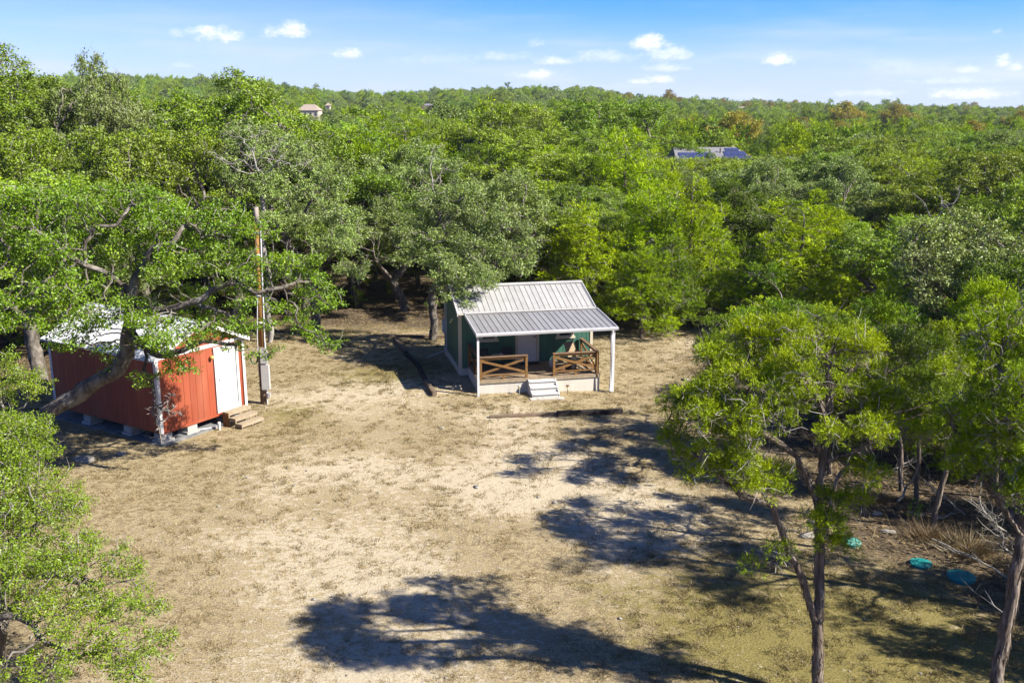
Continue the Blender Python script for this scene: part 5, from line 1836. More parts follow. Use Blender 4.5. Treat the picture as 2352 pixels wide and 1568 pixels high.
def hero_juniper(name_label, limbs, lobes, natt, seed, base, D=0.2, kill=0.24, per=34, tipleaf=0.0125, mat="juniper_leaf", wood=1.0, leaf_frac=0.5, blade=(0.045, 0.0135), plume=(0.15, 0.055), group=None, droop=-0.02, pads=(4, 0.24, 0.6), shag=0, plumes=20):
    rng = np.random.default_rng(seed)
    sk = Skeleton(rng, D)
    for i, (pts, r0, r1) in enumerate(limbs):
        sk.limb(pts, r0, r1, root=(i == 0), jit=0.012, gnarl=0.025)
    A = lobe_points(rng, lobes, natt, shell=2.4, under=0.55, pads=pads)
    sk.grow(A, kill, wob=0.3, iters=90, droop=droop)
    sk.finish(tip=0.007)
    V, F = sk.tubes(0.0)
    C, D_, tipm = sk.anchors(tipleaf)
    C2, D2, tb = pad_sprays(rng, plumes)
    LV, lt = sprays(rng, C2, D2, per, plume[0], plume[1], blade[0], blade[1], tint_base=tb, lift=0.35)
    base = np.array(base, float)
    t = empty("juniper_tree", tuple(base), 0, name_label, "tree", group)
    mesh_np("trunk", V - base, 4, M["juniper_bark"], faces=F, smooth_=True, parent=t)
    mesh_np("crown", LV - base, 3, M[mat], tint=lt, parent=t)["kind"] = "stuff"
    mesh_np("twigs", np.concatenate([needles(rng, C[rng.random(len(C)) < 0.8 * wood], 2, 0.30, 0.012, D_=None)]) - base, 4, M["twig"], parent=t)["kind"] = "stuff"
    thick = sk.r > 0.035
    if shag and thick.any():
        Cb, Db, rb = np.repeat(sk.Pn[thick], shag, 0), np.repeat(sk.dir[thick], shag, 0), np.repeat(sk.r[thick], shag)
        o = unit(np.cross(Db, rng.normal(size=Cb.shape)))
        s0 = unit(np.cross(Db, o))
        ln = rng.uniform(0.10, 0.34, (len(Cb), 1))
        wd = rng.uniform(0.006, 0.018, (len(Cb), 1))
        a = Cb + o * (rb[:, None] * 1.0) + Db * rng.uniform(-0.1, 0.1, (len(Cb), 1))
        e = a - Db * ln + o * rng.uniform(0.004, 0.035, (len(Cb), 1)) + s0 * rng.normal(size=(len(Cb), 1)) * 0.015
        bv = np.stack([a - s0 * wd, a + s0 * wd, e + s0 * wd * 0.5, e - s0 * wd * 0.5], 1).reshape(-1, 3)
        mesh_np("bark_strips", bv - base, 4, M["juniper_bark"], parent=t)["kind"] = "stuff"
    print("juniper", len(LV) // 3, len(F))
    return t


def custom_oak(label, base, limbs, lobes, natt, seed, mat="oak_leaf_grey", D=0.22, kill=0.22, per=30, leafL=0.095, sig=0.13, tip=0.0145, twigs=0.8, group=None, ragged=(0.7, 0.42)):
    rng = np.random.default_rng(seed)
    sk = Skeleton(rng, D)
    for i, (pts, r0, r1) in enumerate(limbs):
        sk.limb(pts, r0, r1, root=(i == 0), jit=0.02, gnarl=0.05)
    A = lobe_points(rng, lobes, natt, shell=2.4, under=0.55, pads=(7, 0.42, 0.55))
    sk.grow(A, kill, wob=0.42, iters=90)
    sk.finish(tip=0.009)
    V, F = sk.tubes(0.0)
    C = sk.Pn[sk.r <= tip]
    tb = 0.30 + 0.45 * (0.5 * rng.random(len(C)) + 0.5 * vnoise(C[:, 0] + 40, C[:, 2] + C[:, 1] + 40, 0.9, 4))
    LV, lt = leaves_quads(rng, C, per, sig, leafL, leafL * 0.56, tint_base=tb)
    base = np.array(base, float)
    t = empty("live_oak", tuple(base), 0, label, "tree", group)
    mesh_np("trunk", V - base, 4, M["oak_bark"], faces=F, smooth_=True, parent=t)
    mesh_np("crown", LV - base, 4, M[mat], tint=lt, parent=t)["kind"] = "stuff"
    mesh_np("twigs", needles(rng, C[rng.random(len(C)) < twigs], 1, 0.38, 0.02) - base, 4, M["twig"], parent=t)["kind"] = "stuff"
    print("custom oak", len(LV) // 4, len(F))
    return t


def yard_oaks():
    Lb = lambda p, q, y, rx, rz=None: (*P3(p, q, y), rx, rx, rz or rx * 0.6)
    # pale oak whose branches hang over the cabin's rear left roof
    b = np.array([*P3(992, 690, 45.0)[:2], 0.0])
    b[2] = zg(b[0], b[1])
    limbs = [([b + (0, 0, -0.3), P3(995, 670, 45), P3(1020, 630, 44), P3(1060, 600, 43.2)], 0.20, 0.15),
             ([P3(1060, 600, 43.2), P3(1100, 560, 43), P3(1150, 530, 43)], 0.12, 0.05), ([P3(1060, 600, 43.2), P3(1030, 550, 43.5), P3(1010, 500, 43.6)], 0.12, 0.05),
             ([P3(1040, 625, 43.3), P3(1065, 640, 41.5), P3(1080, 655, 40.2)], 0.08, 0.03), ([P3(1060, 600, 43.2), P3(1110, 590, 42), P3(1170, 580, 41.5)], 0.09, 0.04)]
    lobes = [Lb(1000, 480, 44, 1.3, 0.8), Lb(1060, 455, 44.5, 1.3, 0.8), Lb(1110, 500, 43.5, 1.3, 0.8), Lb(1165, 530, 43, 1.1, 0.7), Lb(1195, 575, 42.5, 0.9, 0.6), Lb(1040, 540, 43, 1.2, 0.7), Lb(1100, 570, 42.2, 1.1, 0.7), Lb(1150, 600, 41.8, 1.0, 0.6),
             Lb(970, 540, 43.5, 1.1, 0.7), Lb(960, 600, 42.8, 0.9, 0.6), Lb(1010, 600, 42, 1.0, 0.6), Lb(1070, 630, 40.6, 0.9, 0.45), Lb(1110, 640, 40.2, 0.6, 0.35), Lb(1055, 668, 39.3, 0.5, 0.35), Lb(1075, 695, 38.6, 0.28, 0.22), Lb(1035, 650, 40.5, 0.6, 0.4), Lb(1080, 665, 38.8, 0.4, 0.25), Lb(1190, 620, 42.5, 0.6, 0.35), Lb(1080, 628, 39.4, 0.8, 0.45), Lb(1108, 652, 38.9, 0.5, 0.32), Lb(1055, 640, 39.6, 0.7, 0.5), Lb(1038, 672, 38.9, 0.45, 0.4), Lb(1062, 702, 38.3, 0.3, 0.25), Lb(1018, 640, 40, 0.6, 0.5), Lb(1085, 645, 39.2, 0.6, 0.35)]
    custom_oak("pale grey-green oak whose branches hang over the cabin's rear left roof", b, limbs, lobes, 6200, 61, ragged=(0.7, 0.36))
    # big pale oak on the right
    b = np.array([*P3(2215, 900, 33.0)[:2], 0.0])
    limbs = [([b + (0, 0, -0.3), P3(2215, 860, 33), P3(2210, 780, 33), P3(2200, 700, 33)], 0.22, 0.14), ([P3(2200, 700, 33), P3(2140, 640, 32.8), P3(2100, 590, 32.8)], 0.11, 0.04), ([P3(2200, 700, 33), P3(2250, 640, 33), P3(2300, 580, 33)], 0.11, 0.04), ([P3(2210, 740, 33), P3(2290, 700, 32), P3(2340, 670, 31.5)], 0.09, 0.04)]
    lobes = [Lb(2150, 530, 33.5, 1.0, 0.6), Lb(2220, 520, 34, 1.1, 0.7), Lb(2290, 530, 33.5, 1.0, 0.6), Lb(2340, 570, 33, 1.0, 0.6), Lb(2110, 580, 33, 0.9, 0.6), Lb(2180, 590, 32.5, 1.0, 0.6), Lb(2260, 600, 32.3, 1.0, 0.6), Lb(2080, 640, 33, 0.8, 0.5), Lb(2150, 660, 32, 0.9, 0.5), Lb(2230, 670, 31.8, 1.0, 0.6),
             Lb(2310, 660, 31.5, 1.0, 0.6), Lb(2370, 640, 32, 1.0, 0.6), Lb(2330, 730, 31, 0.9, 0.5), Lb(2260, 740, 31, 0.8, 0.5), Lb(2190, 730, 31.8, 0.8, 0.5), Lb(2120, 710, 32.5, 0.7, 0.5), Lb(2380, 760, 31, 0.9, 0.6)]
    custom_oak("big pale grey-green oak on the right, above the pointed juniper", b, limbs, lobes, 5000, 63)
    # twiggy oak behind the utility pole
    b = np.array([*P3(720, 700, 46)[:2], 0.0])
    b[2] = zg(b[0], b[1])
    limbs = [([b + (0, 0, -0.3), P3(722, 680, 46), P3(700, 620, 45.8), P3(660, 560, 45.5)], 0.26, 0.18), ([P3(660, 560, 45.5), P3(620, 480, 45.5), P3(600, 410, 45.5), P3(560, 370, 45.5)], 0.14, 0.05),
             ([P3(660, 560, 45.5), P3(700, 480, 45.4), P3(740, 420, 45.3)], 0.13, 0.05), ([P3(700, 620, 45.8), P3(770, 580, 45), P3(830, 560, 45)], 0.12, 0.05), ([P3(620, 480, 45.5), P3(560, 470, 45), P3(520, 440, 45)], 0.08, 0.04)]
    lobes = [Lb(560, 330, 46, 1.5, 0.8), Lb(620, 340, 46, 1.5, 0.8), Lb(690, 370, 46, 1.4, 0.8), Lb(530, 400, 45.5, 1.3, 0.8), Lb(600, 420, 45, 1.3, 0.8), Lb(670, 440, 45, 1.4, 0.8), Lb(740, 430, 45.5, 1.3, 0.8), Lb(640, 510, 44.5, 1.3, 0.7), Lb(710, 510, 44.5, 1.4, 0.8), Lb(780, 500, 45, 1.3, 0.8),
             Lb(830, 550, 45, 1.1, 0.7), Lb(760, 570, 44.2, 1.2, 0.7), Lb(700, 590, 44, 1.0, 0.6), Lb(790, 620, 44, 0.8, 0.5), Lb(500, 350, 46.5, 1.2, 0.8)]
    custom_oak("grey twiggy live oak rising right behind the utility pole", b, limbs, lobes, 5600, 62, twigs=1.0, ragged=(0.7, 0.46))


def right_side_junipers():
    Y = 16.0
    b = np.array([5.78, 15.75, 0.0])
    Lb = lambda p, q, y, rx, rz=None: (*P3(p, q, y), rx, rx, rz or rx * 0.6)
    limbs = [([b + (0, 0, -0.3), P3(1878, 1560, 15.8), P3(1880, 1420, 15.9), P3(1880, 1300, Y), P3(1884, 1160, Y), P3(1893, 1040, Y), P3(1898, 960, Y), P3(1906, 890, Y), P3(1900, 830, Y), P3(1870, 790, Y)], 0.115, 0.045),
             ([P3(1876, 1440, 15.9), P3(1862, 1400, 15.85), P3(1838, 1320, 15.7), P3(1806, 1230, 15.6), P3(1775, 1160, 15.5), P3(1740, 1120, 15.3)], 0.07, 0.035),
             ([P3(1884, 1160, Y), P3(1850, 1085, 15.9), P3(1830, 1050, 15.8), P3(1770, 1005, 15.6), P3(1700, 970, 15.4), P3(1640, 950, 15.3)], 0.06, 0.025),
             ([P3(1893, 1040, Y), P3(1850, 990, 16.1), P3(1800, 950, 16.2), P3(1730, 880, 16.3)], 0.055, 0.025),
             ([P3(1893, 1060, Y), P3(1950, 1040, 15.8), P3(2000, 1015, 15.7)], 0.04, 0.02),
             ([P3(1898, 960, Y), P3(1870, 900, 15.7), P3(1845, 860, 15.5)], 0.045, 0.02),
             ([P3(1893, 1010, Y), P3(1940, 960, 16.4), P3(1990, 930, 16.6)], 0.04, 0.02),
             ([P3(1904, 900, Y), P3(1960, 850, 16.2), P3(2000, 830, 16.3)], 0.04, 0.02),
             ([P3(1775, 1160, 15.5), P3(1700, 1130, 15.3), P3(1630, 1080, 15.2)], 0.035, 0.018)]
    lobes = [Lb(1800, 775, 16, 0.8, 0.35), Lb(1860, 770, 16.4, 0.8, 0.35), Lb(1930, 800, 16.4, 0.7, 0.4), Lb(1990, 850, 16.3, 0.6, 0.45), Lb(1710, 810, 16, 0.7, 0.4), Lb(1660, 860, 15.7, 0.7, 0.4), Lb(1600, 900, 15.5, 0.55, 0.35), Lb(1580, 950, 15.3, 0.5, 0.3),
             Lb(1620, 1000, 15.2, 0.6, 0.4), Lb(1700, 970, 14.9, 0.7, 0.4), Lb(1780, 880, 14.9, 0.7, 0.4), Lb(1860, 910, 14.9, 0.6, 0.4), Lb(2010, 930, 16.2, 0.55, 0.45), Lb(2020, 1000, 16.0, 0.55, 0.4), Lb(1960, 1010, 15.4, 0.5, 0.35), Lb(1600, 1065, 15.2, 0.5, 0.3),
             Lb(1570, 1080, 15.2, 0.3, 0.2), Lb(1680, 1080, 15.1, 0.55, 0.35), Lb(1740, 1040, 15.0, 0.55, 0.3), Lb(1720, 1120, 15.2, 0.4, 0.3), Lb(1950, 1110, 15.8, 0.42, 0.35), Lb(1930, 1160, 15.6, 0.35, 0.25), Lb(1890, 1210, 15.7, 0.25, 0.35), Lb(1910, 880, 17.2, 0.9, 0.5), Lb(1780, 880, 17.2, 0.9, 0.5), Lb(1700, 950, 16.8, 0.7, 0.4), Lb(1820, 820, 15.3, 0.6, 0.35), Lb(1760, 1090, 15.6, 0.45, 0.3), Lb(1990, 1080, 15.8, 0.4, 0.3), Lb(1640, 940, 15.0, 0.5, 0.3), Lb(1560, 1010, 15.3, 0.4, 0.25), Lb(1770, 1250, 15.7, 0.22, 0.2), Lb(1915, 1250, 15.8, 0.2, 0.25), Lb(1735, 1310, 15.7, 0.18, 0.15)]
    hero_juniper("tall forked juniper in the lower right with bare twisting trunk and flat crown", limbs, lobes, 4200, 21, b, D=0.12, kill=0.12, per=40, plumes=20, pads=(7, 0.24, 0.62), shag=9, mat="juniper_leaf_lime")
    # the tree at the right edge
    b2 = np.array([8.0, 14.2, 0.0])
    limbs = [([b2 + (0, 0, -0.3), P3(2292, 1566, 14.6), P3(2312, 1430, 14.8), P3(2327, 1317, 14.9), P3(2352, 1225, 15.0), P3(2372, 1100, 15.0), P3(2380, 950, 15.1)], 0.125, 0.07),
             ([P3(2352, 1225, 15.0), P3(2344, 1212, 15.0), P3(2300, 1150, 15.2), P3(2273, 1105, 15.3), P3(2222, 1026, 15.5), P3(2195, 985, 15.6), P3(2160, 930, 15.7)], 0.075, 0.03),
             ([P3(2372, 1100, 15.0), P3(2340, 1010, 15.0), P3(2310, 930, 15.1)], 0.06, 0.025),
             ([P3(2350, 1240, 15.0), P3(2320, 1180, 14.7), P3(2290, 1120, 14.6)], 0.03, 0.015)]
    lobes = [Lb(2160, 1080, 15.6, 0.45, 0.3), Lb(2200, 1010, 15.7, 0.5, 0.35), Lb(2250, 970, 15.4, 0.45, 0.35), Lb(2290, 1040, 15.0, 0.5, 0.35), Lb(2330, 940, 15.0, 0.6, 0.4), Lb(2310, 830, 15.3, 0.5, 0.5), Lb(2350, 800, 15.3, 0.5, 0.5), Lb(2360, 1050, 14.8, 0.5, 0.4), Lb(2230, 1080, 15.2, 0.4, 0.25),
             Lb(2420, 900, 15, 0.9, 0.7), Lb(2440, 1050, 14.8, 0.8, 0.5), Lb(2190, 930, 15.8, 0.35, 0.3), Lb(2320, 1110, 14.7, 0.35, 0.25), Lb(2340, 880, 14.6, 0.4, 0.3), Lb(2250, 900, 15.4, 0.45, 0.35), Lb(2300, 760, 15.4, 0.45, 0.4), Lb(2280, 970, 14.9, 0.4, 0.3), Lb(2340, 1000, 14.7, 0.45, 0.3), Lb(2350, 700, 15.5, 0.5, 0.4)]
    hero_juniper("leaning juniper at the right edge with shaggy trunk and bare grey twigs", limbs, lobes, 3000, 22, b2, D=0.12, kill=0.12, per=40, plumes=20, wood=1.0, pads=(6, 0.23, 0.62), shag=9, mat="juniper_leaf_lime")
    b4 = np.array([12.9, 18.3, 0.0])
    R = np.random.default_rng(8)
    limbs = [([b4 + (0, 0, -0.3), b4 + (0.1, 0, 2.5), b4 + (0.0, 0.1, 5.0), b4 + (0.2, 0, 8.2)], 0.16, 0.03)]
    lobes = []
    for k in range(16):
        a, z = k * 2.4, 3.6 + 5.0 * k / 15
        r = (1.9 if z < 7 else 1.2) * R.uniform(0.55, 1)
        c = b4 + (math.cos(a) * r, math.sin(a) * r, z + 0.4)
        limbs.append(([b4 + (0.05, 0.05, z - 0.5), (b4 + (0, 0, z - 0.5)) * 0.5 + c * 0.5, c], 0.05, 0.015))
        lobes.append((*c, 0.85, 0.85, 0.45))
    hero_juniper("open-crowned juniper just beyond the right edge that shades the yard", limbs, lobes, 1400, 24, b4, D=0.18, kill=0.2, per=22, plumes=14, blade=(0.08, 0.03), plume=(0.24, 0.08), pads=(8, 0.3, 0.6))
    # spire juniper behind it
    b3 = np.array([*P3(2140, 1212, 23.3)[:2], 0.0])
    limbs = [([b3 + (0, 0, -0.3), P3(2150, 1170, 23.3), P3(2170, 1090, 23.2), P3(2178, 1000, 23.2), P3(2172, 900, 23.2), P3(2165, 800, 23.2), P3(2163, 755, 23.2)], 0.085, 0.025)]
    lobes = [Lb(2164, 775, 23.2, 0.3, 0.5), Lb(2150, 840, 23.1, 0.5, 0.45), Lb(2190, 860, 23.2, 0.5, 0.45), Lb(2130, 910, 23.0, 0.55, 0.45), Lb(2205, 930, 23.2, 0.6, 0.45), Lb(2170, 970, 22.8, 0.6, 0.5), Lb(2120, 990, 23.1, 0.55, 0.4), Lb(2220, 1010, 23.1, 0.5, 0.4), Lb(2090, 960, 23.3, 0.45, 0.35)]
    hero_juniper("slender pointed juniper with a thin dark leaning stem, behind the septic lids", limbs, lobes, 1600, 23, b3, D=0.16, kill=0.16, per=34, plumes=18, pads=(6, 0.24, 0.8), blade=(0.058, 0.019), plume=(0.2, 0.07), mat="juniper_leaf_lime", wood=1.0)
    # airy trees mostly hidden behind the big one, whose shade falls on the yard
    for k, (bx, by, cx, cy, z0, z1, rr, lab) in enumerate(((7.7, 22.3, 8.7, 21.6, 3.2, 6.2, 2.2, "airy juniper half hidden behind the big forked juniper's right side"),
                                                           (6.9, 26.6, 7.5, 26.6, 2.8, 5.4, 2.2, "airy juniper almost hidden behind the big forked juniper's left branches"),
                                                           (8.0, 30.0, 8.6, 29.8, 2.8, 5.8, 2.2, "airy juniper behind the top of the big forked juniper"))):
        R = np.random.default_rng(70 + k)
        bb = np.array([bx, by, 0.0])
        top = np.array([cx, cy, z1])
        limbs = [([bb + (0, 0, -0.3), bb * 0.7 + np.array([cx, cy, 0]) * 0.3 + (0, 0, z0 * 0.6), np.array([cx, cy, z0]), top - (0, 0, (z1 - z0) * 0.35)], 0.07, 0.012)]
        lobes = []
        for j in range(17):
            a = j * 2.4 + R.uniform(-.3, .3)
            r = rr * R.uniform(0.3, 0.95)
            c = np.array([cx + math.cos(a) * r, cy + math.sin(a) * r, z0 + (z1 - z0) * R.uniform(0.1, 1) * (1 - 0.25 * r / rr)])
            limbs.append(([np.array([cx, cy, c[2] - 0.5]), c * 0.6 + np.array([cx, cy, c[2] - 0.4]) * 0.4, c], 0.03, 0.012))
            lobes.append((*c, 0.55, 0.55, 0.3))
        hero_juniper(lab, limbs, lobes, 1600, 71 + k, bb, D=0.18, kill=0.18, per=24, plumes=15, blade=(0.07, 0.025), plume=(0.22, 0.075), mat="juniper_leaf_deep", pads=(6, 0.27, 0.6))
    # thin-stemmed trees standing in the litter
    for k, (bx, by, yy, topx, topy, wpx, lab, mt) in enumerate((
            (2072, 1125, 26.0, 2040, 770, 240, "thin dark-stemmed juniper in leaf litter right of the big forked juniper", "juniper_leaf_deep"),
            (1996, 1068, 28.2, 1990, 750, 220, "slim juniper sapling farther back, seen under the big juniper's branches", "juniper_leaf_deep"),
            (2105, 1150, 25.1, 2110, 800, 200, "spindly dark juniper between the spire juniper and the slim stems", "juniper_leaf_deep"),
            (1905, 1095, 27.2, 1900, 800, 200, "dark twin-stemmed juniper behind the big juniper's trunk", "juniper_leaf_deep"),
            (2290, 1140, 25.4, 2270, 680, 320, "wide grey juniper behind the right edge's bare twigs", "juniper_leaf"))):
        bb = P3(bx, by, yy)
        bb[2] = 0
        top = P3(topx, topy, yy)
        mid = P3((bx + topx) / 2, by - (by - topy) * 0.55, yy)
        w = wpx * yy / FOC
        limbs = [([bb + (0, 0, -0.3), bb * 0.6 + mid * 0.4 + (0.05, 0, 0), mid, top - (0, 0, 0.3)], 0.075, 0.025)]
        rr = np.random.default_rng(k)
        lobes = []
        for j in range(8):
            f = j / 7
            c = mid * (1 - f) + top * f
            o = rr.normal(size=3) * w * 0.26 * (1 - 0.7 * f)
            lobes.append((c[0] + o[0], c[1] + o[1], c[2] + o[2] * 0.3, w * (0.30 - 0.12 * f), w * (0.30 - 0.12 * f), w * 0.22))
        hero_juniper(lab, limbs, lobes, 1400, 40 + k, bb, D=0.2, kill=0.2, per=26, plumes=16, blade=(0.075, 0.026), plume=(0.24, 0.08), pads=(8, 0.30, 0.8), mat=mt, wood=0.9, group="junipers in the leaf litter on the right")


yard_oaks()
right_side_junipers()

USED = [(-3.2, 43.5, 3.0), (-9.4, 46.0, 3.0), (15.6, 33.0, 3.0)]          # (x, y, radius) of every placed tree


def place(kind, var, p, top, y, wpx, label, group=None, mats=None, zrot=None, name=None, hmin=2.0):
    """a tree by its place in the photograph: column p, top row, distance and width"""
    c = at_depth(p, top, y)
    g = zg(c[0], y)
    h = max(hmin, c[2] - g)
    w = wpx * math.hypot(y, c[2] - CAM_H) / FOC
    if kind == "oak" and w > 8.6:
        var = 5 + len(USED) % 2
    ms = (OAKS if kind == "oak" else JUNS)[var]
    H0, W0 = ms["dims"]
    s = w / W0
    sz = h / H0
    sz = min(max(sz, s * 0.6), s * 1.8)
    t = make_tree(name or ("live_oak" if kind == "oak" else "juniper_tree"), ms, (c[0], y, g), zrot if zrot is not None else random.uniform(0, 6.28), (s, s, sz), label, "tree", group)
    USED.append((c[0], y, w * 0.5))
    return t


FRONT = [
    # kind, shape, column, top, distance, width, label
    ("oak", 0, 40, 400, 37, 420, "gnarled live oak with dark trunk just left behind the red shed"),
    ("oak", 2, 300, 300, 46, 420, "broad live oak rising behind the leaning oak, left of the utility pole"),
    ("oak", 4, 440, 178, 58, 470, "tallest rounded oak on the left, its top breaking the skyline"),
    ("oak", 3, 590, 285, 54, 300, "olive oak rising behind the grey twiggy oak by the pole"),
    ("oak", 2, 800, 400, 56, 330, "rounded live oak over the shaded opening between shed and cabin"),
    ("oak", 1, 925, 455, 52, 250, "grey-green oak with a dark straight trunk behind the cabin yard"),
    ("oak", 3, 1100, 400, 51, 300, "greyish oak just behind the pale oak that hangs over the cabin"),
    ("jun", 1, 1215, 420, 54, 170, "dark green juniper behind the cabin roof's middle"),
    ("jun", 3, 1345, 470, 49, 210, "olive juniper directly behind the cabin roof's ridge"),
    ("oak", 1, 1290, 500, 58, 220, "shaded grey oak among the junipers behind the cabin"),
    ("jun", 0, 1500, 425, 50, 190, "bushy juniper just right of the cabin roof's peak, left one of the tall pair"),
    ("jun", 2, 1592, 405, 49.5, 200, "tall bushy juniper right of the cabin, right one of the tall pair"),
    ("jun", 1, 1545, 545, 46.8, 170, "lower dark juniper reaching the ground right behind the cabin's porch post"),
    ("jun", 3, 1640, 500, 51.0, 150, "olive juniper behind the sunny grass patch right of the cabin"),
    ("jun", 0, 2250, 800, 27.5, 200, "dark bushy juniper filling the shade behind the right edge tree"),
    ("oak", 0, 2095, 750, 29.5, 190, "low shaded oak between the slim stems and the big pale oak"),
    ("jun", 3, 1965, 720, 31.5, 190, "olive juniper showing above the big forked juniper's right side"),
    ("jun", 1, 1690, 415, 57, 230, "deep green juniper behind the tall pair right of the cabin"),
    ("jun", 2, 1850, 470, 46.5, 270, "bright yellow-green juniper with pointed plumes right of the clearing"),
    ("jun", 4, 1735, 590, 47.5, 130, "small dark green juniper in front of the bright one, at the clearing's edge"),
    ("jun", 0, 2150, 760, 31, 170, "dark juniper in deep shade under the big pale oak's left side"),
    ("oak", 0, 2300, 780, 29, 200, "low dark oak filling the gap under the big pale oak by the right edge"),
    ("oak", 1, 2030, 330, 66, 340, "grey oak high on the right, right of the solar roof"),
    ("oak", 0, 2270, 345, 57, 380, "dark-limbed open oak near the right edge, halfway up"),
    ("jun", 3, 1960, 500, 51, 180, "pointed light green juniper between the bright juniper and the pale oak"),
    ("oak", 4, 2350, 590, 31, 280, "grey-green oak cut off by the right edge, at mid height"),
    ("jun", 0, 2060, 640, 33.5, 170, "dark juniper in the shade below the big pale oak"),
    ("oak", 1, 2040, 700, 33, 190, "shadowy grey shrub-like oak behind the forked juniper's crown"),
    ("jun", 2, 1440, 300, 64, 240, "yellow-green juniper above the cabin's right roof corner"),
    ("oak", 0, 1370, 232, 92, 330, "round bright oak on the skyline above the cabin"),
    ("oak", 3, 1290, 330, 66, 420, "wide grey-green oak crown behind the cabin, halfway to the skyline"),
    ("oak", 2, 1140, 238, 84, 330, "spreading oak on the skyline left of the round bright one"),
    ("jun", 2, 930, 268, 68, 260, "yellow-green juniper with ragged top behind the grey oaks"),
    ("jun", 0, 820, 300, 64, 220, "bright bushy juniper below the tan roofed house"),
    ("oak", 4, 60, 128, 66, 420, "thin-topped oak on the skyline at the left edge"),
    ("oak", 1, 160, 130, 62, 240, "sparse grey oak standing above its neighbours at upper left"),
    ("oak", 2, 265, 190, 66, 300, "dark green oak on the skyline left of the tallest rounded oak"),
    ("oak", 0, 130, 300, 48, 430, "leafy oak filling the left side above the leaning oak"),
    ("jun", 2, 30, 420, 43, 200, "yellow-green juniper at the left edge between the oaks"),
    ("jun", 2, 330, 385, 50, 180, "bright yellow-green juniper peeping between oaks left of the pole"),
    ("oak", 2, 545, 205, 78, 260, "olive oak on the slope right of the tallest rounded oak"),
    ("jun", 3, 720, 290, 72, 180, "olive juniper below the tan roofed house, left side"),
    ("oak", 3, 1000, 330, 62, 260, "grey oak with pale bare twigs above the cabin yard"),
    ("jun", 1, 1100, 330, 70, 160, "deep green juniper among grey oaks above the cabin's left end"),
    ("jun", 0, 1490, 345, 74, 150, "bright juniper left of the solar roof"),
    ("jun", 4, 1590, 362, 102, 60, "small dark juniper in front of the solar roof's left half"),
    ("oak", 3, 1645, 350, 102, 55, "twiggy pale oak in front of the middle of the solar roof"),
    ("jun", 2, 1815, 335, 88, 170, "bright juniper touching the right end of the solar roof"),
    ("oak", 1, 1930, 370, 60, 230, "grey shaded oak on the slope above the bright juniper"),
    ("jun", 3, 2130, 370, 62, 180, "light green juniper between the grey oaks at upper right"),
    ("jun", 0, 1480, 560, 45.5, 150, "low bright juniper touching the cabin's back right corner"),
    ("oak", 4, 2420, 420, 42, 300, "leafy oak partly outside the right edge"),
]
for f in FRONT:
    place(f[0], f[1], f[2], f[3], f[4], f[5], f[6])
# trees standing just outside the picture, which shade what is in it
for x, y, s, v in ((14.2, 15.8, 0.85, 0), (15.8, 17.9, 1.0, 3), (17.6, 22.3, 1.05, 0), (17.8, 26.2, 1.0, 3), (13.0, 11.0, 0.8, 2), (-15.5, 17.5, 0.8, 1)):
    if v == 1:
        make_tree("live_oak", OAKS[v], (x, y, 0), 1.0, (s, s, s), "oak standing just beyond the picture's left edge beside the low oak", "tree", "trees just beyond the picture's edges")
    else:
        make_tree("juniper_tree", JUNS[v], (x, y, 0), v * 1.3, (s, s, s * 0.9), "juniper standing just beyond the picture's right edge", "tree", "trees just beyond the picture's edges")
    USED.append((x, y, 2.5))
NH = [("house", at_depth(1632, 352, 128)), ("house", at_depth(712, 262, 430)), ]


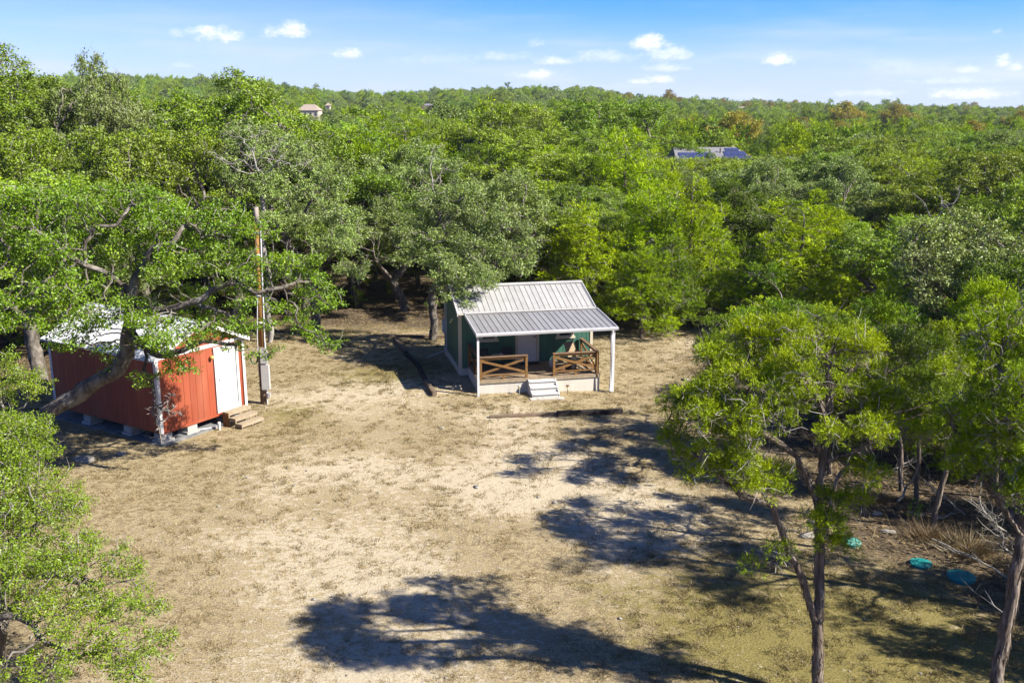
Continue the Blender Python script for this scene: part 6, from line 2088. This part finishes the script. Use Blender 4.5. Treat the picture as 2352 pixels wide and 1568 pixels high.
def fill_trees():
    rng = np.random.default_rng(77)
    pts = []
    used = np.array(USED)
    tries = 0
    n_o = n_j = 0
    cand = []
    while tries < 9000 and len(cand) < 5000:
        tries += 1
        y = 36 + (rng.random() ** 0.75) * (150 - 36)
        az = rng.uniform(-0.62, 0.62)
        x = y * math.tan(az)
        cand.append((y, x))
    cand.sort()
    region = {}
    for y, x in cand:
        if n_o + n_j >= 330:
            break
        if poly_dist(np.array([x]), np.array([y]))[0] > -2.0:
            continue
        if abs(x) > y * 0.60 + 3:
            continue
        # keep the sight line to the solar roof, and that house, free
        if 96 < y < 142 and abs(x - y * (1632 - 1176) / FOC * 1.02) < 13:
            continue
        if any(6.0 < x - 1.165 * z < 11.8 and 35.0 < y + 0.434 * z < 46 for z in (3, 4.5, 6, 7)):
            continue          # the photograph has sun on the open patch right of the cabin
        sp = 3.3 + y * 0.018
        u = np.concatenate([used, np.array(pts)]) if pts else used
        if (np.hypot(u[:, 0] - x, u[:, 1] - y) < np.minimum(sp + 0.2, u[:, 2] * 0.55 + 1.9)).any():
            continue
        jun = vnoise(np.array([x + 200]), np.array([y + 200]), 14, 9)[0] + rng.normal() * 0.16 + (0.08 if x > 2 else -0.08) > 0.52
        px_ = 1176 + FOC * x / y * 0.99
        side = "left of the pole" if px_ < 590 else "between pole and cabin" if px_ < 1010 else "behind the green cabin" if px_ < 1500 else "around the solar roof" if px_ < 1850 else "on the right side"
        dep = "near" if y < 62 else "middle" if y < 100 else "far"
        dw = {"near": "nearer woods", "middle": "middle woods", "far": "farther woods"}[dep]
        h0 = rng.uniform(6.2, 8.6) if not jun else rng.uniform(5.2, 7.6)
        if y < 62:
            h0 *= 0.88
        g = zg(x, y)
        # nothing may rise above what the photograph shows at the skyline
        ylim = float(np.interp(px_, AZP, AZY)) + (14 if y < 110 else 4)
        zmax = at_depth(px_, ylim + rng.uniform(0, 30), y)[2]
        h0 = min(h0, zmax - g)
        for hp0, hp1, hy, hrow in ((1500, 1760, 128, 366), (665, 790, 400, 266)):
            m_ = w_guess = 0.45 * h0 / y * FOC
            if hp0 - m_ < px_ < hp1 + m_ and y < hy:
                h0 = min(h0, at_depth(px_, hrow, y)[2] - g)
        if h0 < 3.2:
            continue
        if jun:
            v = int(rng.integers(0, 5))
            w = h0 * rng.uniform(0.62, 0.82)
            ms = JUNS[v]
            s = w / ms["dims"][1]
            lab = f"bushy green juniper in the {dw} {side}"
            make_tree("juniper_tree", ms, (x, y, g), rng.uniform(0, 6.28), (s, s, h0 / ms["dims"][0]), lab, "tree", f"junipers in the {dw} {side}")
            n_j += 1
        else:
            v = int(rng.integers(0, 5))
            w = min(h0 * rng.uniform(0.85, 1.1), 8.5)
            s = w / OAKS[v]["dims"][1]
            lab = f"rounded grey-green live oak in the {dw} {side}"
            make_tree("live_oak", OAKS[v], (x, y, g), rng.uniform(0, 6.28), (s, s, h0 / OAKS[v]["dims"][0]), lab, "tree", f"live oaks in the {dw} {side}")
            n_o += 1
        pts.append((x, y, w * 0.5))
    print("fill", n_o, n_j, "to", y)
    return y


FILL_END = fill_trees()


# ---- the woods beyond, read as one mass: low copies spread over the hills by geometry nodes
def woodland():
    rng = np.random.default_rng(5)
    src = bpy.data.collections.new("woodland_sources")
    items = [(m, "oak") for m in OAKS_FAR] + [(m, "jun") for m in JUNS_FAR]
    objs = []
    k = 0
    for ms, kd in items:
        bmj = bpy.data.meshes.new("woodland_tree")
        # crown only, plus the trunk joined through bmesh
        me = ms["crown"]
        o = bpy.data.objects.new("woodland_tree_%02d" % k, me)
        src.objects.link(o)
        objs.append(o)
        k += 1
        bpy.data.meshes.remove(bmj)
    au = OAKS_FAR[0]["crown"].copy()
    au.materials.clear()
    au.materials.append(M["autumn_leaf"])
    o = bpy.data.objects.new("woodland_tree_%02d" % k, au)
    src.objects.link(o)
    P, S, R, I = [], [], [], []
    for d0, d1, sp in ((FILL_END - 4, 260, 5.6), (260, 520, 7.0), (520, 1150, 9.5)):
        n = int(0.5 * (d1 ** 2 - d0 ** 2) * 1.36 / sp ** 2)
        d = np.sqrt(rng.uniform(d0 ** 2, d1 ** 2, n))
        a = rng.uniform(-0.68, 0.68, n)
        x, y = d * np.sin(a), d * np.cos(a)
        keep = np.ones(n, bool)
        for hx, hy, hr in HOUSES:
            keep &= np.hypot(x - hx, y - hy) > hr
            # the nearer side of a house is kept low enough to see it
            fx = hx / hy
            keep &= ~((y < hy) & (y > hy * 0.86) & (np.abs(x - fx * y) < hr * 0.8))
        zt = hill(x, y) + 9.2
        dpp = y * math.cos(TH) - (zt - CAM_H) * math.sin(TH)
        col, row = 1176 + FOC * x / dpp, 784 - FOC * (y * math.sin(TH) + (zt - CAM_H) * math.cos(TH)) / dpp
        for c0, c1, hy, hrow in ((1535, 1735, 128, 372), (680, 745, 400, 251), (1675, 1725, 700, 250), (1925, 1975, 760, 263), (970, 1000, 800, 243)):
            keep &= ~((col > c0 - 6) & (col < c1 + 6) & (y < hy) & (row < hrow))
        op = vnoise(x + 3000, y + 3000, 60, 12) > 0.86
        keep &= ~op
        x, y, d = x[keep], y[keep], d[keep]
        z = hill(x, y)
        nn = len(x)
        jn = vnoise(x + 2000, y + 2000, 30, 9) + rng.normal(size=nn) * 0.15 > 0.5
        idx = np.where(jn, rng.integers(3, 6, nn), rng.integers(0, 3, nn))
        px_ = 1176 + FOC * x / y
        aut = ((rng.random(nn) < 0.01) & (px_ > 1350)) | ((vnoise(x + 900, y + 900, 16, 31) > 0.80) & (px_ > 1350) & (d > 130) & (rng.random(nn) < 0.5))
        idx = np.where(aut, 6, idx)
        sc = rng.uniform(0.60, 1.1, nn) * np.where(jn, 1.05, 0.92) * (1 + (d > 260) * 0.12 + (d > 520) * 0.38)
        sc *= np.where(rng.random(nn) < 0.05, 1.25, 1.0)
        P.append(np.stack([x, y, z - 0.2], -1)); S.append(sc); R.append(rng.uniform(0, 6.28, nn)); I.append(idx)
    P, S, R, I = map(np.concatenate, (P, S, R, I))
    me = bpy.data.meshes.new("woodland")
    me.vertices.add(len(P))
    me.vertices.foreach_set("co", P.astype(np.float32).ravel())
    for nm, ty, arr in (("scl", "FLOAT", S), ("rot", "FLOAT", R), ("idx", "INT", I)):
        at = me.attributes.new(nm, ty, "POINT")
        at.data.foreach_set("value", arr.astype(np.int32 if ty == "INT" else np.float32))
    me.update()
    o = link(bpy.data.objects.new("woodland", me))
    tag(o, "rolling oak and juniper woods covering the hills to the skyline", "woodland", kind="stuff")
    ng = bpy.data.node_groups.new("scatter_trees", "GeometryNodeTree")
    ng.interface.new_socket("Geometry", in_out="INPUT", socket_type="NodeSocketGeometry")
    ng.interface.new_socket("Geometry", in_out="OUTPUT", socket_type="NodeSocketGeometry")
    N = ng.nodes.new
    gi, go = N("NodeGroupInput"), N("NodeGroupOutput")
    iop = N("GeometryNodeInstanceOnPoints")
    ci = N("GeometryNodeCollectionInfo")
    ci.inputs["Collection"].default_value = src
    ci.inputs["Separate Children"].default_value = True
    ci.inputs["Reset Children"].default_value = True

    def attr(nm, ty):
        a = N("GeometryNodeInputNamedAttribute")
        a.data_type = ty
        a.inputs["Name"].default_value = nm
        return a.outputs["Attribute"]
    cx = N("ShaderNodeCombineXYZ")
    ng.links.new(attr("rot", "FLOAT"), cx.inputs["Z"])
    ng.links.new(gi.outputs[0], iop.inputs["Points"])
    ng.links.new(ci.outputs[0], iop.inputs["Instance"])
    iop.inputs["Pick Instance"].default_value = True
    ng.links.new(attr("idx", "INT"), iop.inputs["Instance Index"])
    ng.links.new(cx.outputs[0], iop.inputs["Rotation"])
    ng.links.new(attr("scl", "FLOAT"), iop.inputs["Scale"])
    ng.links.new(iop.outputs[0], go.inputs[0])
    md = o.modifiers.new("scatter", "NODES")
    md.node_group = ng
    print("woodland", len(P))


# ------------------------------------------------------------------ houses among the trees
HOUSES = []


def solar_house():
    # long roof with three blocks of panels, seen above the trees on the right
    y = 128.0
    c = at_depth(1632, 352, y)
    gx, gz = c[0], zg(c[0], y)
    t = empty("solar_house", (gx, y, gz), math.radians(4), "long grey roofed house with rows of solar panels among the trees", "house")
    ez = at_depth(1632, 372, y - 3)[2] - gz
    rz = ez + 1.75
    hw = 5.3
    dp = 7.0
    MB().box((-hw + 0.3, -dp / 2 + 0.4, -0.3), (hw - 0.3, dp / 2 - 0.4, ez - 0.05)).build("wall", M["stucco"], t)
    rf = MB()
    e, r2 = dp / 2, 2.0
    rf.add([(-hw, -e, ez), (hw, -e, ez), (hw, e, ez), (-hw, e, ez), (-hw + 0.3, 0, rz), (hw - r2, 0, rz)], [(0, 1, 5, 4), (1, 2, 5), (2, 3, 4, 5), (3, 0, 4), (0, 3, 2, 1)])
    roof = rf.build("roof", M["shingle_grey"], t)
    nrm = Vector((0, -(rz - ez), e)).normalized()

    def on(u, f, lift=0.07):
        return Vector((u, -e + e * f, ez + (rz - ez) * f)) + Vector((0, -nrm.z * 0 - (rz - ez), e)).normalized() * lift
    for (u0, u1, f0, f1, nx, ny) in ((-4.7, -0.2, 0.28, 0.62, 5, 1), (1.0, 4.7, 0.05, 0.40, 4, 1), (1.3, 4.2, 0.43, 0.70, 3, 1), (1.7, 3.5, 0.73, 0.92, 2, 1)):
        for i in range(nx):
            for j in range(ny):
                a0, a1 = u0 + (u1 - u0) * i / nx + 0.015, u0 + (u1 - u0) * (i + 1) / nx - 0.015
                b0, b1 = f0 + (f1 - f0) * j / ny + 0.005, f0 + (f1 - f0) * (j + 1) / ny - 0.005
                q = [on(a0, b0), on(a1, b0), on(a1, b1), on(a0, b1)]
                MB().prism(q, (0, 0, 0), (0, 0.01, -0.04)).build("solar_panel", M["solar"], roof)
    for i, u in enumerate((-4.5, -2.2, 0.4, 3.0)):
        w = MB().box((u - 0.5, -dp / 2 + 0.36, 0.9), (u + 0.5, -dp / 2 + 0.42, 2.0)).build("window", M["white_trim"], t)
        MB().box((u - 0.43, -dp / 2 + 0.345, 0.97), (u + 0.43, -dp / 2 + 0.357, 1.93)).build("pane", M["glass"], w)
    MB().lathe([(0.08, 0), (0.08, 0.5), (0.11, 0.52), (0.11, 0.6)], n=8).build("vent_pipe", M["black_metal"], roof).location = on(0.9, 0.62, -0.05)
    HOUSES.append((gx, y, 10.0))


solar_house()


def far_house(p, eave_row, y, wpx, dep, rise, wallh, wallm, roofm, label, name="house", rz=0.0, hip=0.5, nwin=4):
    c = at_depth(p, eave_row, y)
    gz = zg(c[0], y)
    w = wpx * y / FOC
    ez = c[2] - gz
    t = empty(name, (c[0], y, gz), rz, label, "house")
    h = w / 2
    MB().box((-h + 0.4, -dep / 2 + 0.4, min(-0.5, ez - wallh)), (h - 0.4, dep / 2 - 0.4, ez)).build("wall", wallm, t)
    r = MB()
    hp = h * hip
    r.add([(-h, -dep / 2, ez), (h, -dep / 2, ez), (h, dep / 2, ez), (-h, dep / 2, ez), (-h + hp, 0, ez + rise), (h - hp, 0, ez + rise)], [(0, 1, 5, 4), (1, 2, 5), (2, 3, 4, 5), (3, 0, 4), (0, 3, 2, 1)])
    r.build("roof", roofm, t)
    for i in range(nwin):
        u = -h + w * (i + 0.7) / (nwin + 0.4)
        f = MB().box((u - 0.55, -dep / 2 + 0.34, ez - 2.2), (u + 0.55, -dep / 2 + 0.42, ez - 0.7)).build("window", M["white_trim"], t)
        MB().box((u - 0.45, -dep / 2 + 0.32, ez - 2.1), (u + 0.45, -dep / 2 + 0.338, ez - 0.8)).build("pane", M["glass"], f)
    HOUSES.append((c[0], y, max(w, dep) * 0.5 + 5))


far_house(712, 254, 400, 50, 9, 2.4, 4.0, M["stucco"], M["shingle_tan"], "tan hip roofed house with blue windows on the left hillside", hip=0.55)
far_house(754, 243, 440, 13, 3, 1.3, 3.5, M["stucco"], M["shingle_tan"], "tiny tan roofed tower standing right of the hip roofed house", name="tower_house", nwin=1, hip=0.9)
far_house(1700, 249, 700, 48, 10, 1.2, 3.0, M["stucco"], M["shingle_tan"], "low tan roof on the skyline above the solar roof", hip=0.2, nwin=2)
far_house(1952, 263, 760, 34, 9, 1.8, 3.0, M["white_trim"], M["shingle_grey"], "distant white house with grey roof on the right skyline", hip=0.35, nwin=3)
far_house(985, 243, 800, 22, 8, 1.6, 3.0, M["stucco"], M["shingle_grey"], "small distant grey roof on the skyline left of centre", hip=0.4, nwin=2)
woodland()
for p, top, y, lab in ((1592, 222, 620, "thin pale radio mast on the skyline above the solar roof"), (1125, 208, 800, "thin mast on the skyline left of the round bright oak")):
    c = at_depth(p, top, y)
    g = zg(c[0], y)
    m_ = empty("radio_mast", (c[0], y, g), 0, lab, "mast")
    h = c[2] - g
    MB().tube([(0, 0, 0), (0, 0, h)], 0.16, 6, 0.10).build("mast", M["grey_metal"], m_)
    for k in (0.7, 0.82, 0.94):
        MB().bar((-0.6, 0, h * k), (0.6, 0, h * k), 0.1, 0.1).build("crossbar", M["grey_metal"], m_)


# ------------------------------------------------------------------ undergrowth, grass, litter, sticks
def shrubs():
    rng = np.random.default_rng(3)
    sk = generic_juniper(55, H=1.4, Wd=1.3, natt=160, D=0.12, kill=0.14, nl=7, pads=(4, 0.14, 1.0))
    sm = tree_meshes("sapling", sk, "jun", M["juniper_leaf"], M["juniper_bark"], per=14, twigs=0.5, twig_len=0.15, rleaf=0.03, rcut=0.008, blade=(0.09, 0.025), plume=(0.16, 0.05))
    sk = generic_oak(56, H=1.3, Wd=1.5, natt=160, D=0.12, kill=0.15, nl=6, pads=(4, 0.16, 0.7))
    sk.rmin = [0] * len(sk.P)
    som = tree_meshes("scrub", sk, "oak", M["oak_leaf"], M["oak_bark"], per=8, sig=0.07, leafL=0.07, twigs=1, twig_len=0.15, rleaf=0.03, rcut=0.3)
    som["trunk"] = sm["trunk"]
    spots = [(905, 690, 0.9, 0, "young bright juniper sapling in shade by the straight oak trunk"), (1000, 720, 0.7, 1, "small oak sprout at the end of the timber row left of cabin"), (820, 705, 0.8, 0, "green sapling in the shaded opening between shed and cabin"),
             (740, 690, 1.3, 1, "dark oak scrub at the foot of the lower grey-green oak"), (960, 668, 1.2, 1, "oak scrub in deep shade left behind the cabin"), (860, 668, 1.4, 0, "dark juniper scrub in the deep shade of the woods between pole and cabin"),
             (1640, 765, 1.0, 1, "dry looking scrub at the clearing's edge right of the tall junipers"), (1700, 775, 1.1, 0, "low juniper scrub at the clearing's right back edge"), (1470, 740, 0.8, 1, "low scrub by the cabin's back right corner"),
             (2250, 1100, 0.9, 1, "low grey-green scrub behind the bare twigs at the right"), (2000, 1125, 0.45, 0, "tiny green seedling in leaf litter right of the forked trunk"), (2100, 1190, 0.4, 0, "tiny bright seedling beside the leaning dark stem"),
             ]
    for p, q, s, k, lab in spots:
        d = ray(p, q)
        t = -CAM_H / d[2]
        x, y = d[0] * t, d[1] * t
        make_tree("sapling" if k == 0 else "scrub_oak", (sm, som)[k], (x, y, zg(x, y)), rng.uniform(0, 6), (s, s, s), lab, "shrub", "saplings and scrub")
    # dry bunch grass on the right
    for i, (p, q, s, lab) in enumerate(((2130, 1232, 1.0, "dry tan bunch grass behind the middle septic lid"), (2225, 1265, 1.15, "larger dry tan bunch grass behind the largest septic lid"), (2010, 1150, 0.6, "thin dry grass tuft in the litter right of the forked juniper"))):
        d = ray(p, q)
        t = -CAM_H / d[2]
        x, y = d[0] * t, d[1] * t
        n = 800
        a = rng.uniform(0, 6.28, n)
        rad = np.abs(rng.normal(size=n)) * 0.35
        b = np.stack([np.cos(a) * rad, np.sin(a) * rad * 0.8, np.zeros(n)], -1)
        L_ = rng.uniform(0.12, 0.48, (n, 1))
        tip = b + np.stack([np.cos(a) * 0.9, np.sin(a) * 0.9, np.full(n, 0.8)], -1) * L_ + rng.normal(size=(n, 3)) * 0.12
        tip[:, 2] = np.abs(tip[:, 2])
        sd = unit(np.cross(tip - b, rng.normal(size=(n, 3)))) * 0.007
        V = np.stack([b - sd, b + sd, tip], 1).reshape(-1, 3) * s
        tb = np.repeat(np.clip(rng.normal(size=n) * 0.2 + 0.55, 0, 1), 3)
        o = mesh_np("bunch_grass", V, 3, M["dry_leaf"], tint=tb)
        o.location = (x, y, zg(x, y))
        tag(o, lab, "grass clump", "dry bunch grasses on the right")


shrubs()


def dead_wood():
    def stick(pts, r0, r1, label, seed, nb=6, name="fallen_branch"):
        rng = np.random.default_rng(seed)
        sk = Skeleton(rng, 0.16)
        sk.limb(pts, r0, r1, root=True, jit=0.02, gnarl=0.03)
        P = np.array(sk.P)
        for k in range(nb):
            i = int(rng.uniform(0.3, 0.98) * (len(P) - 1))
            a = P[i]
            d = unit(P[min(i + 1, len(P) - 1)] - P[i - 1]) + rng.normal(size=3) * 0.6 + (0, 0, 0.25)
            l = rng.uniform(0.3, 0.9)
            e = a + unit(d) * l
            e[2] = max(e[2], 0.05)
            sk.limb([a, (a + e) / 2 + rng.normal(size=3) * 0.06, e], r1 * 0.9, r1 * 0.4, jit=0.02)
            m = (a + e) / 2
            for _ in range(2):
                q = m + rng.normal(size=3) * 0.22
                q[2] = max(q[2], 0.04)
                sk.limb([m, q], r1 * 0.5, r1 * 0.25)
        sk.finish(tip=0.004)
        V, F = sk.tubes(0)
        base = np.array(pts[0], float)
        o = mesh_np(name, V - base, 4, M["twig"], faces=F, smooth_=True)
        o.location = base
        tag(o, label, "branch", "dead branches on the ground and against trunks")

    def g(p, q, z=0.06):
        d = ray(p, q)
        t = (z - CAM_H) / d[2]
        return np.array((d[0] * t, d[1] * t, z + zg(d[0] * t, d[1] * t)))
    stick([g(2335, 1340), g(2270, 1300), g(2200, 1262, 0.3), g(2140, 1236, 0.4)], 0.03, 0.014, "long bare grey branch lying across the dry grass to the right trunk", 1, 4)
    stick([g(2320, 1420), g(2290, 1395, 0.25), g(2262, 1355, 0.5)], 0.022, 0.010, "short bare stick poking up below the right edge trunk", 2, 1)
    stick([g(2062, 1150), g(2085, 1110, 0.5), g(2100, 1090, 0.9)], 0.04, 0.02, "pale broken branch leaning against the thin dark stem", 3, 3)
    stick([g(2145, 1195), g(2175, 1185), g(2195, 1180)], 0.035, 0.02, "short grey log beside the leaning dark stem", 4, 1)
    stick([g(2320, 1230), g(2290, 1200, 0.7), g(2265, 1180, 1.3), g(2250, 1140, 1.6)], 0.03, 0.010, "tangle of bare whitish twigs at the right edge", 5, 16)
    stick([g(2345, 1290), g(2310, 1255, 0.5), g(2300, 1225, 1.0)], 0.028, 0.010, "bare curling grey twigs in front of the right edge trunk", 6, 14)
    stick([g(2215, 1180), g(2170, 1140, 0.6), g(2120, 1100, 0.9)], 0.028, 0.010, "bare grey branch tangle above the dry bunch grass", 7, 12)
    stick([g(1820, 1300), g(1800, 1280, 0.2), g(1760, 1275, 0.3)], 0.02, 0.008, "bare twigs at the foot of the big juniper's forked stem", 8, 10)
    stick([g(2010, 1085), g(2060, 1075, 0.3), g(2110, 1050, 0.5)], 0.025, 0.01, "bare branch in the litter under the slim junipers", 9, 9)
    stick([g(300, 985), g(340, 1000), g(372, 1022)], 0.02, 0.01, "dead stick below the shed's near corner", 10, 4)


dead_wood()


def snags():
    """bare grey limbs that stand out of the canopy"""
    for k, (p, q0, q1, y, spread, lab) in enumerate(((722, 420, 272, 60, 34, "bare bent grey limb sticking out of the canopy below the tan roofed house"), (600, 430, 285, 44.5, 70, "bare twiggy grey limbs in the oak crown above the utility pole"),
                                                     (1000, 560, 330, 58, 50, "bare pale limbs among the grey oaks above the cabin yard"), (1655, 520, 372, 84, 34, "bare grey snag below the solar roof"),
                                                     (2130, 720, 430, 50, 60, "dark bare limbs in the shaded woods above the pale oak"))):
        rng = np.random.default_rng(500 + k)
        sk = Skeleton(rng, 0.25)
        b = P3(p, q0, y)
        g = zg(b[0], b[1])
        tp = P3(p, q1, y)
        base = np.array([b[0], b[1], g])
        sk.limb([base - (0, 0, 0.3), b * (0.5, 0.5, 0.5) + base * 0.5, b], 0.14, 0.10, root=True, jit=0.03, gnarl=0.08)
        h = tp[2] - b[2]
        w = spread * y / FOC
        A = np.stack([b[0] + rng.normal(size=46) * w * 0.55, b[1] + rng.normal(size=46) * w * 0.4 - 0.4, b[2] + h * rng.uniform(0.15, 1.0, 46)], -1)
        sk.grow(A, 0.25, wob=0.28, iters=60)
        sk.finish(tip=0.014, e=2.0)
        V, F = sk.tubes(0)
        t = empty("dead_tree", tuple(base), 0, lab, "dead tree", "bare limbs standing out of the canopy")
        mesh_np("trunk", V - base, 4, M["twig"], faces=F, smooth_=True, parent=t)
        C = sk.Pn[sk.r < 0.02]
        mesh_np("twigs", needles(rng, C, 2, 0.3, 0.02) - base, 4, M["twig"], parent=t)["kind"] = "stuff"


snags()


def ground_cover():
    rng = np.random.default_rng(12)
    # short dry grass over the clearing
    n = 76000
    d = np.sqrt(rng.uniform(11.5 ** 2, 52 ** 2, n))
    a = rng.uniform(-0.56, 0.56, n)
    x, y = d * np.sin(a), d * np.cos(a)
    bare, olive, litter = ground_fields(x, y)
    dens = (0.95 - 0.5 * bare) * (1 - 0.75 * litter) * (0.35 + 0.9 * vnoise(x + 50, y + 50, 0.8, 44)) * (0.15 + 1.5 * smooth(0.42, 0.72, vnoise(x + 90, y + 90, 0.33, 45)))
    keep = rng.random(n) < dens * np.clip(1.25 - d / 70, 0.3, 1)
    cx = (x - CAB_O[0]) * math.cos(CAB_A) + (y - CAB_O[1]) * math.sin(CAB_A)
    cy = -(x - CAB_O[0]) * math.sin(CAB_A) + (y - CAB_O[1]) * math.cos(CAB_A)
    keep &= ~((cx > -0.4) & (cx < 5.4) & (cy > 0) & (cy < 6.5)) & ~((cx > 1.8) & (cx < 3.3) & (cy > -1.15) & (cy < 0.1))
    sx = (x - SH_O[0]) * math.cos(SH_A) + (y - SH_O[1]) * math.sin(SH_A)
    sy = -(x - SH_O[0]) * math.sin(SH_A) + (y - SH_O[1]) * math.cos(SH_A)
    keep &= ~((sx > -0.2) & (sx < SW + 0.1) & (sy > -0.3) & (sy < SD + 0.3))
    x, y, olive, d = x[keep], y[keep], olive[keep], d[keep]
    m = len(x)
    per = 16
    X = np.repeat(np.stack([x, y, hill(x, y)], -1), per, 0)
    k = m * per
    spread = np.repeat(rng.uniform(0.03, 0.11, m), per)[:, None]
    off = rng.normal(size=(k, 3)) * spread
    off[:, 2] = -0.01
    b = X + off
    hgt = np.repeat(rng.uniform(0.03, 0.085, m) * (1 + 0.4 * olive), per)[:, None] * rng.uniform(0.6, 1.3, (k, 1))
    lean = rng.normal(size=(k, 3)) * 0.9
    lean[:, 2] = 1
    tip = b + lean * hgt
    w = np.repeat(0.0055 + d * 0.00016, per)[:, None]
    ang = rng.uniform(0, 6.28, k)
    sd = np.stack([np.cos(ang), np.sin(ang), np.zeros(k)], -1) * w
    V = np.stack([b - sd, b + sd, tip], 1)
    t = np.clip(np.repeat(rng.normal(size=m) * 0.2 + 0.62 - 0.40 * olive, per) + rng.normal(size=k) * 0.12, 0, 1)
    o = mesh_np("dry_grass", V.reshape(-1, 3), 3, M["grass_leaf"], tint=np.repeat(t, 3))
    tag(o, "short dry tan and olive grass over the clearing", "grass", kind="stuff")
    print("grass", k)
    # fallen leaves and twig litter below the trees
    n = 120000
    d = np.sqrt(rng.uniform(12 ** 2, 62 ** 2, n))
    a = rng.uniform(-0.6, 0.6, n)
    x, y = d * np.sin(a), d * np.cos(a)
    _, _, litter = ground_fields(x, y)
    keep = rng.random(n) < litter * 0.9
    x, y = x[keep], y[keep]
    n = len(x)
    c = np.stack([x, y, hill(x, y) + 0.02 + rng.random(n) * 0.03], -1)
    ang = rng.uniform(0, 6.28, n)
    long_ = rng.random(n) < 0.18
    L_ = np.where(long_, rng.uniform(0.12, 0.5, n), rng.uniform(0.03, 0.09, n))[:, None]
    W_ = np.where(long_, 0.008, 0.025)[:, None] * rng.uniform(0.6, 1.4, (n, 1))
    t_ = np.stack([np.cos(ang), np.sin(ang), rng.normal(size=n) * 0.25], -1)
    s_ = np.stack([-np.sin(ang), np.cos(ang), rng.normal(size=n) * 0.25], -1)
    V = np.stack([c - t_ * L_, c + s_ * W_, c + t_ * L_, c - s_ * W_], 1)
    o = mesh_np("leaf_litter", V.reshape(-1, 3), 4, M["dry_leaf"], tint=np.repeat(np.where(long_, rng.uniform(0.5, 1, n), rng.uniform(0, 0.8, n)), 4))
    tag(o, "fallen leaves and sticks below the trees", "leaf litter", kind="stuff")
    # loose pale stones in the grass
    bm = bmesh.new()
    bmesh.ops.create_icosphere(bm, subdivisions=1, radius=1.0)
    base = np.array([v.co[:] for v in bm.verts])
    fc = np.array([[v.index for v in f.verts] for f in bm.faces])
    bm.free()
    n = 900
    d = np.sqrt(rng.uniform(12 ** 2, 48 ** 2, n))
    a = rng.uniform(-0.56, 0.56, n)
    x, y = d * np.sin(a), d * np.cos(a)
    bare, olive, litter = ground_fields(x, y)
    keep = rng.random(n) < 0.3 + 0.5 * bare + 0.5 * litter
    x, y = x[keep], y[keep]
    n = len(x)
    s = rng.lognormal(-3.55, 0.45, (n, 1, 1))
    V = base[None] * s * rng.uniform(0.6, 1.4, (n, 1, 3)) * (1 + 0.2 * rng.normal(size=(n, len(base), 1))) * np.array([1, 1, 0.6]) + np.stack([x, y, hill(x, y) + 0.01], -1)[:, None, :]
    F = fc[None] + (np.arange(n) * len(base))[:, None, None]
    o = mesh_np("pebbles", V.reshape(-1, 3), 3, M["limestone"], faces=F.reshape(-1, 3))
    tag(o, "small pale limestone pebbles scattered over the clearing", "pebbles", kind="stuff")


ground_cover()


# ------------------------------------------------------------------ air
def haze():
    m, nt, N, L = new_mat("haze")
    v = N("ShaderNodeVolumePrincipled")
    v.inputs["Color"].default_value = (0.80, 0.88, 1.0, 1)
    v.inputs["Density"].default_value = 0.00010
    v.inputs["Anisotropy"].default_value = 0.2
    o = N("ShaderNodeOutputMaterial")
    L(v.outputs[0], o.inputs["Volume"])
    b = MB().box((-1400, -300, -320), (1400, 1500, 75)).build("haze", m)
    b["kind"] = "stuff"
    b["label"] = "thin haze over the hills"


haze()
